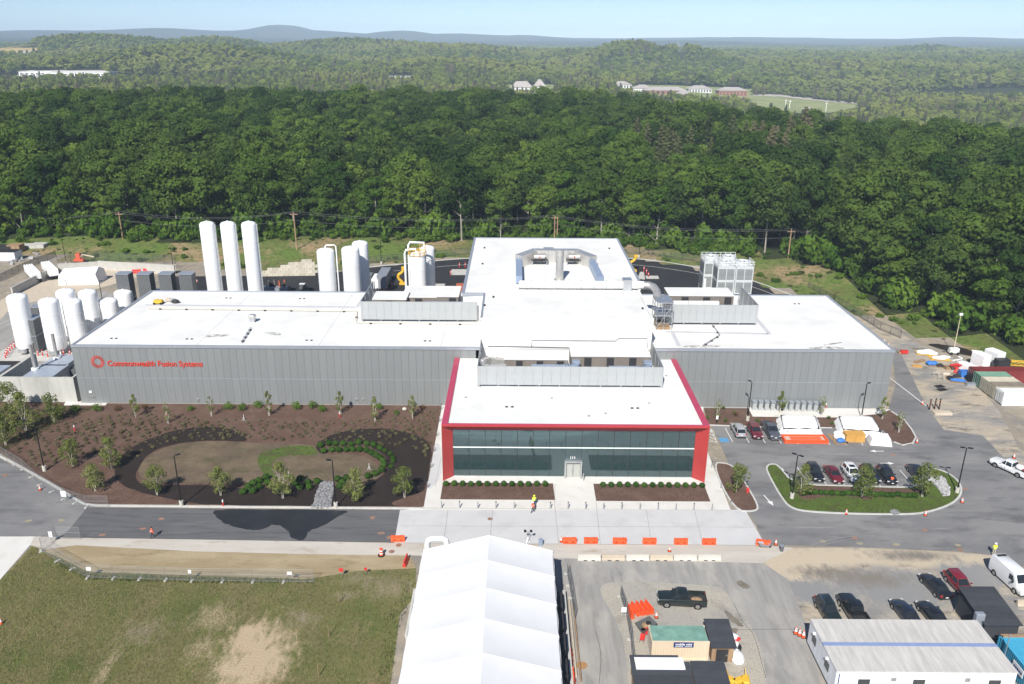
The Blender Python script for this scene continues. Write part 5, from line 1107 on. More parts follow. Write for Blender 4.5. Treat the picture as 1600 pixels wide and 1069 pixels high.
p = S(1597,946); t = thing('concrete_barrier', 'tan concrete barrier behind the black shed near the white van', 'barrier', (p.x+.8,p.y,0)); obj('body', jersey_mesh(3.0), 'concrete_tan', t); obj('lifting_slot', JS, 'dark_metal', t)
# ---- cones, drum, delineators
CN = MB().lathe([(.17,.03),(.15,.12),(.035,.74),(.02,.75)], 14).data('cone'); CB = MB().box(-.2,.2,-.2,.2,0,.035).data('base'); CW = [MB().lathe([(.121,.28),(.088,.46)], 14).data('band'), MB().lathe([(.078,.53),(.06,.62)], 14).data('band')]
def cone(label, px, py, group=None, s=1.15, base='rubber'):
    p = S(px, py); t = thing('traffic_cone', label, 'traffic cone', (p.x,p.y,.015), group=group); t.scale = (s,)*3
    obj('cone', CN, 'cone_orange', t); obj('base', CB, base, t)
    for c_ in CW:
        o = obj('band', c_, 'sign_white', t); o.scale = (1.04,1.04,1)
    return t
for lb, px, py in [('traffic cone on the kerb of the planted island below the young tree',1322,803.5),('traffic cone on the island kerb past the stone drain',1445.5,805.5),('traffic cone beside the lamp post at the rounded island end',1503,785.5),('traffic cone by the mulch bed corner beyond the wrapped pallets',1432.5,692),('traffic cone next to the askew red barrier',1212,851),('traffic cone in front of the concrete barrier row',1046,861.5),('traffic cone in front of the dark pickup',1025.5,965),('small cone at the foot of the beige container',1040.5,1034),('traffic cone with a stick beside the first apron barrier',877,847),('traffic cone beside the white service pickup',1584,716),('cone lying on the field edge path',2,975),('orange cone on the grey pad by the tall tanks',308,441),('cone beside the striped guard posts',1441,632),('first striped cone near the end of the right hand wing',1381,535),('second striped cone near the end of the right hand wing',1388,541),('red fallen cone on the old road by the fence feet',63,766),('orange cone beyond the retaining wall bank',218,388)]: cone(lb, px, py)
for i in range(3): cone('striped cone in the little cluster by the white office trailer', 1243+i*6, 990+i*3, 'cones by the office trailer', 1.3)
p = S(596,868); t = thing('traffic_drum', 'orange and white striped traffic drum on bare soil', 'drum', (p.x,p.y,0)); MB().cyl((0,0,0),(0,0,.12),.46,n=18).build('rubber_base', 'rubber', t)
for k in range(5): MB().cyl((0,0,.12+k*.19),(0,0,.31+k*.19),.27-.012*k,.262-.012*k,n=18).build('stripe', 'cone_orange' if k % 2 == 0 else 'sign_white', t, True)
for lb, px, py in [('red and white marker post in the mulch near the low plants',117,674),('red and white marker post on the kerb under a birch',349,792),('red and white marker post in the mulch by the grey wall',531,653),('red and white marker post in the mulch by the pale saplings',261,652),('orange hydrant-like marker beside the grey units',1290,639)]:
    p = S(px, py); t = thing('marker_post', lb, 'marker', (p.x,p.y,.05)); MB().cyl((0,0,-.05),(0,0,.75),.10,n=10).build('post', 'red_plastic', t); MB().cyl((0,0,.75),(0,0,1.1),.10,n=10).build('top', 'sign_white', t)
for lb, px, py, rz in [('red fire hydrant at the edge of the right hand mulch bed',1168,770,0)]:
    p = S(px, py); t = thing('fire_hydrant', lb, 'hydrant', (p.x,p.y,.05)); MB().lathe([(.2,0),(.2,.08),(.14,.1),(.14,.6),(.18,.62),(.16,.75),(.05,.85),(.02,.9)],14).build('body', 'red_plastic', t, True); MB().cyl((-.28,0,.45),(.28,0,.45),.08,n=10).build('outlet', 'red_plastic', t)
# ---- bollards
BP = MB().cyl((0,0,-.05),(0,0,1.02),.085,n=12).data('post', True); BC = MB().cyl((0,0,1.02),(0,0,1.12),.09,n=12).data('lamp_cap', True); BB = MB().cyl((0,0,0),(0,0,.03),.14,n=12).data('base_plate')
def bollard(px, py, lit, where):
    p = S(px, py); t = thing('bollard', ('steel bollard with a dark lamp cap %s' if lit else 'plain steel bollard %s') % where, 'bollard', (p.x,p.y,.02), group=('lit bollards ' if lit else 'plain bollards ')+where)
    obj('post', BP, 'bollard_steel', t); obj('base_plate', BB, 'steel', t)
    if lit: obj('lamp_cap', BC, 'black_metal', t)
mat('bollard_steel', (0.42,0.425,0.44), 0.4, metal=0.6, var=0.05); mat('concrete_white', (0.60,0.59,0.56), 0.85, var=0.08, scale=0.9, rand=0.05)
for k, px in enumerate([690,718.2,746.6,775,803.5,860,887.6,915,943,971.3,999.8,1028,1056,1084,1112.5]): bollard(px, 793.6+(px-690)*.0085, k % 2 == 1 or px in (887.6,), 'along the plaza')
for k, (px, py) in enumerate([(689.8,640),(687,659),(683,682),(678.5,706),(673.5,731),(668.3,762)]): bollard(px, py, k % 2 == 0, 'along the side walk by the big bed')
for k, (px, py) in enumerate([(1112,731),(1126.5,763),(1141,793.5)]): bollard(px, py, k % 2 == 0, 'along the walk beside the parking lot')
# ---- lamp posts
def lamp(label, px, py, top, heads=1, rz=0, base=True):
    p = S(px, py); g = .05; h = SY(top[0], top[1], p.y).z; t = thing('lamp_post', label, 'lamp post', (p.x,p.y,g), rz)
    if base: MB().cyl((0,0,-.1),(0,0,.85),.30,n=16).build('concrete_base', 'concrete_white', t, True)
    MB().tube([(0,0,.8 if base else -.05),(0,0,h-.1)], [.10,.075], 10).build('pole', 'black_metal', t, True)
    for k in range(heads):
        a = k*math.pi; c_, s_ = math.cos(a), math.sin(a)
        hd = MB().obox((c_*.55,s_*.55,h-.02),.62,.34,.10,a).build('lamp_head', 'black_metal', t); MB().obox((c_*.22,s_*.22,h-.05),.30,.07,.07,a).build('bracket', 'black_metal', hd)
    return t
lamp('black lamp post among the low plants of the big bed', 70, 736, (57,664), 1, rad(160)); lamp('black lamp post by the dark kerb with a tilted silver head', 284, 791, (272,712), 1, rad(35)); lamp('black lamp post next to the stone channel', 525, 793.5, (520,719.5), 1, rad(170))
lamp('black lamp post at the grassy tongue of the planted island', 1237, 779, (1245,711), 2, rad(-40)); lamp('black lamp post at the rounded end of the planted island', 1495, 770, (1508,700), 2, rad(-12)); lamp('black lamp post in the mulch behind the silver car', 1168, 657.5, (1174,597), 1, rad(120)); lamp('black lamp post behind the wrapped pallets at the building corner', 1345.5, 655, (1353.5,599.5), 1, rad(30))
lamp('black lamp post beyond the retaining wall of the back yard', 104, 413, (96,374), 1, 0); lamp('black lamp post at the end of the retaining wall', 272, 426, (261,384), 1, 0); lamp('black lamp post on the loop road kerb left of the railed tank', 596, 413, (595,376), 1, 0); lamp('black lamp post on the loop road kerb behind the hall', 998, 402.5, (999,374), 1, 0); lamp('thin black lamp post behind the white tank cluster', 160, 470, (153,439), 1, 0, False); lamp('black lamp post behind the end of the right hand wing', 1302, 478, (1303,457), 1, 0)
# ---- site fences
def fence(label, pts, h, step, wire='chain_link', pm='dark_metal', rails=True, name='chain_link_fence', feet=False, zf=None, pr=.04):
    p0 = Vector((*pts[0],0)); t = thing(name, label, 'fence', tuple(p0))
    for k in range(len(pts)-1):
        a, b = Vector((*pts[k],0)), Vector((*pts[k+1],0)); n = max(1, round((b-a).length/step))
        for i in range(n):
            q0, q1 = a+(b-a)*(i/n), a+(b-a)*((i+1)/n); z0 = zf(q0.x,q0.y) if zf else 0; z1 = zf(q1.x,q1.y) if zf else 0
            A, B = q0-p0, q1-p0
            pn = MB().add([(A.x,A.y,z0+.08),(B.x,B.y,z1+.08),(B.x,B.y,z1+h),(A.x,A.y,z0+h)], [(0,1,2,3)]).build('wire_panel', wire, t)
            MB().cyl((A.x,A.y,z0-.05),(A.x,A.y,z0+h+.05),pr,n=6).build('post', pm, t)
            if rails:
                MB().cyl((A.x,A.y,z0+h),(B.x,B.y,z1+h),pr*.75,n=5).build('rail', pm, pn); MB().cyl((A.x,A.y,z0+.15),(B.x,B.y,z1+.15),pr*.75,n=5).build('rail', pm, pn)
                if feet: MB().cyl((A.x,A.y,z0+h*.55),(B.x,B.y,z1+h*.55),pr*.75,n=5).build('rail', pm, pn); MB().obox((A.x,A.y,.06),.28,.75,.12,math.atan2(b.y-a.y,b.x-a.x)).build('foot', 'concrete', t)
    A = Vector((*pts[-1],0))-p0; z0 = zf(*pts[-1]) if zf else 0; MB().cyl((A.x,A.y,z0-.05),(A.x,A.y,z0+h+.05),pr,n=6).build('post', pm, t)
    return t
out = [(p[0]*1.03+.8, 150+(p[1]-150)*1.045) for p in smooth_poly(ring,1,False)]
fence('black chain link fence around the outside of the loop road', [q for q in out if q[0] < 71], 2.2, 3.4, zf=tz)
fence('black chain link fence on the bare bank beside the right hand wing', SP([(1262,452),(1310,477),(1345,497),(1375,516),(1407,529)]), 2.0, 3.2)
fence('black chain link fence above the pale retaining wall', SP([(92,420),(155,415),(276,421)]), 2.6, 3.6, zf=lambda x,y: 1.6); fence('dark screened fence beside the rubble heap', SP([(0,440),(30,425),(60,412),(88,402)]), 2.0, 3.2, 'wind_screen')
fence('pale temporary fence on concrete feet along the kerb of the big bed', SP([(-40,694),(0,712),(36,734),(62,758),(100,780),(135,793),(170,793)]), 1.9, 3.0, 'chain_link_light', 'fence_tube', True, 'temporary_fence', True, pr=.02)
fence('pale temporary fence on the field in front of the straw verge', SP([(66,862),(90,877),(137,903),(300,908),(491,910.5)]), 1.9, 3.5, 'chain_link_light', 'fence_tube', True, 'temporary_fence', True, pr=.02)
fence('short open temporary fence panel across the verge and dark road', SP([(66,861),(89,842),(126,843)]), 1.9, 3.5, 'chain_link_light', 'fence_tube', True, 'temporary_fence', True, pr=.02)
fence('leaning screened fence beside the gravel yard and stacked barriers', SP([(969,932),(978,960),(985,1000),(988,1032),(994,1085)]), 1.8, 3.0, 'wind_screen', 'steel', True, 'temporary_fence', True, pr=.024)
fence('screened fence panel along the lane beside the marquee', SP([(886,897),(893,935),(898,970)]), 1.8, 3.2, 'wind_screen', 'steel', True, 'temporary_fence', True, pr=.024)
def sign(label, px, py, z, w_, h, m='sign_white', name='notice_board'):
    p = S(px, py); t = thing(name, label, 'sign', (p.x,p.y-.08,0)); MB().box(-w_/2,w_/2,-.02,.02,z,z+h).build('board', m, t); MB().box(-.03,.03,.021,.05,-.05,z+h).build('stake', 'steel', t); return t
sign('white notice on the kerb fence', 102, 784, .9, .75, .9); sign('white notice on the field fence near its corner', 142, 903.5, 1.2, .6, .5); sign('white notice further along the field fence', 299, 908, 1.2, .4, .5); sign('white notice near the end of the field fence', 454, 910, 1.2, .6, .4); sign('red warning square beyond the end of the field fence', 534, 902, .9, .5, .5, 'red_plastic'); sign('small red flag on the soil by the drum', 572, 897, .6, .35, .4, 'red_plastic'); sign('pale blue notice on the open fence panel', 82, 848, .9, .5, .9, 'tarp_white'); sign('white notice on the leaning screened fence', 974, 966, .9, .6, .7)
for i, (px, py) in enumerate([(530,943),(514,996),(498,1057)]):
    p = S(px, py); t = thing('stake', 'dark wooden stake standing in the field', 'stake', (p.x,p.y,0), group='stakes in the field'); MB().cyl((0,0,-.1),(0,0,1.6),.05,n=6).build('post', 'wood', t)
# ---- containers, sheds, trailer
def corr(mb, a, b, z0, z1, pitch=.28, dep=.035):
    """corrugated wall from a to b"""
    A, B = Vector((*a,0)), Vector((*b,0)); L_ = (B-A).length; d = (B-A)/L_; nn = Vector((d.y,-d.x,0)); n = max(2, int(L_/pitch)); pts = []
    for i in range(n):
        x = L_*i/n; s_ = L_/n
        for f, o_ in ((0,0),(.3,0),(.4,dep),(.9,dep)): pts.append(A+d*(x+s_*f)-nn*o_)
    pts.append(B); m = len(pts); vs = [(p.x,p.y,z0) for p in pts]+[(p.x,p.y,z1) for p in pts]
    return mb.add(vs, [(i,i+1,i+1+m,i+m) for i in range(m-1)])
def container(label, x0, x1, y0, y1, h, wall, top, doors=None, name='shipping_container'):
    t = thing(name, label, 'container', ((x0+x1)/2,y0,0)); cx_ = (x0+x1)/2; hx = (x1-x0)/2; D = y1-y0
    for a, b in (((-hx,0),(hx,0)),((hx,0),(hx,D)),((hx,D),(-hx,D)),((-hx,D),(-hx,0))):
        corr(MB(), a, b, .12, h-.1).build('side_wall', wall, t)
    mb = MB(); n = int(2*hx/.3)
    for i in range(n): mb.box(-hx+2*hx*i/n,-hx+2*hx*(i+.55)/n,.05,D-.05,h-.06,h)
    mb.box(-hx+.02,hx-.02,.02,D-.02,h-.12,h-.03); mb.build('roof', top, t)
    for x in (-hx,hx):
        for y in (0,D): MB().box(x-.08,x+.08,y-.08,y+.08,0,h-.02).build('corner_post', wall, t)
    MB().box(-hx,hx,-.06,.05,0,.14).box(-hx,hx,-.05,.05,h-.16,h-.01).build('rail', wall, t)
    if doors == 'left':
        for k in range(2):
            d_ = MB().box(-hx-.07,-hx-.03,.08+k*D/2,D/2-.02+k*D/2,.2,h-.2).build('door', wall, t)
            for q in (.3,.75): MB().cyl((-hx-.12,.08+k*D/2+D/2*q,.2),(-hx-.12,.08+k*D/2+D/2*q,h-.2),.03,n=6).build('lock_bar', 'steel', d_)
    return t
c = container('beige storage container with green roof and a dark blue lettered sign', 15.15, 21.2, 71.35, 73.9, 2.5, 'cont_beige', 'cont_green_roof', 'left')
sb = MB().box(-.78,1.38,-.14,-.09,1.78,2.42).build('sign_board', 'sign_blue', c)
sb['label'] = 'dark blue board with white lettering'
text('sign_lettering', 'mobile mini', .40, 'sign_white', sb, (.30,-.145,2.06), (rad(90),0,0), .008, .012, 'CENTER', .95); MB().box(-.62,.25,-.15,-.142,1.87,1.93).build('small_print', 'sign_white', sb); MB().box(.42,1.22,-.15,-.142,1.87,1.93).build('small_print', 'sign_white', sb)
def shed(label, x0, x1, y0, y1, h0, h1, rm='shingle', wall='wood', name='shed', door=True, rows=5):
    t = thing(name, label, 'shed', ((x0+x1)/2,y0,0)); hx = (x1-x0)/2; D = y1-y0
    MB().box(-hx+.1,hx-.1,.15,D-.1,-.02,h0-.05).build('walls', wall, t)
    for k in range(rows):
        a = -.15+(D+.3)*k/rows; b = -.15+(D+.3)*(k+1)/rows; za = h0+(h1-h0)*k/rows; zb = h0+(h1-h0)*(k+1)/rows
        MB().add([(-hx-.12,a,za-.08),(hx+.12,a,za-.08),(hx+.12,b,zb-.08),(-hx-.12,b,zb-.08),(-hx-.12,a-.03,za+.02),(hx+.12,a-.03,za+.02),(hx+.12,b,zb-.0),(-hx-.12,b,zb-.0)], [(0,3,2,1),(4,5,6,7),(0,1,5,4),(1,2,6,5),(2,3,7,6),(3,0,4,7)]).build('roof_strip', rm, t)
    if door: d_ = MB().box(-hx*.55,hx*.45,.08,.15,.05,h0-.45).build('door', 'dark_metal', t); MB().box(hx*.3,hx*.38,.03,.08,.9,1.05).build('handle', 'steel', d_)
    return t
shed('wooden lean-to shed with black roof beside the beige container', 21.45, 24.0, 70.9, 74.6, 2.15, 2.75)
shed('long black roofed shed at the fence below the container', 12.4, 18.3, 64.8, 68.0, 2.2, 2.6, rows=4); shed('narrow black roof just behind the long black shed', 12.5, 17.4, 68.2, 69.4, 2.0, 2.2, rows=2, door=False); shed('black roofed shed sloping away next to the long one', 18.6, 21.9, 64.2, 68.0, 2.3, 2.7, rows=4)
crate('white flat cover at the edge of the long black shed', 1030, 1076, 5.0, 1.6, 2.6, 'tarp_white', 'flat_cover', 'cover')
bs = S(1565,1000); shed('black shingled hut beside the blue container', 52.2, 56.2, 73.8, 79.6, 3.0, 3.6, rows=6, wall='shingle', door=False)
tl = thing('office_trailer', 'long white office trailer with stained roof and a blue ridge stripe', 'trailer', (32.9,66.0,0)); TL, TD, TH = 18.25, 7.85, 3.5
MB().box(0,TL,0,TD,.45,TH-.1).build('body', 'trailer_wall', tl); MB().box(-.06,TL+.06,-.06,TD*.5-.27,TH-.1,TH).build('roof', 'trailer_roof', tl); MB().box(-.06,TL+.06,TD*.5+.27,TD+.06,TH-.1,TH).build('roof', 'trailer_roof', tl); MB().box(-.05,TL+.05,TD*.5-.268,TD*.5+.268,TH-.1,TH+.02).build('ridge_stripe', 'trailer_trim', tl)
for k in range(15): MB().box(.02+k*TL/15,(k+1)*TL/15-.02,-.02,0.0,.47,TH-.12).build('wall_panel', 'trailer_wall', tl)
for k in range(7): MB().box(-.02,0,.02+k*TD/7,(k+1)*TD/7-.02,.47,TH-.12).build('wall_panel', 'trailer_wall', tl)
mat('window_dark', (0.05,0.055,0.06), 0.15, var=0.1, spec=0.5)
for x in (2.3,7.9,15.6): w_ = MB().box(x,x+1.2,-.06,-.025,1.55,2.5).build('window', 'window_dark', tl); MB().box(x-.06,x+1.26,-.07,-.03,1.48,1.55).box(x-.06,x+1.26,-.07,-.03,2.5,2.57).build('frame', 'sign_white', w_)
for y in (1.8,5.6): w_ = MB().box(-.06,-.025,y,y+1.1,1.6,2.6).build('window', 'window_dark', tl); MB().box(-.07,-.03,y-.06,y+1.16,1.53,1.6).build('frame', 'sign_white', w_)
for x in (5.6,13.1): MB().box(x,x+.5,-.12,-.02,2.3,2.75).build('vent', 'steel', tl)
MB().box(.25,.34,-.06,-.02,1.0,3.1).build('number_strip', 'sign_blue', tl); MB().box(.1,TL-.1,.1,TD-.1,-.02,.5).build('skirt', 'dark_metal', tl)
for y in (2.2,6.0): MB().box(-.3,-.02,y,y+.25,2.9,3.1).build('wall_lamp', 'sign_white', tl)
bc = container('bright blue storage container with a white lettered sign at the frame edge', 53.1, 58.4, 66.0, 72.4, 2.6, 'cont_blue', 'cont_top_blue')
sg = MB().box(-2.76,-2.70,1.6,3.4,1.2,2.1).build('sign_board', 'sign_white', bc); 
for k in range(5): MB().box(-2.78,-2.762,1.75+k*.3,1.95+k*.3,1.5,1.75).build('sign_mark', 'sign_blue', sg)
MB().cyl((-2.9,4.6,0),(-2.9,4.6,4.4),.05,n=8).build('mast', 'steel', bc); MB().box(-2.5,2.6,6.2,6.6,2.6,2.75).build('plank', 'wood', bc)
p = S(1552,997); t = thing('electrical_cabinet', 'grey electrical cabinet raised on two legs above the trailer corner', 'cabinet', (51.9,74.6,0)); MB().box(-.5,.5,-.3,.3,2.4,3.9,.05).build('cabinet', 'coping', t)
for s_ in (-.2,.2): MB().box(s_-.05,s_+.05,-.05,.05,-.05,2.4).build('leg', 'steel', t)
sheet('weed_patch', smooth_poly(SP([(1502,952),(1520,952),(1535,965),(1545,985),(1530,990),(1500,975)]),1), .008, 'field_grass')
# containers at the right hand yard
for i, (y, ln, wall, top, lb) in enumerate([(149.6,12.2,'cont_red','cont_red','maroon container, longest in the yard row'),(146.9,6.1,'cont_green','cont_top_green','green container next to the maroon one'),(144.3,6.1,'cont_tan','cont_top_pale','beige container with cream roof in the yard row'),(141.7,6.1,'cont_tan','cont_top_brown','beige container with rusty brown roof in the yard row'),(138.8,6.1,'white_paint','white_paint','white container at the end of the yard row')]):
    if 'cont_top_green' not in MATS: mat('cont_top_green', (0.20,0.36,0.27), 0.6, var=0.1)
    x0 = 91.0-(0 if i else -.4); container(lb, x0, x0+ln, y, y+2.44, 2.6, wall, top, 'left')
# ---- yard clutter on the right
def pallet_load(label, px, py, sx, sy, sz, m, top='tarp_white', rz=0.0, name='pallet_load', cat='pallet'):
    p = S(px, py); t = thing(name, label, cat, (p.x,p.y,0), rz)
    for k in range(5): MB().box(-sx/2,sx/2,-sy/2+sy*k/5+.02,-sy/2+sy*(k+1)/5-.04,.08,.14).build('slat', 'wood' if m != 'yellow_paint' else m, t)
    for y in (-.42,0,.42): MB().box(-sx/2,sx/2,y*sy-.06,y*sy+.06,-.02,.08).build('bearer', 'wood' if m != 'yellow_paint' else m, t)
    mb = MB()
    for k in range(4): mb.ball((random.uniform(-.3,.3)*sx,random.uniform(-.3,.3)*sy,.14+sz*.35),sx*.32,sy*.32,sz*.5,9,5)
    mb.build('bundle', top, t, True); return t
pallet_load('orange steel frame holding white bundles in the yard', 1447, 553, 4.2, 2.6, .9, 'yellow_paint', rz=-.3); pallet_load('second orange frame with a white ring of hose', 1468, 561, 4.0, 2.2, .7, 'yellow_paint', rz=-.1); pallet_load('pallet with a pale blue cover near the orange frames', 1456, 571, 2.0, 1.6, .9, 'wood', 'tarp_blue'); pallet_load('pallet of dark bags near the orange frames', 1470, 573, 1.8, 1.2, .6, 'wood', 'dark_metal'); pallet_load('blue sheeted pallet in front of the black tank', 1498, 597, 3.2, 1.6, .6, 'wood', 'tarp_blue', -.2); pallet_load('dark rubber mat bundle on the blue pallet edge', 1493, 590, 2.0, 1.2, .6, 'wood', 'dark_metal'); pallet_load('tan cardboard pile beside the sawhorses', 1478, 588, 1.8, 1.2, .8, 'wood', 'concrete_tan')
p = S(1494,580); t = thing('red_stand', 'red steel stand with crossed legs in the yard', 'stand', (p.x,p.y,0), .3)
for a, b in (((-1.2,-.6,0),(1.2,.6,1.3)),((1.2,-.6,0),(-1.2,.6,1.3)),((-1.2,-.6,.1),(1.2,-.6,.1)),((-1.2,.6,1.3),(1.2,.6,1.3))): MB().cyl(a,b,.15,n=8).build('bar', 'red_plastic', t)
MB().box(-1.1,1.1,-.2,.2,1.2,1.4).build('saddle', 'red_plastic', t)
for i, (px, py, sx, sy, sz, rz) in enumerate([(1512,580,2.2,3.4,1.5,.5),(1530,573,2.0,3.2,3.0,.35),(1551,569,2.2,3.4,3.1,.35)]):
    p = S(px, py); t = thing('wrapped_crate', ['low white wrapped crate beside the red stand','tall white wrapped crate in front of another','tall white wrapped crate nearest the black generator'][i], 'crate', (p.x,p.y,0), rz); MB().box(-sx/2,sx/2,-sy/2,sy/2,.12,sz,.1).build('wrapping', 'tarp_white', t); MB().box(-sx/2+.1,sx/2-.1,-sy/2+.1,sy/2-.1,-.02,.12).build('pallet', 'wood', t)
pallet_load('rust and white striped timber stack leaning on the wrapped crate', 1524, 576, .9, 3.4, .8, 'wood', 'orange_brown', .5)
for lb, px, py, sx, sy, sz, m in [('small tan crate beside the pallet of dark bags',1482,578,1.2,.9,.7,'wood'),('grey conduit bundle near the light tower',1480,562,2.4,.5,.4,'coping'),('low white box behind the red stand',1503,572,1.4,1.0,.8,'white_paint'),('brown timber pile below the orange frames',1438,567,2.6,.7,.4,'wood'),('flat tan board stack beside the timber pile',1434,574,1.8,.8,.25,'crate_wood'),('black crate between the blue pallet and the sawhorses',1486,594,1.1,.8,.6,'dark_metal'),('white bucket pallet near the wrapped crates',1541,580,1.3,1.0,.9,'white_paint'),('rust red beam pile by the first wrapped crate',1506,584,2.2,.4,.4,'orange_brown'),('grey steel bin at the soil heap edge',1556,575,1.5,1.1,1.0,'dark_panel')]: crate(lb, px, py, sx, sy, sz, m, 'site_crate', 'crate', random.uniform(-.5,.5))
p = S(1520,596); t = thing('poly_tank', 'black many-sided tank lid beside the maroon container', 'tank', (p.x,p.y,0)); MB().cyl((0,0,0),(0,0,1.3),1.25,n=8).build('body', 'rubber', t); MB().cyl((0,0,1.3),(0,0,1.45),1.35,n=8).build('lid', 'black_metal', t)
crate('blue drum crate behind the black tank', 1507, 590, 1.6, 1.2, 1.3, 'tarp_blue'); crate('black generator between the wrapped crates and the maroon container', 1567, 579, 2.6, 1.6, 2.2, 'dark_metal', 'generator', 'generator'); crate('silver bagged valve in front of the maroon container', 1518, 604, 1.8, .8, .6, 'coping', 'valve', 'valve')
p = S(1590,576); t = thing('boom_lift', 'yellow lattice boom lying behind the maroon container', 'lift', (p.x,p.y,0), -.2)
for yy, zz in ((-.4,.8),(.4,.8),(-.4,1.6),(.4,1.6)): MB().cyl((-4,yy,zz),(8,yy,zz),.09,n=6).build('chord', 'yellow_paint', t)
for k in range(12): MB().cyl((-4+k,-.4,.8),(-3+k,-.4,1.6),.05,n=5).build('lacing', 'yellow_paint', t); MB().cyl((-4+k,.4,.8),(-3+k,.4,1.6),.05,n=5).build('lacing', 'yellow_paint', t)
for x in (-3,6): MB().box(x-.3,x+.3,-.5,.5,0,.8).build('block', 'wood', t)
p = S(1489,553); h = SY(1497,492,p.y).z; t = thing('light_tower', 'white mobile light tower with a tall slim mast', 'light tower', (p.x,p.y,0)); MB().box(-1,1,-.6,.6,.35,1.4,.08).build('body', 'white_paint', t); MB().tube([(0,0,1.4),(0,0,h)], [.09,.05], 8).build('mast', 'cont_beige', t); MB().box(-.35,.35,-.2,.2,h-.1,h+.35).build('lamp_head', 'white_paint', t); MB().obox((-1.2,.2,1.4),1.6,.05,1.0,.3,.5).build('solar_panel', 'dark_metal', t)
for s_ in (-.7,.7): MB().cyl((s_,-.75,.3),(s_,.75,.3),.3,n=12).build('wheel', 'rubber', t)
for i, (px, py) in enumerate([(1468,604),(1472,609)]):
    p = S(px, py); t = thing('rubber_mat', 'black rubber mat lying on the worn asphalt', 'mat', (p.x,p.y,.01), .3, 'two mats on the yard'); MB().box(-.95,.95,-.6,.6,0,.05).build('sheet', 'rubber', t)
for i, (px, py) in enumerate([(1462,588),(1470,594)]):
    p = S(px, py); t = thing('sawhorse', 'grey sawhorse standing in the yard', 'sawhorse', (p.x,p.y,0), group='sawhorses in the yard'); MB().box(-.65,.65,-.06,.06,.85,.97).build('beam', 'concrete', t)
    for sx in (-.5,.5):
        for sy in (-.3,.3): MB().cyl((sx,sy,0),(sx,0,.9),.04,n=6).build('leg', 'concrete', t)
for i, (px, py) in enumerate([(1452,640),(1460,639),(1467,639.5)]):
    p = S(px, py); t = thing('guard_post', 'black pipe guard post with pale bands beside the concrete pad', 'post', (p.x,p.y,0), group='three guard posts'); MB().cyl((0,0,-.05),(.0,0,2.1),.12,n=12).build('pipe', 'black_metal', t)
    for z in (.5,1.1,1.7): MB().cyl((0,0,z),(0,0,z+.12),.125,n=12).build('band', 'orange_brown', t)
p = S(1472,647); tag(MB().box(-1.6,1.6,-.6,.6,-.02,.45,.05).build('footing_block', 'concrete_tan', loc=(p.x,p.y,0)), 'tan concrete footing block below the guard posts', 'concrete block')
p = S(1412,553); t = thing('fire_pump', 'small red pump cart at the end of the bank fence', 'pump', (p.x,p.y,0)); MB().box(-.8,.8,-.4,.4,.2,.8).build('body', 'red_plastic', t); MB().box(-1.2,-.6,-.3,.3,.0,.5).build('timber', 'wood', t)
for i, (px, py, rz) in enumerate([(1497,563,.4),(1538,551,-.35)]):
    p = S(px, py); t = thing('white_pipe', ['bent white pipe beside the light tower','long white pipe lying on the dark soil'][i], 'pipe', (p.x,p.y,0), rz); MB().tube([(-1.6,0,.15),(1.2,0,.15),(1.7,.5,.15),(1.5,1.2,.15)] if i == 0 else [(-2.5,0,.15),(2.5,0,.15)], .15, 8).build('pipe', 'white_paint', t, True)
sheet('soil_heap', smooth_poly(SP([(1443,537),(1480,538),(1520,548),(1560,556),(1550,562),(1510,556),(1470,546)]),2), .05, 'wet_mulch')
# ---- wrapped pallets and crates in the parking lot
def tarp(label, pts, h, name='tarpaulin_stack'):
    P_ = [Vector(S(x,y)) for x,y in pts]; c_ = sum(P_, Vector())/4; t = thing(name, label, 'tarpaulin', (c_.x,c_.y,0)); A = [p-c_ for p in P_]
    nu, nv = 14, 10; vs = []
    for j in range(nv+1):
        for i in range(nu+1):
            u, v = i/nu, j/nv; b = A[0].lerp(A[1],u).lerp(A[3].lerp(A[2],u),v); e = min(u,1-u,v,1-v)
            z = h*min(1,e*6)**.6 if e < .17 else h; z = max(.12 if e == 0 else 0, z + .07*math.sin(u*17+v*5)*math.sin(v*11))
            vs.append((b.x+.1*math.sin(v*21)*(e < .05), b.y+.12*math.sin(u*25)*(e < .05), z))
    MB().add(vs, [(j*(nu+1)+i, j*(nu+1)+i+1, (j+1)*(nu+1)+i+1, (j+1)*(nu+1)+i) for j in range(nv) for i in range(nu)]).build('sheeting', 'tarp_white', t, True)
    q = [p*.82 for p in A]; MB().prism([(p.x,p.y) for p in q], -.02, h*.75).build('pallet_stack', 'dark_metal', t)
    for i in range(3):
        b = A[0].lerp(A[1],.2+.3*i); MB().ball((b.x,b.y+.35,h*.35),.22,.14,.16,8,5).build('blue_tie', 'tarp_blue', t)
    return t
tarp('stack under a white tarpaulin next to the dark pickup', [(1217,681),(1286,681),(1278,657),(1212,655)], 1.5); tarp('stack under a white tarpaulin behind the plywood crate', [(1310,683),(1383,687),(1366,659),(1302,658)], 1.7)
p = S(1259,691.5); t = thing('containment_basin', 'long orange containment frame on the asphalt in front of the tarpaulin', 'frame', (p.x,p.y+.8,0)); 
for x0, x1, y0, y1 in ((-3.7,3.7,-1.2,-.9),(-3.7,3.7,.9,1.2),(-3.7,-3.4,-.9,.9),(3.4,3.7,-.9,.9)): MB().box(x0,x1,y0,y1,-.02,.55).build('side_beam', 'orange_plastic', t)
MB().box(-3.39,3.39,-.89,.89,.05,.3).build('tray', 'concrete_tan', t); MB().box(-2.4,2.8,.25,.5,.3,.45).build('inner_beam', 'orange_plastic', t); MB().box(-2.4,2.8,-.35,-.1,.3,.45).build('inner_beam', 'orange_plastic', t)
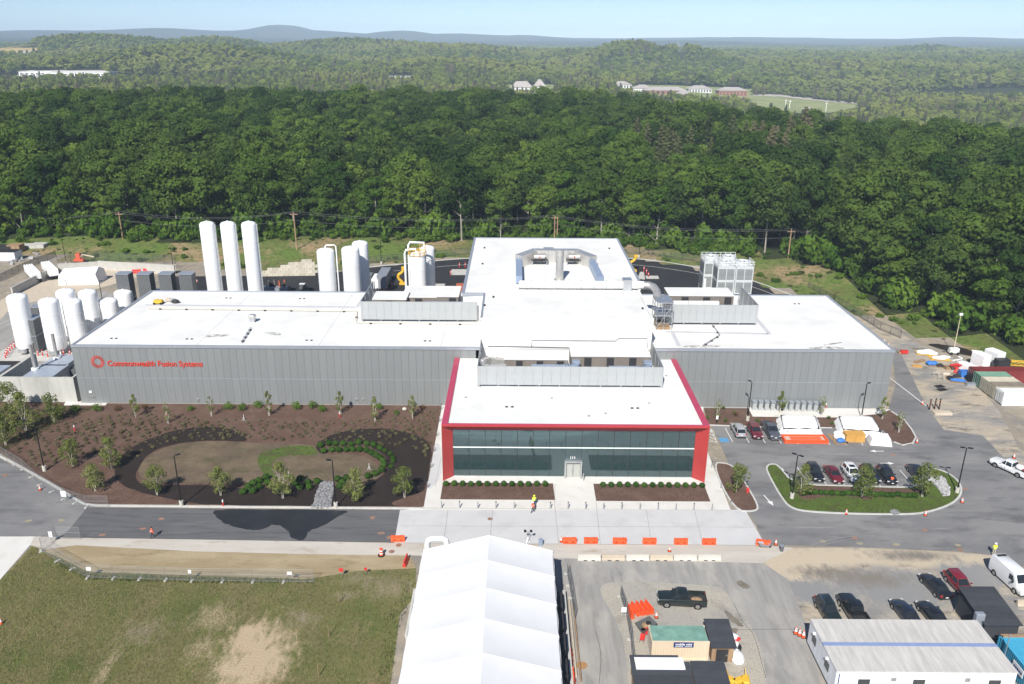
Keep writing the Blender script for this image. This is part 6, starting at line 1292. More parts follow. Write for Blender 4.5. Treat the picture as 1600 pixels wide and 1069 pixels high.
p = S(1336,692); t = thing('plywood_crate', 'orange brown plywood crate between the white wrapped stacks', 'crate', (p.x,p.y+.8,0)); MB().box(-1.6,-.02,-.8,.8,.1,1.45).build('panel', 'crate_wood', t); MB().box(.02,1.6,-.8,.8,.1,1.45).build('panel', 'crate_wood', t); MB().box(-1.6,1.6,-.8,.8,-.02,.1).build('pallet', 'wood', t); MB().box(-1.65,1.65,-.85,.85,1.45,1.52).build('lid', 'crate_wood', t)
p = S(1376,697); t = thing('wrapped_box', 'bulky white cloth covered box beside the plywood crate', 'wrapped load', (p.x,p.y+.9,0), -.06); MB().add([(-1.75,-1.0,.1),(1.9,-1.1,.0),(1.8,1.0,.05),(-1.7,1.0,.1),(-1.5,-.9,1.3),(1.5,-.8,1.35),(1.6,.9,1.5),(-1.5,.9,1.45)], [(0,1,5,4),(1,2,6,5),(2,3,7,6),(3,0,4,7),(4,5,6,7),(3,2,1,0)]).build('cloth', 'tarp_white', t); MB().box(-1.5,1.5,-.8,.8,-.02,.1).build('pallet', 'wood', t)
pallet_load('heap of white and blue plastic sheeting between the tarpaulins', 1307, 684, 2.6, 2.2, 1.0, 'wood', 'tarp_white'); pallet_load('blue and white bagged bundle next to the orange frame', 1312, 692, 2.0, 1.4, .8, 'wood', 'tarp_blue')
p = S(1320,692); t = thing('hand_cart', 'small grey hand cart beside the plywood crate', 'cart', (p.x,p.y,0)); MB().box(-.4,.4,-.25,.25,.35,.4).build('deck', 'steel', t); MB().tube([(-.4,.2,.4),(-.7,.2,1.0),(-.7,-.2,1.0),(-.4,-.2,.4)], .03, 6).build('handle', 'steel', t)
for sx in (-.3,.3): MB().cyl((sx,-.3,.15),(sx,.3,.15),.15,n=10).build('wheel', 'rubber', t)
# grey condenser units by the wall
UN = [MB().box(-.36,.36,-.5,.5,.12,1.75,.03).data('casing'), MB().box(-.42,.42,-.7,.45,1.75,1.9).data('hood'), MB().box(-.28,.28,-.53,-.49,.35,1.4).data('grille')]
for k in range(12):
    a = S(1178,641.5); b = S(1283,644); q = a.lerp(b, k/11); t = thing('condenser_unit', 'silver grey condenser unit in the row on the slab by the grey wall', 'air conditioner', (q.x,q.y+.3,.0), group='condenser row')
    obj('casing', UN[0], 'cond_grey', t); obj('hood', UN[1], 'coping', t); obj('grille', UN[2], 'panel_light', t)
# notice post in the mulch, small fittings, manifold
p = S(1119.5,664); t = thing('accessible_sign', 'small white sign on a short post at the accessible stall', 'sign', (p.x,p.y,.05)); MB().cyl((0,0,-.05),(0,0,1.1),.05,n=8).build('post', 'black_metal', t); MB().box(-.2,.2,-.04,.0,1.1,1.75).build('board', 'sign_white', t)
p = S(825,846); t = thing('light_stand', 'twin head work light on a tripod behind the marquee', 'work light', (p.x,p.y,0))
for a in range(3): MB().cyl((.5*math.cos(a*2.1),.5*math.sin(a*2.1),0),(0,0,.6),.03,n=6).build('leg', 'steel', t)
MB().cyl((0,0,.5),(0,0,1.5),.03,n=6).build('pole', 'steel', t); MB().box(-.5,.5,-.03,.03,1.45,1.52).build('crossbar', 'steel', t)
for s_ in (-.4,.4): MB().box(s_-.16,s_+.16,-.14,.06,1.5,1.8).build('lamp_head', 'black_metal', t)
p = S(1194,855.5); t = thing('wheelbarrow', 'grey wheelbarrow tipped by the askew red barrier', 'wheelbarrow', (p.x,p.y,0)); MB().add([(-.5,-.3,.3),(.5,-.3,.3),(.5,.3,.3),(-.5,.3,.3),(-.8,-.45,.65),(.7,-.45,.6),(.7,.45,.6),(-.8,.45,.65)], [(3,2,1,0),(0,1,5,4),(1,2,6,5),(2,3,7,6),(3,0,4,7)]).build('tray', 'coping', t); MB().cyl((.75,-.06,.2),(.75,.06,.2),.2,n=12).build('wheel', 'rubber', t)
for s_ in (-.3,.3): MB().cyl((.7,s_*.3,.25),(-1.2,s_,.55),.03,n=6).build('handle', 'wood', t)
p = S(1221,861); t = thing('trash_can', 'grey plastic trash can on the dirt by the road edge', 'trash can', (p.x,p.y,0)); MB().lathe([(.22,0),(.29,.75),(.31,.76),(.31,.82)],14).build('bin', 'dark_panel', t, True); MB().cyl((0,0,.78),(0,0,.84),.3,n=14).build('rim', 'coping', t)
p = S(845,852); t = thing('blue_drum', 'pale blue plastic drum behind the marquee corner', 'drum', (p.x,p.y,0)); MB().cyl((0,0,0),(0,0,.9),.29,n=16).build('barrel', 'duct_side', t, True); MB().cyl((0,0,.9),(0,0,.95),.25,n=16).build('lid', 'duct_side', t)
# tipping hopper, chairs, bags round the container
p = S(1009,986); t = thing('tipping_hopper', 'grey steel tipping hopper behind the beige container', 'hopper', (p.x,p.y,0), .5); MB().add([(-.7,-.5,.2),(.6,-.5,.2),(.6,.5,.2),(-.7,.5,.2),(-1.1,-.75,1.0),(1.0,-.75,1.2),(1.0,.75,1.2),(-1.1,.75,1.0)], [(3,2,1,0),(0,1,5,4),(1,2,6,5),(2,3,7,6),(3,0,4,7)]).build('hopper', 'dark_panel', t); MB().ball((0,0,.85),.6,.5,.3,9,5).build('load', 'wood', t, True); MB().box(-.6,.6,-.4,.4,-.02,.2).build('base', 'dark_metal', t); MB().ball((.2,-.1,1.1),.35,.3,.2,8,5).build('bag', 'rubber', t, True)
for i, (px, py) in enumerate([(1003,1003),(1011,994)]):
    p = S(px, py); t = thing('camp_chair', ['red folding chair on the gravel left of the container','dark red folding chair against the container end'][i], 'chair', (p.x,p.y,0), -.3); MB().box(-.25,.25,-.25,.25,.42,.47).build('seat', 'red_plastic', t); MB().box(-.25,.25,.22,.27,.47,.95).build('backrest', 'red_plastic', t)
    for sx in (-.22,.22):
        for sy in (-.22,.22): MB().cyl((sx,sy,0),(sx,sy,.43),.02,n=5).build('leg', 'dark_metal', t)
for i, (px, py, sx, sy, sz, m, lb) in enumerate([(1151,1030,.75,1.15,.5,'tarp_white','big white sack beside the wooden lean-to'),(1144,1015,.7,.8,.7,'tarp_white','smaller white sack behind the big one'),(1141,998,.9,.6,.4,'tarp_white','white and red sack pile by the lean-to roof'),(1150,1000,.5,.4,.3,'red_plastic','red sack on the pile by the lean-to'),(1151,1017,.5,.5,.6,'rubber','black and blue bag between the white sacks')]):
    p = S(px, py); mb = MB().ball((0,0,sz*.8),sx,sy,sz,14,8); mb.v = [(x*random.uniform(.82,1.12),y*random.uniform(.82,1.12),min(z,sz*1.45)*random.uniform(.88,1.08)) for x,y,z in mb.v]; tag(mb.build('sack', m, smooth=True, loc=(p.x,p.y,-.05)), lb, 'sack')
for i, (px, py) in enumerate([(1132,1058),(1140,1066),(1153,1068),(1165,1067)]):
    p = S(px, py); t = thing('yellow_machine', ['yellow compactor beside the black sheds','small yellow machine next to the compactor','yellow hose reel on the gravel','yellow and black tool on the gravel'][i], 'machine', (p.x,p.y,0), i); MB().box(-.35,.35,-.6,.6,.1,.6,.08).build('body', 'yellow_paint', t); MB().cyl((-.4,.5,.2),(.4,.5,.2),.2,n=12).build('roller', 'dark_metal', t); MB().tube([(0,-.5,.5),(0,-1.0,1.0)], .04, 6).build('handle', 'yellow_paint', t)
p = S(909,1040); tag(disc('sand_spill', 909, 1040, .62, 'orange_sand' if 'orange_sand' in MATS else mat('orange_sand',(0.36,0.20,0.09),.95,var=.2,scale=3), z=.05, sy=.9), kind='structure')
p = S(685,612); 
tag(MB().ball((0,0,.2),.45,.4,.32,7,4).build('boulder', 'concrete_white', smooth=True, loc=(S(632,641).x,S(632,641).y,.05)), 'white bag-like boulder in the mulch by the grey wall', 'boulder')
for i,(px,py,a) in enumerate([(577,735,.1),(452,748,-.3),(381,658,.5)]):
    p = S(px,py); t = thing('sprinkler', ['white sprinkler riser on the lawn inside the shrub curve','sprinkler head in the birch crown edge of the lawn','white sprinkler tripod in the mulch by the wall'][i], 'sprinkler', (p.x,p.y,.06)); MB().cyl((0,0,-.02),(.15*a,0,1.2),.04,n=6).build('riser', 'white_paint', t); MB().cyl((-.3,0,0),(0,0,.7),.025,n=6).build('leg', 'white_paint', t); MB().cyl((.3,0,0),(0,0,.7),.025,n=6).build('leg', 'white_paint', t)

# ================================================================== vehicles (front faces local +X)
def loft(rings, cap=True):
    mb = MB(); m = len(rings[0]); vs = [p for r in rings for p in r]
    fs = [(k*m+i, k*m+(i+1)%m, (k+1)*m+(i+1)%m, (k+1)*m+i) for k in range(len(rings)-1) for i in range(m)]
    if cap: fs += [tuple(range(m-1,-1,-1)), tuple(range((len(rings)-1)*m, len(rings)*m))]
    return mb.add(vs, fs)
def ring_(x, zb, zt, hw, crown=.03):
    sh = min(.16, (zt-zb)*.3); h = [(hw*.88,zb),(hw*.97,zb+.12),(hw,zb+(zt-zb)*.5),(hw*.97,zt-sh),(hw*.88,zt-.03),(hw*.45,zt+crown)]
    return [(x,y,z) for y,z in h]+[(x,-y,z) for y,z in h[::-1]]
KINDS_ = {
 'sedan': dict(L=4.75, wb=1.40, R=.33, st=[(2.36,.34,.60,.66),(2.26,.24,.70,.80),(1.7,.2,.82,.89),(1.0,.2,.91,.91),(.2,.2,.94,.92),(-1.0,.2,.97,.92),(-1.75,.22,.99,.90),(-2.2,.28,.95,.84),(-2.37,.42,.82,.72)], gb=(1.02,-1.86,.90), gt=(.22,-1.0,1.42), hwb=.80, hwt=.60),
 'suv': dict(L=4.65, wb=1.36, R=.36, st=[(2.3,.40,.74,.70),(2.2,.28,.88,.84),(1.6,.25,1.00,.92),(.95,.25,1.06,.94),(0,.25,1.08,.94),(-1.2,.25,1.10,.94),(-1.9,.27,1.10,.92),(-2.24,.32,1.04,.87),(-2.33,.46,.92,.78)], gb=(1.0,-2.16,1.04), gt=(.28,-1.80,1.66), hwb=.84, hwt=.66),
 'pickup': dict(L=5.8, wb=1.82, R=.40, st=[(2.88,.48,.92,.80),(2.78,.36,1.08,.94),(2.0,.34,1.16,1.0),(1.25,.34,1.20,1.0),(.6,.34,1.20,1.0),(-.80,.34,1.20,1.0)], gb=(1.30,-.78,1.16), gt=(.58,-.60,1.86), hwb=.90, hwt=.74),
 'van': dict(L=5.9, wb=1.85, R=.36, st=[(2.92,.42,.90,.78),(2.82,.32,1.08,.94),(2.3,.3,1.22,1.0),(1.95,.3,1.40,1.02)], gb=(0,0,0), gt=(0,0,0), hwb=1, hwt=1)}
def wheel(parent, x, y, r, w_=.23):
    t = MB().cyl((x,y-w_/2,r),(x,y+w_/2,r),r,n=18).build('wheel', 'rubber', parent, True); s_ = 1 if y > 0 else -1
    MB().cyl((x,y+s_*(w_/2-.03),r),(x,y+s_*(w_/2+.012),r),r*.62,n=14).build('rim', 'chrome', t, True); MB().cyl((x,y+s_*(w_/2+.0),r),(x,y+s_*(w_/2+.022),r),r*.16,n=8).build('hub', 'dark_metal', t)
def vehicle(kind, paint, label, px, py, heading=-90, cat=None, name=None, extras=''):
    K = KINDS_[kind]; p = S(px, py); paint = 'car_'+paint
    t = thing(name or dict(sedan='parked_car', suv='parked_car', pickup='pickup_truck', van='delivery_van')[kind], label, cat or dict(sedan='car', suv='car', pickup='pickup truck', van='van')[kind], (p.x,p.y,.0), rad(heading))
    st = K['st']; x0 = st[0][0]; x1 = st[-1][0]; hw = max(s_[3] for s_ in st)
    if kind != 'van':
        loft([ring_(*s_) for s_ in st[::-1]]).build('body', paint, t, True)
        b0, b1, zb = K['gb']; t0, t1, zt = K['gt']; wb_, wt_ = K['hwb'], K['hwt']
        def gr(f):   # greenhouse section between belt (0) and roof (1)
            xa = b0+(t0-b0)*f; xb = b1+(t1-b1)*f; w_ = wb_+(wt_-wb_)*f; z = zb+(zt-zb)*f; c_ = .12
            return [(xa,-w_*.80,z),(xa,w_*.80,z),(xa-.25,w_,z),(xb+.25,w_,z),(xb,w_*.82,z),(xb,-w_*.82,z),(xb+.25,-w_,z),(xa-.25,-w_,z)]
        loft([gr(0),gr(.5),gr(.93)]).build('windows', 'car_glass', t, True)
        g = gr(.94); g2 = gr(.90); loft([[(x*1.0,y*1.02,z-.02) for x,y,z in g2],[(x,y*1.01,z+.03) for x,y,z in g],[(x*.97,y*.86,z+.075) for x,y,z in g]]).build('roof', paint, t, True)
        for (i, j) in ((0,7),(1,2),(3,4),(5,6)):
            a, b = Vector(gr(0)[i]), Vector(gr(.95)[i]); a2, b2 = Vector(gr(0)[j]), Vector(gr(.95)[j])
            A = (a+a2)/2*1.0; B = (b+b2)/2; MB().tube([A,B], .055, 5).build('pillar', paint, t)
        for s_ in (-1,1):
            xm = (b0+b1)/2+.1; MB().tube([(xm,s_*wb_*1.0,zb),(xm-.05,s_*wt_*1.02,zt-.08)], .045, 5).build('pillar', paint, t)
            MB().obox((b0-.35,s_*(hw+.06),zb+.10),.18,.2,.14).build('mirror', paint, t)
            for xx in (b0-.55,(b0+b1)/2+.02): MB().box(xx-.008,xx+.008,s_*hw-.012,s_*hw+.012,.45,zb-.08).build('door_seam', 'black_metal', t)
        if kind == 'suv' and 'rails' in extras:
            for s_ in (-1,1): MB().cyl((t0,s_*wt_*.9,zt+.12),(t1,s_*wt_*.9,zt+.12),.03,n=6).build('roof_rail', 'chrome', t)
        if 'sunroof' in extras: MB().box(t0-1.0,t0-.25,-.42,.42,zt+.06,zt+.085).build('sunroof', 'car_glass', t)
        if kind == 'pickup':
            for s_ in (-1,1): MB().box(-2.85,-.80,s_*.99-(.12 if s_ > 0 else 0),s_*.99+(.12 if s_ < 0 else 0),.42,1.22).build('bed_side', paint, t)
            MB().box(-2.9,-2.80,-.98,.98,.45,1.20).build('tailgate', paint, t); MB().box(-2.80,-.80,-.87,.87,.55,.66).build('bed_floor', 'dark_metal', t)
            if 'load' in extras: MB().ball((-1.8,0,.68),.7,.5,.22,9,5).build('load', 'wood', t, True)
            x1 = -2.9
    else:
        W = 1.02; prof = [(1.95,1.40),(1.2,2.36),(.9,2.46),(-2.85,2.50),(-2.93,2.38),(-2.93,.35)]
        loft([ring_(*s_) for s_ in st[::-1]]).build('bonnet', paint, t, True)
        def vr(x, zb_, zt_): h = [(W*.95,zb_),(W,zb_+.4),(W*.99,zb_+(zt_-zb_)*.6),(W*.90,zt_-.10),(W*.72,zt_)]; return [(x,y,z) for y,z in h]+[(x,-y,z) for y,z in h[::-1]]
        loft([vr(-2.93,.4,2.40),vr(-2.8,.3,2.48),vr(.9,.3,2.48),vr(1.25,.3,2.34),vr(1.7,.3,1.72),vr(1.96,.3,1.36)]).build('body', paint, t, True)
        MB().add([(1.90,-.80,1.47),(1.90,.80,1.47),(1.29,.72,2.27),(1.29,-.72,2.27)], [(0,1,2,3)]).build('windscreen', 'car_glass', t, loc=(.04,0,.02))
        for s_ in (-1,1):
            MB().add([(.55,s_*1.035,1.40),(1.55,s_*1.035,1.40),(1.15,s_*.99,2.05),(.55,s_*.99,2.05)], [(0,1,2,3) if s_ < 0 else (3,2,1,0)]).build('side_window', 'car_glass', t); MB().obox((1.5,s_*1.2,1.5),.12,.22,.32).build('mirror', 'black_metal', t)
        MB().box(-2.6,-2.2,-.62,.62,2.485,2.54).build('roof_vent', 'dark_metal', t); x0 = 2.92; x1 = -2.93
    r = K['R']; wbx = K['wb']
    for x in (wbx,-wbx):
        for s_ in (-1,1): wheel(t, x, s_*(hw-.115), r)
        for s_ in (-1,1): MB().cyl((x,s_*(hw-.02),r+.02),(x,s_*(hw+.006),r+.02),r*1.18,n=18).build('wheel_arch', 'rubber', t)
    zl = (.62 if kind == 'sedan' else .78 if kind == 'suv' else .95)
    for s_ in (-1,1):
        MB().obox((x0-.10,s_*hw*.68,zl),.16,.36,.15).build('headlight', 'lamp_lens', t); MB().obox((x1+.06,s_*hw*.78,zl+.14),.14,.26,.2).build('tail_light', 'tail_lens', t)
    MB().box(x0-.10,x0+.02,-hw*.42,hw*.42,zl-.22,zl-.05).build('grille', 'black_metal' if 'chrome' not in extras else 'chrome', t); MB().box(x0-.02,x0+.035,-.17,.17,zl-.33,zl-.22).build('number_plate', 'plate', t)
    MB().box(x1-.03,x1+.05,-.17,.17,zl-.12,zl-.0).build('number_plate', 'plate', t); MB().box(x0-.12,x0+.03,-hw*.78,hw*.78,.34,.44).build('bumper', 'dark_metal' if kind != 'pickup' else 'chrome', t); MB().box(x1-.04,x1+.12,-hw*.78,hw*.78,.36,.46).build('bumper', 'dark_metal' if kind != 'pickup' else 'chrome', t)
    MB().box(x1+.3,x0-.3,-hw*.8,hw*.8,.2,.36).build('underbody', 'rubber', t)
    return t
vehicle('suv', 'silver', 'silver grey car parked tail outward next to the accessible stall', 1153, 677, 90, extras='rails')
vehicle('suv', 'dark_red', 'dark red car parked between the silver car and the slate pickup', 1179, 679, -90)
vehicle('pickup', 'slate', 'slate grey pickup parked against the tarpaulin stack', 1204, 678, -90, extras='chrome')
vehicle('suv', 'black', 'black car parked under the feathery birch at the island end', 1272, 744, -90)
vehicle('sedan', 'dark_red', 'dark red saloon car with glare on its windscreen by the island', 1302, 746, -90)
vehicle('suv', 'white', 'white car with dark sunroof facing the island', 1330, 745, -90, extras='sunroof')
vehicle('suv', 'blue_black', 'dark blue car half hidden by the island tree', 1358, 747, -90)
vehicle('suv', 'black', 'black car with a worker bending at its bonnet', 1384, 748, -90)
vehicle('sedan', 'blue_black', 'dark car alone in the stall near the stone patch', 1433, 744, -90)
t = vehicle('pickup', 'white', 'white service pickup with tank and equipment in its bed', 1577, 736, 118, extras='chrome')
MB().ball((-1.5,0,1.35),.75,.55,.45,14,8).build('bed_tank', 'tank_white', t, True); MB().box(-2.75,-2.3,-.8,.8,.7,1.5).build('tool_box', 'dark_metal', t); MB().box(-2.7,-2.3,.3,.8,1.5,1.75).build('beacon', 'red_plastic', t)
vehicle('sedan', 'black', 'black saloon with lit-looking red tail lamps on the dirt lot', 1460, 921, 97)
vehicle('suv', 'red', 'bright dark red car beside the black saloon on the dirt lot', 1498, 919, -86)
vehicle('van', 'white', 'white high roofed delivery van on the dirt lot', 1579, 912, -83)
vehicle('suv', 'green_black', 'boxy black green car behind the office trailer', 1293, 961, -87, extras='rails'); vehicle('pickup', 'black', 'black pickup behind the office trailer', 1333, 962, 92)
vehicle('sedan', 'blue_black', 'dark blue saloon behind the office trailer beside a black one', 1414, 963, 94); vehicle('sedan', 'black', 'black saloon behind the office trailer near the tan barrier', 1456, 966, 95)
vehicle('pickup', 'green_black', 'dark green black pickup parked across the gravel yard', 1064, 943, 176, extras='chrome load')

# ================================================================== people
def person(label, px, py, face, joints, top, legs, hat=None, vest=None, height=1.76, name='person'):
    """one skinned body; joints are overrides of a standing pose, in metres, facing local -Y"""
    J = dict(pel=(0,0,.98), sp=(0,.0,1.18), ch=(0,0,1.38), nk=(0,0,1.52), hd=(0,-.01,1.64), ht=(0,-.01,1.76),
             ls=(.19,0,1.43), le=(.25,.02,1.15), lw=(.27,-.06,.90), lh=(.27,-.08,.82), rs=(-.19,0,1.43), re=(-.25,.02,1.15), rw=(-.27,-.06,.90), rh=(-.27,-.08,.82),
             lp=(.10,0,.95), lk=(.11,-.02,.52), la=(.11,.02,.10), lt=(.12,-.14,.05), rp=(-.10,0,.95), rk=(-.11,-.02,.52), ra=(-.11,.02,.10), rtt=(-.12,-.14,.05))
    J.update(joints); R_2 = dict(pel=.15,sp=.145,ch=.165,nk=.065,hd=.10,ht=.07,ls=.075,le=.055,lw=.040,lh=.042,rs=.075,re=.055,rw=.040,rh=.042,lp=.10,lk=.075,la=.052,lt=.045,rp=.10,rk=.075,ra=.052,rtt=.045)
    E_ = [('pel','sp','t'),('sp','ch','t'),('ch','nk','t'),('nk','hd','s'),('hd','ht','h'),('ch','ls','t'),('ls','le','t'),('le','lw','t'),('lw','lh','s'),('ch','rs','t'),('rs','re','t'),('re','rw','t'),('rw','rh','s'),('pel','lp','l'),('lp','lk','l'),('lk','la','l'),('la','lt','b'),('pel','rp','l'),('rp','rk','l'),('rk','ra','l'),('ra','rtt','b')]
    for s_, hh, ww in (('l','lh','lw'),('r','rh','rw')):
        h = Vector(J[hh]); d = (h-Vector(J[ww])).normalized(); sd = Vector((1 if s_ == 'l' else -1,0,0))
        for k in range(5):
            ln = (.055,.085,.095,.088,.070)[k]; off = Vector((0,1,0))*(k-2)*.019; b0 = h+off*.9+d*.01
            if k == 0: b0 = h-Vector((0,1,0))*.045-d*.02; tip = b0-Vector((0,1,0))*.02+d*.05
            else: tip = b0+d*ln*.55-sd*.005
            J[f'{s_}f{k}'] = tuple(b0); J[f'{s_}g{k}'] = tuple(tip); J[f'{s_}i{k}'] = tuple(tip+d*ln*.4-sd*.03 if k else tip+d*.03-sd*.012)
            for q in 'fgi': R_2[f'{s_}{q}{k}'] = .0095
            E_ += [(hh,f'{s_}f{k}','s'),(f'{s_}f{k}',f'{s_}g{k}','s'),(f'{s_}g{k}',f'{s_}i{k}','s')]
    keys = list(J); ix = {k: i for i, k in enumerate(keys)}
    me = bpy.data.meshes.new('body'); me.from_pydata([J[k] for k in keys], [(ix[a],ix[b]) for a,b,_ in E_], [])
    tmp = bpy.data.objects.new('tmp', me); COL.objects.link(tmp); md = tmp.modifiers.new('s','SKIN'); 
    for i, k in enumerate(keys): me.skin_vertices[0].data[i].radius = (R_2[k],R_2[k]*(.72 if k in ('pel','sp','ch') else 1)) ; me.skin_vertices[0].data[i].use_root = (k == 'pel')
    sb_ = tmp.modifiers.new('u','SUBSURF'); sb_.levels = 1; sb_.render_levels = 1
    bpy.context.view_layer.update(); dg = bpy.context.evaluated_depsgraph_get(); bme = bpy.data.meshes.new_from_object(tmp.evaluated_get(dg)); bpy.data.objects.remove(tmp)
    bme.materials.clear(); sl_ = ['skin', top, legs, 'hair', 'rubber']
    for m in sl_: bme.materials.append(MATS[m])
    seg = [(Vector(J[a]),Vector(J[b]),c_) for a,b,c_ in E_]; code = dict(s=0,t=1,l=2,h=0,b=4)
    for pl_ in bme.polygons:
        best = 9; cc = 0
        for a, b, c_ in seg:
            d = b-a; u = max(0,min(1,(pl_.center-a).dot(d)/max(d.length_squared,1e-6))); q = (pl_.center-a-d*u).length
            if q < best: best = q; cc = code[c_]
        pl_.material_index = cc; pl_.use_smooth = True
    p = S(px, py); t = thing(name, label, 'person', (p.x,p.y,.02), rad(face)); t.scale = (height/1.76,)*3
    bo = obj('body', bme, None, t); hd = Vector(J['hd'])
    MB().ball((hd.x,hd.y+.015,hd.z+.045),.108,.118,.10,12,7).build('hair', 'hair', t, True)
    if hat: MB().lathe([(.17,0),(.135,.015),(.13,.08),(.08,.135),(.01,.145)],16,(hd.x,hd.y,hd.z+.06)).build('hard_hat', hat, t, True)
    MB().ball((hd.x,hd.y-.105,hd.z-.005),.016,.02,.022,6,5).build('nose', 'skin', t)
    for s_ in (-1,1): MB().ball((hd.x+s_*.036,hd.y-.094,hd.z+.025),.012,n=6,m=5).build('eye', 'hair', t); MB().ball((hd.x+s_*.105,hd.y+.01,hd.z),.012,.025,.032,6,5).build('ear', 'skin', t)
    MB().box(hd.x-.028,hd.x+.028,hd.y-.103,hd.y-.09,hd.z-.052,hd.z-.043).build('mouth', 'tail_lens', t)
    if vest:
        c_ = [Vector(J[k]) for k in ('pel','sp','ch')]; rg = []
        for k, (q, rr) in enumerate(zip(c_, (.185,.175,.20))): rg.append([(q.x+rr*math.cos(2*math.pi*i/14), q.y+rr*.78*math.sin(2*math.pi*i/14), q.z+(.0 if k < 2 else .05)) for i in range(14)])
        loft(rg, False).build('vest', vest, t, True)
        q = c_[1]; MB().lathe([(.184,-.02),(.184,.03)],14,(q.x,q.y,q.z)).build('reflective_band', 'sign_white', t)
    return t
walk = dict(lk=(.11,-.16,.54), la=(.11,-.22,.13), lt=(.12,-.38,.10), rk=(-.11,.06,.52), ra=(-.11,.28,.14), rtt=(-.12,.16,.05), le=(.26,.10,1.17), lw=(.27,.12,.92), lh=(.27,.11,.84), re=(-.26,-.06,1.16), rw=(-.26,-.22,.95), rh=(-.26,-.26,.88))
person('person in an orange vest walking along the dark road', 239, 841, -60, walk, 'hivis_orange', 'denim', None, 'hivis_orange')
person('person in a yellow vest and hard hat behind an orange vested one', 834.5, 791, 180, walk, 'hivis_yellow', 'denim', 'hivis_yellow', 'hivis_yellow')
person('person in an orange vest and pale hard hat striding over the plaza', 832.5, 801, -75, walk, 'hivis_orange', 'denim', 'sign_white', 'hivis_orange')
person('person in an orange top bending over at the bonnet of a black car', 1392, 759, 150, dict(pel=(0,.08,.95), sp=(0,-.06,1.10), ch=(0,-.28,1.20), nk=(0,-.42,1.24), hd=(0,-.52,1.25), ht=(0,-.60,1.30), ls=(.19,-.28,1.22), le=(.24,-.42,1.0), lw=(.22,-.62,1.0), lh=(.22,-.70,1.0), rs=(-.19,-.28,1.22), re=(-.24,-.42,1.0), rw=(-.22,-.62,1.0), rh=(-.22,-.70,1.0), lp=(.10,.08,.93), rp=(-.10,.08,.93), lk=(.11,.0,.5), rk=(-.11,.0,.5)), 'hivis_orange', 'denim')
person('person in yellow high visibility jacket and pale trousers standing on the road', 1552, 868, 170, dict(le=(.27,-.02,1.16), lw=(.20,-.24,1.08), lh=(.16,-.30,1.09), re=(-.27,-.02,1.16), rw=(-.20,-.24,1.08), rh=(-.16,-.30,1.09)), 'hivis_yellow', 'khaki', 'sign_white', 'hivis_yellow', 1.85)

# ================================================================== vegetation
def leaves(centres, radii, n_per, size, flat=.35, seed=1, outward=1.5):
    """leaf-sized quads scattered through clump volumes -> vertex / face arrays"""
    g = np.random.default_rng(seed); V = []; 
    for (c, r, n) in zip(centres, radii, n_per):
        u = g.normal(size=(n,3)); u /= np.linalg.norm(u,axis=1)[:,None]; rr = np.cbrt(g.uniform(.35,1,n))[:,None]
        P = np.array(c)+u*rr*np.array(r); nrm = u*outward+g.normal(size=(n,3))*.45+np.array([0,0,flat]); nrm /= np.linalg.norm(nrm,axis=1)[:,None]
        a = np.cross(nrm, g.normal(size=(n,3))); a /= np.linalg.norm(a,axis=1)[:,None]; b = np.cross(nrm,a); s = (size*g.uniform(.6,1.35,n))[:,None]
        k = g.uniform(.45,.85,n)[:,None]
        V.append(np.stack([P-a*s*.5, P+b*s*.5*k, P+a*s*.5, P-b*s*.5*k],1))
    V = np.concatenate(V).reshape(-1,3); n = len(V)//4; Fs = np.arange(n*4).reshape(n,4)
    return V, Fs
def leaf_mesh(name, *a, **k):
    V, Fs = leaves(*a, **k); me = bpy.data.meshes.new(name); me.vertices.add(len(V)); me.vertices.foreach_set('co', V.astype(np.float32).ravel())
    me.loops.add(Fs.size); me.loops.foreach_set('vertex_index', Fs.ravel().astype(np.int32)); me.polygons.add(len(Fs)); me.polygons.foreach_set('loop_start', np.arange(0,Fs.size,4,dtype=np.int32)); me.update(); me.validate(); return me
def oak_crown(seed, h, rx, cb, leaf=.80, ncl=34, per=120):
    g = random.Random(seed); C_, R3, N3 = [], [], []
    for k in range(ncl):
        u = k/ncl; a = k*2.399+g.uniform(-.4,.4); t_ = g.random()**.75; z = cb+(h-cb)*(.06+.90*t_); pr = math.sin(math.pi*min(1,.16+.80*t_))**.65; rr = rx*pr*g.uniform(.45,1.0)
        s = g.uniform(.7,1.35)*rx*.36; C_.append((rr*math.cos(a), rr*math.sin(a), z)); R3.append((s*1.15,s*1.15,s*.72)); N3.append(int(per*(.6+.8*g.random())))
    return leaf_mesh('crown', C_, R3, N3, leaf, seed=seed)
def pine_crown(seed, h, rx, cb, leaf=.55):
    g = random.Random(seed); C_, R3, N3 = [], [], []
    for k in range(44):
        t_ = k/44; z = cb+(h-cb)*t_; a = k*2.4; rr = rx*(1-t_)**.8*g.uniform(.35,1); C_.append((rr*math.cos(a),rr*math.sin(a),z)); s = rx*(.34-.2*t_); R3.append((s*1.25,s*1.25,s*.42)); N3.append(int(30+40*(1-t_)))
    return leaf_mesh('crown', C_, R3, N3, leaf, seed=seed, flat=.8)
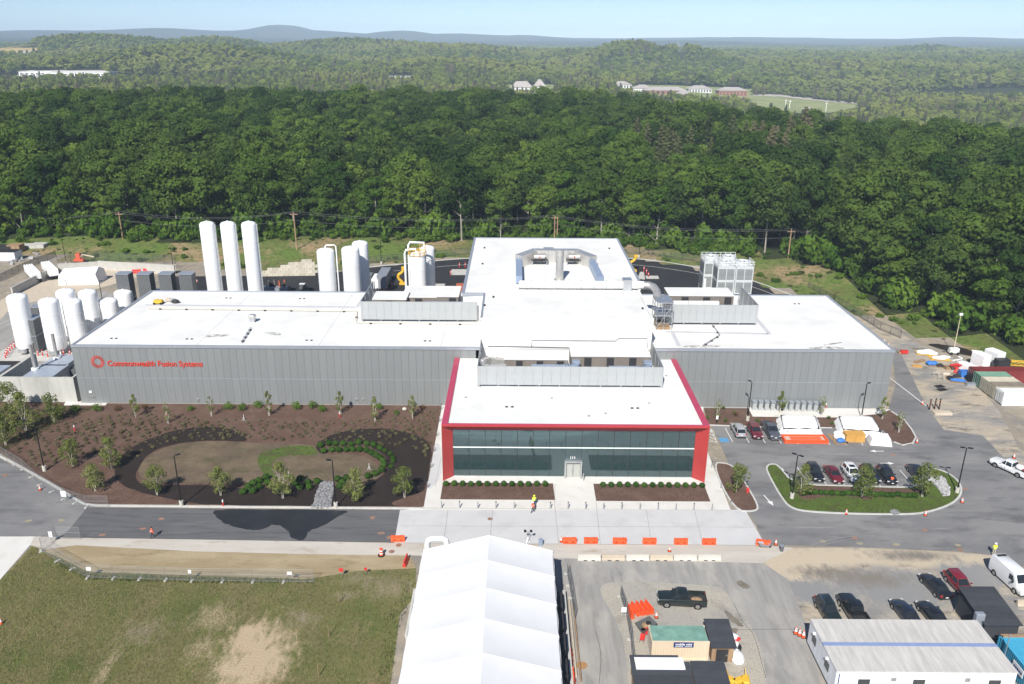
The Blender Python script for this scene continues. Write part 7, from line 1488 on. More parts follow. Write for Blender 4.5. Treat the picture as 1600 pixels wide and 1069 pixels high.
def trunk_mesh(seed, h, cb, r, limbs=6, spread=3.0):
    g = random.Random(seed); mb = MB(); bx, by = g.uniform(-.4,.4), g.uniform(-.4,.4)
    mb.tube([(0,0,-.5),(0,0,.4),(bx*.5,by*.5,h*.35),(bx,by,h*.65),(bx*1.4,by*1.2,h*.88)], [r*1.5,r*1.1,r*.85,r*.5,r*.15], 7)
    for k in range(limbs):
        a = k*2.4+g.uniform(-.5,.5); z = cb*.85+(h-cb)*.55*k/limbs; l = spread*g.uniform(.5,1)
        mb.tube([(bx*z/h,by*z/h,z),(bx*z/h+l*.45*math.cos(a),by*z/h+l*.45*math.sin(a),z+l*.35),(l*math.cos(a),l*math.sin(a),z+l*.75)], [r*.42,r*.28,r*.08], 5)
    return mb.data('trunk', True)
OAKS = []
for k in range(7):
    h = [19,21,17,20,22,18,16][k]; rx = [5.0,5.5,4.6,4.8,5.8,5.3,4.2][k]; cb = h*[.18,.30,.12,.36,.32,.16,.08][k]
    OAKS.append((oak_crown(100+k, h, rx, cb, ncl=[36,40,32,34,42,38,30][k]), trunk_mesh(200+k, h, cb, .22, 7, rx*.7)))
FAROAK = [oak_crown(300+k, [15,17,14,16][k], [5.2,5.6,4.8,5.0][k], 2.0, leaf=1.5, ncl=18, per=46) for k in range(4)]
FARPINE = [pine_crown(320+k, [18,20][k], [3.6,3.9][k], 3.0, leaf=1.0) for k in range(2)]
PINES = [(pine_crown(340+k, [19,21][k], [3.8,4.2][k], 4.5, .7), trunk_mesh(350+k, [19,21][k], 6, .22, 3, 1.5)) for k in range(2)]
for q, (a, b) in enumerate(OAKS): a.materials.append(MATS['leaf_oak_pale' if q in (2,6) else 'leaf_oak_deep' if q in (1,5) else 'leaf_oak']); b.materials.append(MATS['bark_pale'])
for a, b in PINES: a.materials.append(MATS['leaf_pine']); b.materials.append(MATS['bark_pale'])
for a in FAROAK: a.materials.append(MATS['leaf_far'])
for a in FARPINE: a.materials.append(MATS['leaf_pine'])
# ---- clearings beyond the wood, and what stands in them
def landpoly(pts): return [(land_at(x,y).x, land_at(x,y).y) for x,y in pts]
CLEAR = {'sports_field': landpoly([(1168,150),(1215,149),(1340,163),(1345,168),(1300,178),(1240,177),(1175,168)]), 'school': landpoly([(960,138),(1010,133),(1175,140),(1180,156),(990,154)]), 'house': landpoly([(790,133),(870,133),(870,152),(790,152)]),
         'depot': landpoly([(30,111),(165,111),(170,124),(30,124)]), 'farm': landpoly([(-20,71),(62,71),(64,80),(40,87),(-20,86)]), 'cut': landpoly([(1054,80),(1064,80),(1070,95),(1058,95)]), 'mill': landpoly([(605,118),(648,118),(650,129),(605,129)])}
def widen(poly, f=.94):
    far = list(poly); near = [(x*f,y*f) for x,y in poly]; c_ = np.array(far+near)
    # hull of the clearing and its foreground
    P_ = sorted(map(tuple, c_)); 
    def half(it):
        h = []
        for q in it:
            while len(h) > 1 and (h[-1][0]-h[-2][0])*(q[1]-h[-2][1])-(h[-1][1]-h[-2][1])*(q[0]-h[-2][0]) <= 0: h.pop()
            h.append(q)
        return h[:-1]
    return half(P_)+half(P_[::-1])
CLEARW = [widen(v, dict(school=.88,house=.90,mill=.95,depot=.975,sports_field=.86).get(k,.96)) for k, v in CLEAR.items()]
def patch(name, poly, m, lift=.4):
    P_ = np.array(poly); x0, y0 = P_.min(0); x1, y1 = P_.max(0); n = 14; vs, fs = [], []; gx = np.linspace(x0,x1,n+1); gy = np.linspace(y0,y1,n+1)
    X_, Y_ = np.meshgrid(gx,gy); Z_ = terrain_z(X_.ravel(),Y_.ravel())+lift; vs = np.column_stack([X_.ravel(),Y_.ravel(),Z_]).tolist()
    for j in range(n):
        for i in range(n):
            if inside(((gx[i]+gx[i+1])/2,(gy[j]+gy[j+1])/2), poly): fs.append((j*(n+1)+i,j*(n+1)+i+1,(j+1)*(n+1)+i+1,(j+1)*(n+1)+i))
    return tag(MB().add(vs, fs).build(name, m), kind='structure')
mat('far_lawn', (0.20,0.24,0.08), 0.95, var=0.12, scale=0.02, col2=(0.26,0.27,0.12)); mat('far_wheat', (0.40,0.30,0.13), 0.95, var=0.1, scale=0.02); mat('far_road', (0.42,0.39,0.34), 0.9, var=0.1, scale=0.05)
patch('sports_field', CLEAR['sports_field'], 'far_lawn'); patch('school_grounds', CLEAR['school'], 'far_lawn'); patch('house_lawn', CLEAR['house'], 'far_lawn'); patch('farm_field', CLEAR['farm'], 'far_wheat'); patch('power_line_cut', CLEAR['cut'], 'far_lawn'); patch('depot_yard', CLEAR['depot'], 'far_road')
patch('country_road', landpoly([(1180,148.5),(1215,148),(1365,162),(1365,164.5),(1215,151.5),(1180,151)]), 'far_road', .8)
def far_building(name, label, px, py, w_, d, h, wall, roofm, hip=0.0, wins=6, rz=0.0, wing=None):
    p = land_at(px, py); t = thing(name, label, 'building', (p.x,p.y,p.z-.3), rz)
    MB().box(-w_/2,w_/2,0,d,-1,h).build('wall', wall, t)
    if hip: MB().add([(-w_/2-1,-1,h),(w_/2+1,-1,h),(w_/2+1,d+1,h),(-w_/2-1,d+1,h),(-w_/2+d*.4,d/2,h+hip),(w_/2-d*.4,d/2,h+hip)], [(0,1,5,4),(1,2,5),(2,3,4,5),(3,0,4),(3,2,1,0)]).build('roof', roofm, t)
    else: MB().box(-w_/2-.6,w_/2+.6,-.6,d+.6,h,h+.5).build('roof', roofm, t)
    for k in range(wins):
        x = -w_/2+w_*(k+.5)/wins
        for z in ([1.2] if h < 6 else [1.2,h*.5]): MB().box(x-w_/wins*.28,x+w_/wins*.28,-.12,-.02,z,z+min(1.6,h*.3)).build('window', 'window_dark', t)
    return t
far_building('warehouse', 'long white flat roofed warehouse among trees at the left', 118, 121, 105, 60, 8, 'white_paint', 'roof_white', 0, 10); far_building('warehouse', 'shorter white warehouse beside the long one', 55, 119, 55, 40, 7, 'white_paint', 'roof_white', 0, 6); far_building('warehouse', 'pale roof edge of a building at the field of wheat', 48, 88, 90, 40, 6, 'white_paint', 'roof_taupe', 6, 6)
far_building('mill_building', 'pale grey building with a small tower deep in the woods', 627, 128, 46, 24, 9, 'white_paint', 'roof_taupe', 0, 8)
far_building('apartment_house', 'large white house with grey gabled roofs beyond the wood', 815, 149, 30, 18, 11, 'white_paint', 'roof_taupe', 8, 6); far_building('apartment_house', 'white house wing with a steeper roof beside the large one', 843, 148, 16, 16, 12, 'white_paint', 'roof_taupe', 9, 4)
for lb, px, py, w_, h, wl in [('school building with taupe hipped roof and brick end',1040,148,62,6,'brown_brick'),('school wing with pale hipped roof behind the others',970,138,36,6,'white_paint'),('brick school hall with taupe hipped roof by the sports field',1145,150,44,8,'brown_brick'),('school block with taupe roof between two others',1094,145,36,6,'white_paint'),('low pale roofed school block nearest the big white house',1005,143,30,5,'white_paint'),('small brick block in front of the school wing',1070,153,26,5,'brown_brick')]: far_building('school_building', lb, px, py, w_, 26, h, wl, 'roof_taupe', 5, 8)
far_building('cottage', 'tiny white cottage at the edge of the sports field', 1263, 176, 12, 8, 4, 'white_paint', 'roof_taupe', 3, 2); far_building('cottage', 'small pale house below the big white one', 858, 152, 14, 8, 4, 'white_paint', 'roof_taupe', 3, 2)
for lb, px, py in [('white speck of a house on the ridge left of centre',118,84),('white houses on the wooded slope left of centre',535,86),('white house on the slope near the ridge centre',470,86),('white farmhouse far out on the right',1410,113),('white house high on the right hand slope',1155,118),('pale barn on the far slope right of centre',1165,128),('red roofed house in the woods centre',815,94),('pale house in the distant woods centre',885,104)]: far_building('distant_house', lb, px, py, 22, 14, 7, 'white_paint', 'roof_white', 4, 3)
mat('mast_white', (0.7,0.7,0.68), 0.6)
for i, (px, py, top) in enumerate([(1057,81,67),(1060,81,67),(1360,89,83),(1362.5,89,83),(1227,168,156),(1233.5,169,157),(1290,175,160),(1345,178,172),(1445,190,178),(657,148,140),(768,148,138),(872,139,132)]):
    p = land_at(px, py); h = (py-top)*p.y/F; t = thing('utility_mast', 'slender pale utility mast standing in the distant woods', 'mast', (p.x,p.y,p.z-1), group='distant utility masts'); MB().tube([(0,0,0),(0,0,h+1)], [.6,.4], 6).build('pole', 'mast_white', t); MB().box(-2,2,-.2,.2,h-1.5,h-1).build('crossarm', 'mast_white', t)
# ---- forest
def scatter(y0, y1, sp, seed, jit=.42):
    g = np.random.default_rng(seed); w_ = y1*.72+60; xs = np.arange(-w_, w_, sp); yy = np.arange(y0, y1, sp*.9); X_, Y_ = np.meshgrid(xs, yy); X_ = X_+(np.arange(len(yy))%2)[:,None]*sp*.5
    X_ = (X_+g.uniform(-jit,jit,X_.shape)*sp).ravel(); Y_ = (Y_+g.uniform(-jit,jit,Y_.shape)*sp).ravel(); D = np.hypot(X_,Y_)
    k = (np.abs(X_) < Y_*.70+35) & poly_mask(X_,Y_,FOREST) & (D >= y0) & (D < y1)
    for c_ in CLEARW: k &= ~poly_mask(X_,Y_,c_)
    return X_[k], Y_[k]
X1, Y1 = scatter(120, 700, 8.2, 11); ed = poly_dist(X1, Y1, FOREST); D1 = np.hypot(X1,Y1)
PXY = [land_at(random.uniform(985,1260), random.uniform(226,262), 14) for _ in range(30)]
pd = np.min([np.hypot(X1-a.x, Y1-a.y) for a in PXY], axis=0); lo_ = ((X1 > 72) & (D1 < 300) & (ed < 3.5)) | ((D1 > 560) & (X1 > 90)) | (pd < 5.5); X1, Y1, ed, D1 = X1[~lo_], Y1[~lo_], ed[~lo_], D1[~lo_]
order = np.argsort(D1+ed*1.5)   # what shows largest: near the camera and at the wood's edge
real = order[:300]; rest = order[300:]
TREES = {}
for n_, i in enumerate(real):
    x, y = float(X1[i]), float(Y1[i]); g = random.Random(int(i)); k = g.randrange(7); sc = g.uniform(.80,1.34)
    deep = ed[i] > 12
    t = thing('forest_tree', ('broad oak-like tree standing deeper in the dark wood behind the building' if deep else 'tall leafy tree with pale trunk at the edge of the wood'), 'tree', (x,y,tz(x,y)-.2), g.uniform(0,6.28), 'trees in the wood' if deep else 'trees at the edge of the wood'); t.scale = (sc*g.uniform(.92,1.1),sc*g.uniform(.92,1.1),sc)
    c_ = obj('crown', OAKS[k][0], None, t); obj('trunk', OAKS[k][1], None, t); TREES.setdefault(k, c_)
# two kinds of far tree stand in the wood as trees of their own
far_src = []
for q, me in enumerate(FAROAK+FARPINE):
    x, y = [(-180,640),(60,660),(-60,650),(200,560),(150,600),(230,620)][q]
    t = thing('woodland_tree', ['low round pale tree in the distant wood','broad pale tree in the distant wood','small pale tree in the distant wood','rounded pale tree in the distant wood','slim dark pine in the distant wood','tall dark pine in the distant wood'][q], 'tree', (x,y,tz(x,y)), q); far_src.append(obj('crown', me, None, t)); MB().tube([(0,0,-.5),(0,0,5)], [.3,.2], 6).build('trunk', 'bark', t)
pine_src = []
PX, PY = [a.x for a in PXY], [a.y for a in PXY]
for q in range(30):
    x, y = PX[q], PY[q]; me, tr = PINES[q%2]; g = random.uniform(.8,1.1)
    t = thing('pine_tree', 'tall pale pine with bare lower trunk in the brownish stand', 'tree', (x,y,tz(x,y)+1.5), random.uniform(0,6), 'pine stand in the wood'); t.scale = (g*1.1,g*1.1,g*1.3); obj('crown', me, None, t); obj('trunk', tr, None, t)
for q in range(9):      # bare dead trees
    a = land_at(*[(1188,262),(1196,262),(1206,258),(1140,236),(985,222),(1352,246),(1130,250),(460,248),(300,240)][q], 10); g = random.uniform(.95,1.15)
    t = thing('dead_tree', 'bare grey dead tree standing among the green crowns', 'tree', (a.x,a.y,tz(a.x,a.y)), q, 'dead trees in the wood'); t.scale = (g,g,g*1.25); obj('trunk', [trunk_mesh(700+k, 19, 8, .17, 10, 2.4) for k in range(1)][0], 'bark_pale', t)
def forest_stuff(name, label, x, y, sources, smin, smax, zoff=-.3, seed=5, sz=1.0):
    g = np.random.default_rng(seed); z = terrain_z(x,y)+zoff; me = bpy.data.meshes.new(name); me.vertices.add(len(x)); me.vertices.foreach_set('co', np.column_stack([x,y,z]).astype(np.float32).ravel())
    a = me.attributes.new('scl','FLOAT_VECTOR','POINT'); s_ = g.uniform(smin,smax,len(x)); s2 = s_*g.uniform(.9,1.12,len(x)); a.data.foreach_set('vector', np.column_stack([s2,s2,s_*sz]).astype(np.float32).ravel())
    a = me.attributes.new('turn','FLOAT_VECTOR','POINT'); a.data.foreach_set('vector', np.column_stack([0*x,0*x,g.uniform(0,6.28,len(x))]).astype(np.float32).ravel())
    col = bpy.data.collections.new(name+'_kinds'); scn.collection.children.link(col)
    for s in sources:
        if s.name not in col.objects: col.objects.link(s)
    ng = bpy.data.node_groups.new(name,'GeometryNodeTree'); ng.interface.new_socket('Geometry', in_out='INPUT', socket_type='NodeSocketGeometry'); ng.interface.new_socket('Geometry', in_out='OUTPUT', socket_type='NodeSocketGeometry')
    N = ng.nodes; L = ng.links; gi = N.new('NodeGroupInput'); go = N.new('NodeGroupOutput'); ci = N.new('GeometryNodeCollectionInfo'); ci.inputs['Collection'].default_value = col; ci.inputs['Separate Children'].default_value = True; ci.inputs['Reset Children'].default_value = True
    mp = N.new('GeometryNodeMeshToPoints'); ip = N.new('GeometryNodeInstanceOnPoints'); ip.inputs['Pick Instance'].default_value = True
    na = N.new('GeometryNodeInputNamedAttribute'); na.data_type = 'FLOAT_VECTOR'; na.inputs['Name'].default_value = 'scl'; nb_ = N.new('GeometryNodeInputNamedAttribute'); nb_.data_type = 'FLOAT_VECTOR'; nb_.inputs['Name'].default_value = 'turn'
    ri = N.new('FunctionNodeRandomValue'); ri.data_type = 'INT'; [s for s in ri.inputs if s.type == 'INT' and s.name == 'Min'][0].default_value = 0; [s for s in ri.inputs if s.type == 'INT' and s.name == 'Max'][0].default_value = 40
    L.new(gi.outputs[0], mp.inputs[0]); L.new(mp.outputs[0], ip.inputs['Points']); L.new(ci.outputs[0], ip.inputs['Instance']); L.new(na.outputs[0], ip.inputs['Scale']); L.new(nb_.outputs[0], ip.inputs['Rotation']); L.new([o for o in ri.outputs if o.type == 'INT'][0], ip.inputs['Instance Index']); L.new(ip.outputs[0], go.inputs[0])
    o = obj(name, me); md = o.modifiers.new('scatter','NODES'); md.node_group = ng; tag(o, label, 'wood', None, 'stuff'); return o
forest_stuff('forest', 'dense dark green oak wood behind the building', X1[rest], Y1[rest], list(TREES.values()), .76, 1.34)
X2, Y2 = scatter(560, 1500, 10, 12); k2 = (np.hypot(X2,Y2) > 700) | (X2 > 90); X2, Y2 = X2[k2], Y2[k2]; forest_stuff('far_forest', 'lighter mixed wood beyond the dark oak wood', X2, Y2, far_src, .75, 1.15, seed=6)
X3, Y3 = scatter(1500, 4600, 17, 13); forest_stuff('distant_forest', 'hazy wooded hills in the distance', X3, Y3, far_src[:4]+far_src[4:5], 1.25, 1.9, seed=7, sz=.72)
# ---- undergrowth and bank shrubs
def bush(seed, r, leaf, n=260, h=None):
    g = random.Random(seed); h = h or r; C_ = [(g.uniform(-.6,.6)*r, g.uniform(-.6,.6)*r, h*g.uniform(.3,.75)) for _ in range(9)]
    return leaf_mesh('foliage', C_, [(r*.5,r*.5,h*.36)]*9, [n//9]*9, leaf, seed=seed)
BUSH = [bush(400+k, 1.8, .55, 420, 2.4) for k in range(3)]
for m in BUSH: m.materials.append(MATS['leaf_bush'])
WEED = [bush(410+k, 1.2, .40, 200, .8) for k in range(2)]
for m in WEED: m.materials.append(MATS['leaf_weed'])
ub = []
for q in range(3):
    x, y = [(-120,268),(-40,272),(70,250)][q]; t = thing('edge_shrub', ['bright green shrub at the wood edge behind the back yard','bright green shrub at the wood edge behind the tanks','bright green shrub at the wood edge behind the cooling tower'][q], 'shrub', (x,y,tz(x,y))); ub.append(obj('foliage', BUSH[q], None, t)); MB().tube([(0,0,-.3),(0,0,1)], .06, 5).build('stem', 'bark', t)
gg = np.random.default_rng(21); PEx, PEy = [], []
for k in range(len(EDGE)-1):
    a, b = np.array(EDGE[k]), np.array(EDGE[k+1]); L_ = np.linalg.norm(b-a); n = int(L_*1.5) if abs(a[0]) < 320 else 0
    if n == 0: continue
    d = (b-a)/L_; nn = np.array([-d[1],d[0]]); tt = gg.uniform(0,1,n); off = gg.normal(2.5,3.2,n); q = a+np.outer(tt,b-a)+np.outer(off,nn); PEx += list(q[:,0]); PEy += list(q[:,1])
PEx, PEy = np.array(PEx), np.array(PEy); kk = ~poly_mask(PEx,PEy,SITE) & ((PEx < 72) | (gg.uniform(0,1,len(PEx)) < .35)); forest_stuff('undergrowth', 'bright green undergrowth along the foot of the wood', PEx[kk], PEy[kk], ub, .35, 1.25, -.1, 8, 1.1)
se = []
for k in range(len(EDGE)-1):
    a, b = np.array(EDGE[k]), np.array(EDGE[k+1]); L_ = np.linalg.norm(b-a)
    if abs(a[0]) < 320: d = (b-a)/L_; nn = np.array([-d[1],d[0]]); m_ = int(L_*.28); tt = gg.uniform(0,1,m_); se += list(a+np.outer(tt,b-a)+np.outer(gg.uniform(.5,6,m_),nn))
se = np.array(se); forest_stuff('edge_saplings', 'bright yellow green young growth among the trunks at the wood edge', se[:,0], se[:,1], ub, 1.4, 2.7, -.3, 14, 1.35)
n = 2600; wx = gg.uniform(-190,130,n); wy = gg.uniform(130,285,n); kk = ~poly_mask(wx,wy,SITE) & ~poly_mask(wx,wy,FOREST) & (np.sin(wx/9)+np.sin(wy/7+wx/15) > -.5)
wsrc = []
for q in range(2):
    x, y = [(-84,252),(82,226)][q]; t = thing('bank_weed', ['low weed clump on the bank above the stone wall','low weed clump on the bank beyond the cooling tower'][q], 'weed', (x,y,tz(x,y))); wsrc.append(obj('foliage', WEED[q], None, t))
forest_stuff('bank_weeds', 'rough weeds and grass tufts on the bank', wx[kk], wy[kk], wsrc+ub[:1], .25, .75, -.05, 9, .8)
# ---- utility poles and wires
poles = []
for i, (px, py, tp, m) in enumerate([(192,373,331,'pole_wood'),(464,393,331,'pole_wood'),(866,384,337,'pole_wood'),(1231,405,358,'pole_wood')]):
    p = land_at(px, py); h = SY(px, tp, p.y).z-p.z; t = thing('utility_pole', ['wooden utility pole behind the back yard fence','wooden utility pole with guy wires above the stone wall','twin wooden utility pole behind the hall roof','wooden utility pole at the bend of the wood edge'][i], 'utility pole', (p.x,p.y,p.z-.3)); MB().tube([(0,0,0),(0,0,h+.3)], [.22,.15], 8).build('pole', m, t, True); MB().box(-1.2,1.2,-.08,.08,h-.6,h-.4).build('crossarm', 'pole_wood', t)
    for s_ in (-1.1,0,1.1): MB().cyl((s_,0,h-.4),(s_,0,h-.1),.07,n=6).build('insulator', 'dark_metal', t)
    if i == 2: MB().tube([(.9,0,0),(.9,0,h)], [.2,.14], 8).build('pole', m, t, True)
    poles.append(Vector((p.x,p.y,p.z+h)))
ends = [SY(-40,330,275)]+poles+[SY(1330,345,250)]
wm = mat('wire', (0.20,0.20,0.20), 0.5)
for lv, (dz, dx) in enumerate([(-.1,-1.1),(-.1,1.1),(-2.6,0)]):
    for k in range(len(ends)-1):
        a, b = ends[k]+Vector((dx*.2,dx,dz)), ends[k+1]+Vector((dx*.2,dx,dz)); pts = [a.lerp(b,u)-Vector((0,0,2.0*4*u*(1-u))) for u in np.linspace(0,1,13)]
        t = MB().tube([p-a for p in pts], .03, 4).build('power_line', 'wire', loc=tuple(a)); tag(t, 'sagging grey overhead wire strung between the wooden poles', 'wire', 'overhead wires')
# ---- garden trees, shrubs and tufts
def birch(seed, h, r, n=1350, leaf=.25, cb=.18):
    g = random.Random(seed); C_, R3, N3 = [], [], []
    for k in range(26):
        t_ = g.random(); z = h*(cb+(.98-cb)*t_); rr = r*math.sin(math.pi*min(1,.25+.7*t_))**.8*g.uniform(.2,.95); a = k*2.4; C_.append((rr*math.cos(a),rr*math.sin(a),z)); R3.append((r*.30,r*.30,r*.38)); N3.append(n//26)
    mb = MB(); st = 3 if seed % 2 else 2
    for s_ in range(st):
        a = s_*2.1+seed; mb.tube([(.08*math.cos(a),.08*math.sin(a),-.1),(.2*math.cos(a),.2*math.sin(a),h*.4),(.42*r*math.cos(a),.42*r*math.sin(a),h*.9)], [.05,.035,.01], 5)
        for q in range(4):
            z = h*(.3+.14*q); b = a+q*1.7; mb.tube([(.2*math.cos(a),.2*math.sin(a),z),(.2*math.cos(a)+r*.6*math.cos(b),.2*math.sin(a)+r*.6*math.sin(b),z+h*.14)], [.016,.006], 4)
    return leaf_mesh('crown', C_, R3, N3, leaf, seed=seed), mb.data('trunk', True)
BIR = [birch(500+k, [4.6,5.0,4.3,4.8][k], [1.75,1.6,1.8,1.65][k]) for k in range(4)]; SAP = [birch(520+k, [4.4,4.8][k], [.85,.8][k], 620, .24, .18) for k in range(2)]; THIN = [birch(540+k, 4.0, .8, 260, .22, .25) for k in range(2)]
for a, b in BIR+SAP+THIN: a.materials.append(MATS['leaf_birch']); b.materials.append(MATS['birch_bark'])
def plant_tree(kit, label, px, py, s=1.0, group=None, name='birch_tree', z=.06):
    p = S(px, py); t = thing(name, label, 'tree', (p.x,p.y,z), random.uniform(0,6), group); t.scale = (s,s,s); obj('crown', kit[0], None, t); obj('trunk', kit[1], None, t); return t
for i, (px, py, s, lb) in enumerate([(114,729,1.0,'young birch among the low plants by the bed lamp post'),(175,733,1.05,'young birch on the edge of the damp mulch curve'),(149,768,1.0,'pale thin birch near the kerb fence'),(246,774,1.0,'young birch in front of the brown lawn beside the lamp with silver head'),(345,775,1.0,'slim young birch over the red marker on the kerb'),(442,779,1.15,'fullest birch beside the stone channel shrubs'),(557,781,1.1,'young birch just past the stone channel lamp'),(632,778,1.05,'young birch in the corner of the big bed by the walk'),(1151,769,1.0,'young birch in the small bed beside the pavilion'),(1252,773,.95,'feathery birch at the tongue of the planted island'),(1346,777,1.2,'birch in the middle of the planted island'),(1441,777,1.15,'birch beside the stone patch on the planted island'),
    (9,697,1.2,'birch at the bed corner near the fence start'),(41,674,1.35,'broad birch in the weedy strip by the concrete wall'),(85,660,1.2,'yellowish birch below the concrete wall'),(18,648,1.3,'tall thin birch against the concrete wall'),(-14,680,1.3,'birch at the frame edge by the concrete wall')]): plant_tree(BIR[i%4], lb, px, py, s)
for i, (px, py, lb) in enumerate([(213,653,'pale sapling in front of the lettered panels'),(263,662,'leafless-looking sapling cluster behind the low plants'),(331,651,'sapling with three stems by the grey wall'),(421,650,'tall narrow sapling by the grey wall near green shrubs'),(532,648,'narrow sapling by the grey wall above a marker post'),(586,659,'bushy sapling by the grey wall pipes'),(645,655,'tall leafy sapling beside the white boulder'),(1120,657,'very thin sapling beside the pavilion wall'),(1219,647,'leafy sapling standing before the condenser row'),(1283,650,'thin sapling at the end of the condenser row'),(1378,655,'bright leafy sapling at the building corner'),(1404,676,'sparse sapling in the rounded mulch bed')]): plant_tree(SAP[i%2] if i not in (1,2,7,9,11) else THIN[i%2], lb, px, py, 1.0 if i != 10 else .95, name='young_tree')
SH = [bush(600+k, .8, .22, 330, 1.3) for k in range(2)]; BOX = [leaf_mesh('foliage', [(0,0,.38),(.06,.04,.45)], [(.46,.46,.40),(.34,.36,.36)], [320,120], .17, seed=610+k) for k in range(2)]; TUF = [leaf_mesh('foliage', [(0,0,.18)], [(.34,.30,.24)], [60], .19, seed=620+k) for k in range(2)]; RUS = bush(630, .7, .2, 200, 1.1)
for m in SH: m.materials.append(MATS['leaf_bush'])
for m in BOX: m.materials.append(MATS['leaf_box'])
for m in TUF: m.materials.append(MATS['leaf_tuft'])
RUS.materials.append(MATS['leaf_russet'])
STEM = MB().cyl((0,0,-.05),(0,0,.3),.03,n=5).data('stem')
def shrub(me, label, px, py, s=1.0, group=None, z=.07, name='shrub', stem=True):
    p = S(px, py); t = thing(name, label, 'shrub', (p.x,p.y,z), random.uniform(0,6), group); t.scale = (s,s,s*random.uniform(.9,1.1)); obj('foliage', me, None, t)
    if stem: obj('stem', STEM, 'bark', t)
    return t
for i, (px, py, s) in enumerate([(358,640,1.1),(378,642,1.05),(404,637,1.1),(464,640,1.15),(489,638,1.05),(504,644,1.0),(298,642,.8),(593,640,.9),(620,648,.7)]): shrub(SH[i%2], 'bright green shrub in the mulch at the foot of the grey wall', px, py, s, 'shrubs along the grey wall')
for lb, px, py, s in [('dark conical shrub by the concrete door slab',118,643,1.1),('green conical shrub beside the door slab',152,643,1.1)]: shrub(SH[0], lb, px, py, s)
for lb, px, py, s in [('russet shrub at the foot of the lettered wall',185,642,1.0),('reddish shrub near the lettered wall saplings',226,640,.9),('russet shrub beside the tall leafy sapling',660,640,.8),('reddish low shrub behind the slate pickup',1150,650,.6)]: shrub(RUS, lb, px, py, s)
for i, (px, py) in enumerate([(1104,655),(1130,640),(1148,648),(1162,636),(1183,660),(1295,655),(1300,664),(1133,660)]): shrub(SH[i%2], 'small green shrub in the mulch bed behind the parking stalls', px, py, .5, 'small shrubs behind the parking stalls')
for k in range(13): shrub(BOX[k%2], 'clipped round boxwood in the row before the glass, on the left of the doors', 697+k*12.9, 759.5+k*.06, 1.05, 'boxwoods left of the doors')
for k in range(13): shrub(BOX[k%2], 'clipped round boxwood in the row before the glass, on the right of the doors', 942+k*12.9, 761+k*.1, 1.05, 'boxwoods right of the doors')
for k, (x, y) in enumerate([(385,375),(437,365),(475,365),(520,365),(568,370),(612,360),(660,365),(703,373),(740,390),(770,405),(800,425),(818,450),(818,470),(805,500),(405,408),(455,403),(495,405),(540,402),(580,400),(620,402),(660,408),(690,420),(715,435),(740,450),(758,470),(762,495),(750,525),(712,545),(670,562),(540,573),(490,578),(515,600),(500,622),(365,593),(310,600),(265,575),(320,625),(263,628),(235,600),(60,570),(20,590),(70,600),(22,622),(-17,605),(-47,630),(-77,655),(-17,650)]): shrub(BOX[k%2], 'round green boxwood in the curve around the lawn', 400+x/3.8175, 601+y/3.8175, .95 if k < 14 and k > 8 else 1.25, 'boxwoods curving round the lawn')
for k in range(21): shrub(BOX[k%2], 'green hedge shrub in the island mulch below the parked cars', 1256+k*8.6, 773.5+k*.18+random.uniform(-1,1), 1.05, 'hedge on the planted island')
# small ornamental tufts in the big bed
TP_ = SP([(14,712),(60,676),(112,658),(200,647),(330,654),(520,662),(684,640),(668,722),(640,700),(590,700),(560,690),(500,690),(400,688),(330,687),(270,692),(225,708),(205,722),(178,722),(150,712),(105,722),(70,738)])
pts = []; gy_ = 106.0; row = 0
while gy_ < 136:
    gx_ = -88.0+(row%2)*.85
    while gx_ < -8:
        q = (gx_+random.uniform(-.36,.36), gy_+random.uniform(-.3,.3)); gx_ += 1.7
        if inside(q, TP_) and not inside(q, LAWN) and random.random() < .86: pts.append(q)
    gy_ += 1.05; row += 1
pts.sort(key=lambda q: q[1])
for k, q in enumerate(pts[:300]):
    t = thing('ornamental_tuft', 'small grassy tuft planted in rows across the mulch', 'plant', (q[0],q[1],.06), random.uniform(0,6), 'tufts in the big mulch bed'); s = random.uniform(.6,1.45); t.scale = (s,s,s*random.uniform(.8,1.2)); obj('foliage', TUF[k%2], None, t)
if pts[300:]:
    V_ = []; src_ = np.zeros(len(TUF[0].vertices)*3, np.float32); TUF[0].vertices.foreach_get('co', src_); src_ = src_.reshape(-1,3)
    VV = np.concatenate([src_+np.array([q[0],q[1],.06]) for q in pts[300:]]); mb = MB(); mb.v = VV.tolist(); mb.f = [tuple(range(i,i+4)) for i in range(0,len(VV),4)]
    tag(mb.build('tuft_rows', 'leaf_tuft'), 'further small grassy tufts near the grey wall', 'plants', None, 'stuff')
# weedy strip below the concrete wall, fence-line weeds, field grass
def weeds(name, label, poly, n, m, hmin, hmax, w_=.05, seed=3, lean=.35):
    g = np.random.default_rng(seed); P_ = np.array(poly); x0, y0 = P_.min(0); x1, y1 = P_.max(0); x = g.uniform(x0,x1,n*3); y = g.uniform(y0,y1,n*3); k = np.where(poly_mask(x,y,poly))[0][:n]; x, y = x[k], y[k]
    for sx_, sy_, rx_, ry_ in SPOTS:
        kk_ = np.hypot((x-sx_)/rx_,(y-sy_)/ry_) > g.uniform(.75,1.25,len(x)); x, y = x[kk_], y[kk_]
    n = len(x)
    a = g.uniform(0,6.28,n); h = g.uniform(hmin,hmax,n); l = g.normal(0,lean,(n,2))*h[:,None]; dx, dy = np.cos(a)*w_, np.sin(a)*w_; zz = np.full(n,.0)
    V = np.stack([np.stack([x-dx,y-dy,zz],1), np.stack([x+dx,y+dy,zz],1), np.stack([x+l[:,0],y+l[:,1],h],1)],1).reshape(-1,3)
    mb = MB(); mb.v = V.tolist(); mb.f = [(i,i+1,i+2) for i in range(0,len(V),3)]; return tag(mb.build(name, m), label, 'weeds', None, 'stuff')
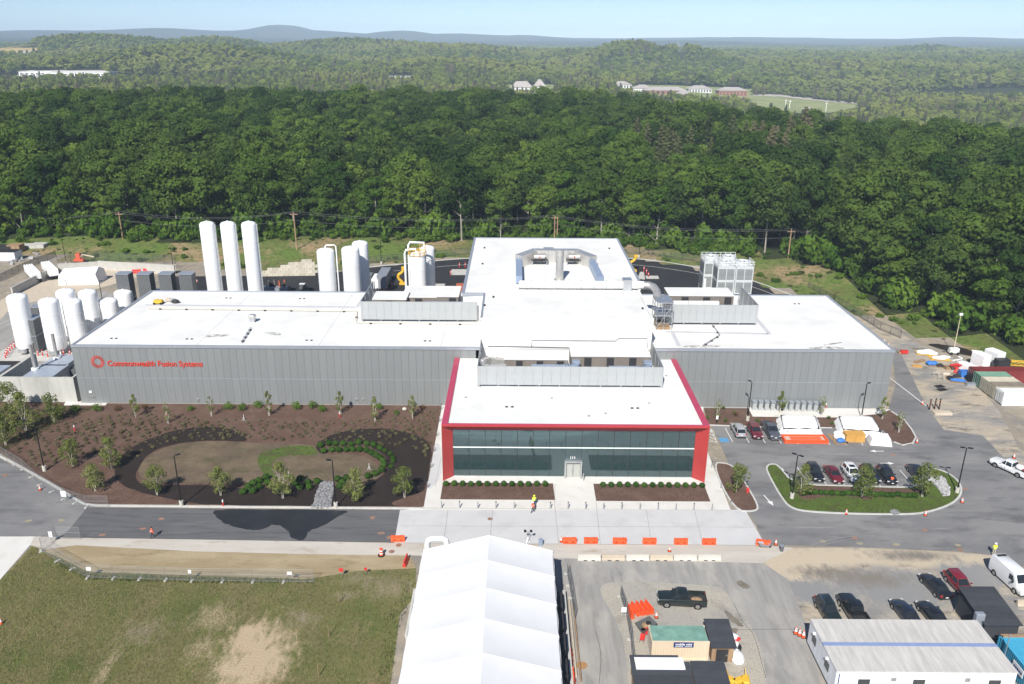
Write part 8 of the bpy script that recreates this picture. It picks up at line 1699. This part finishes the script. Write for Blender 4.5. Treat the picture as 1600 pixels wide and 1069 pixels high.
weeds('weed_strip', 'rough green weeds under the birches by the concrete wall', SP([(-30,705),(10,705),(60,680),(110,652),(150,638),(60,640),(-30,640)]), 6000, 'leaf_weed', .15,.5,.05)
mat('dry_blade', (0.25,0.215,0.11), 0.9, var=0.3, scale=.3); mat('green_blade', (0.14,0.165,0.045), 0.9, var=0.3, scale=.25)
FLD = SP([(2,908),(52,856),(95,874),(140,896),(330,902),(480,907),(560,895),(640,892),(640,930),(620,960),(606,1069),(600,1120),(-20,1120)])
weeds('field_grass_blades', 'rough green grass growing over the field', FLD, 60000, 'green_blade', .06,.20,.035, 31); weeds('dry_grass_blades', 'dry straw coloured grass mixed into the field', FLD, 45000, 'dry_blade', .06,.22,.03, 32)
weeds('fence_weeds', 'dark green weeds along the foot of the field fence', SP([(90,876),(137,898),(300,903),(490,905),(490,913),(300,912),(137,907),(95,886)]), 1500, 'leaf_weed', .12,.4,.05, 33); weeds('tent_weeds', 'weeds growing along the marquee side', SP([(600,960),(622,935),(640,905),(652,905),(640,950),(622,990),(612,1069),(590,1069)]), 420, 'leaf_weed', .08,.35,.05, 34)
weeds('island_grass', 'short green grass on the planted island', [(x,y) for x,y in SP([(1200,733),(1212,729),(1235,760),(1250,782),(1300,777),(1420,780),(1442,767),(1440,740),(1462,735),(1496,756),(1497,776),(1480,788),(1430,801),(1262,797),(1238,791),(1226,782)])], 16000, 'leaf_bush', .08,.22,.04, 35)
# loose stones: channel, stone patches, each stone its own mesh
SM = [MB().ball((0,0,0),.17,.13,.10,6,4).data('stone'), MB().ball((0,0,0),.14,.16,.09,6,4).data('stone')]
g2_ = random.Random(5)
def stones(label, poly, n, z, m):
    P_ = np.array(poly); c_ = P_.mean(0); t = thing('stone_bed', label, 'stones', (float(c_[0]),float(c_[1]),z)); k = 0
    while k < n:
        q = (g2_.uniform(P_[:,0].min(),P_[:,0].max()), g2_.uniform(P_[:,1].min(),P_[:,1].max()))
        if inside(q, poly): o = obj('stone', SM[k%2], m, t, (q[0]-c_[0],q[1]-c_[1],g2_.uniform(0,.05)), g2_.uniform(0,6)); s = g2_.uniform(.7,1.7); o.scale = (s,s,s); k += 1
stones('loose grey stones filling the drainage channel', ROCKS, 280, .11, 'stone_dark')
SM = [m.copy() for m in SM]
for m in SM: m.materials.clear()
stones('loose pale stones of the island patch', SP([(1453,743),(1462,742),(1474,747),(1485,764),(1483,775),(1474,776),(1465,762),(1453,751)]), 240, .13, 'stone')
# ================================================================== air: thin haze over the whole land
hz_ = MB().box(-9900,9900,-400,12500,-45,270).build('haze', None); m = bpy.data.materials.new('haze'); m.use_nodes = True; N = m.node_tree.nodes; N.remove(N['Principled BSDF']); pv = N.new('ShaderNodeVolumePrincipled'); pv.inputs['Color'].default_value = (0.62,0.80,1.0,1); pv.inputs['Density'].default_value = HAZE_D; pv.inputs['Anisotropy'].default_value = -0.33; m.node_tree.links.new(pv.outputs[0], N['Material Output'].inputs['Volume']); hz_.data.materials.append(m); tag(hz_, kind='stuff')
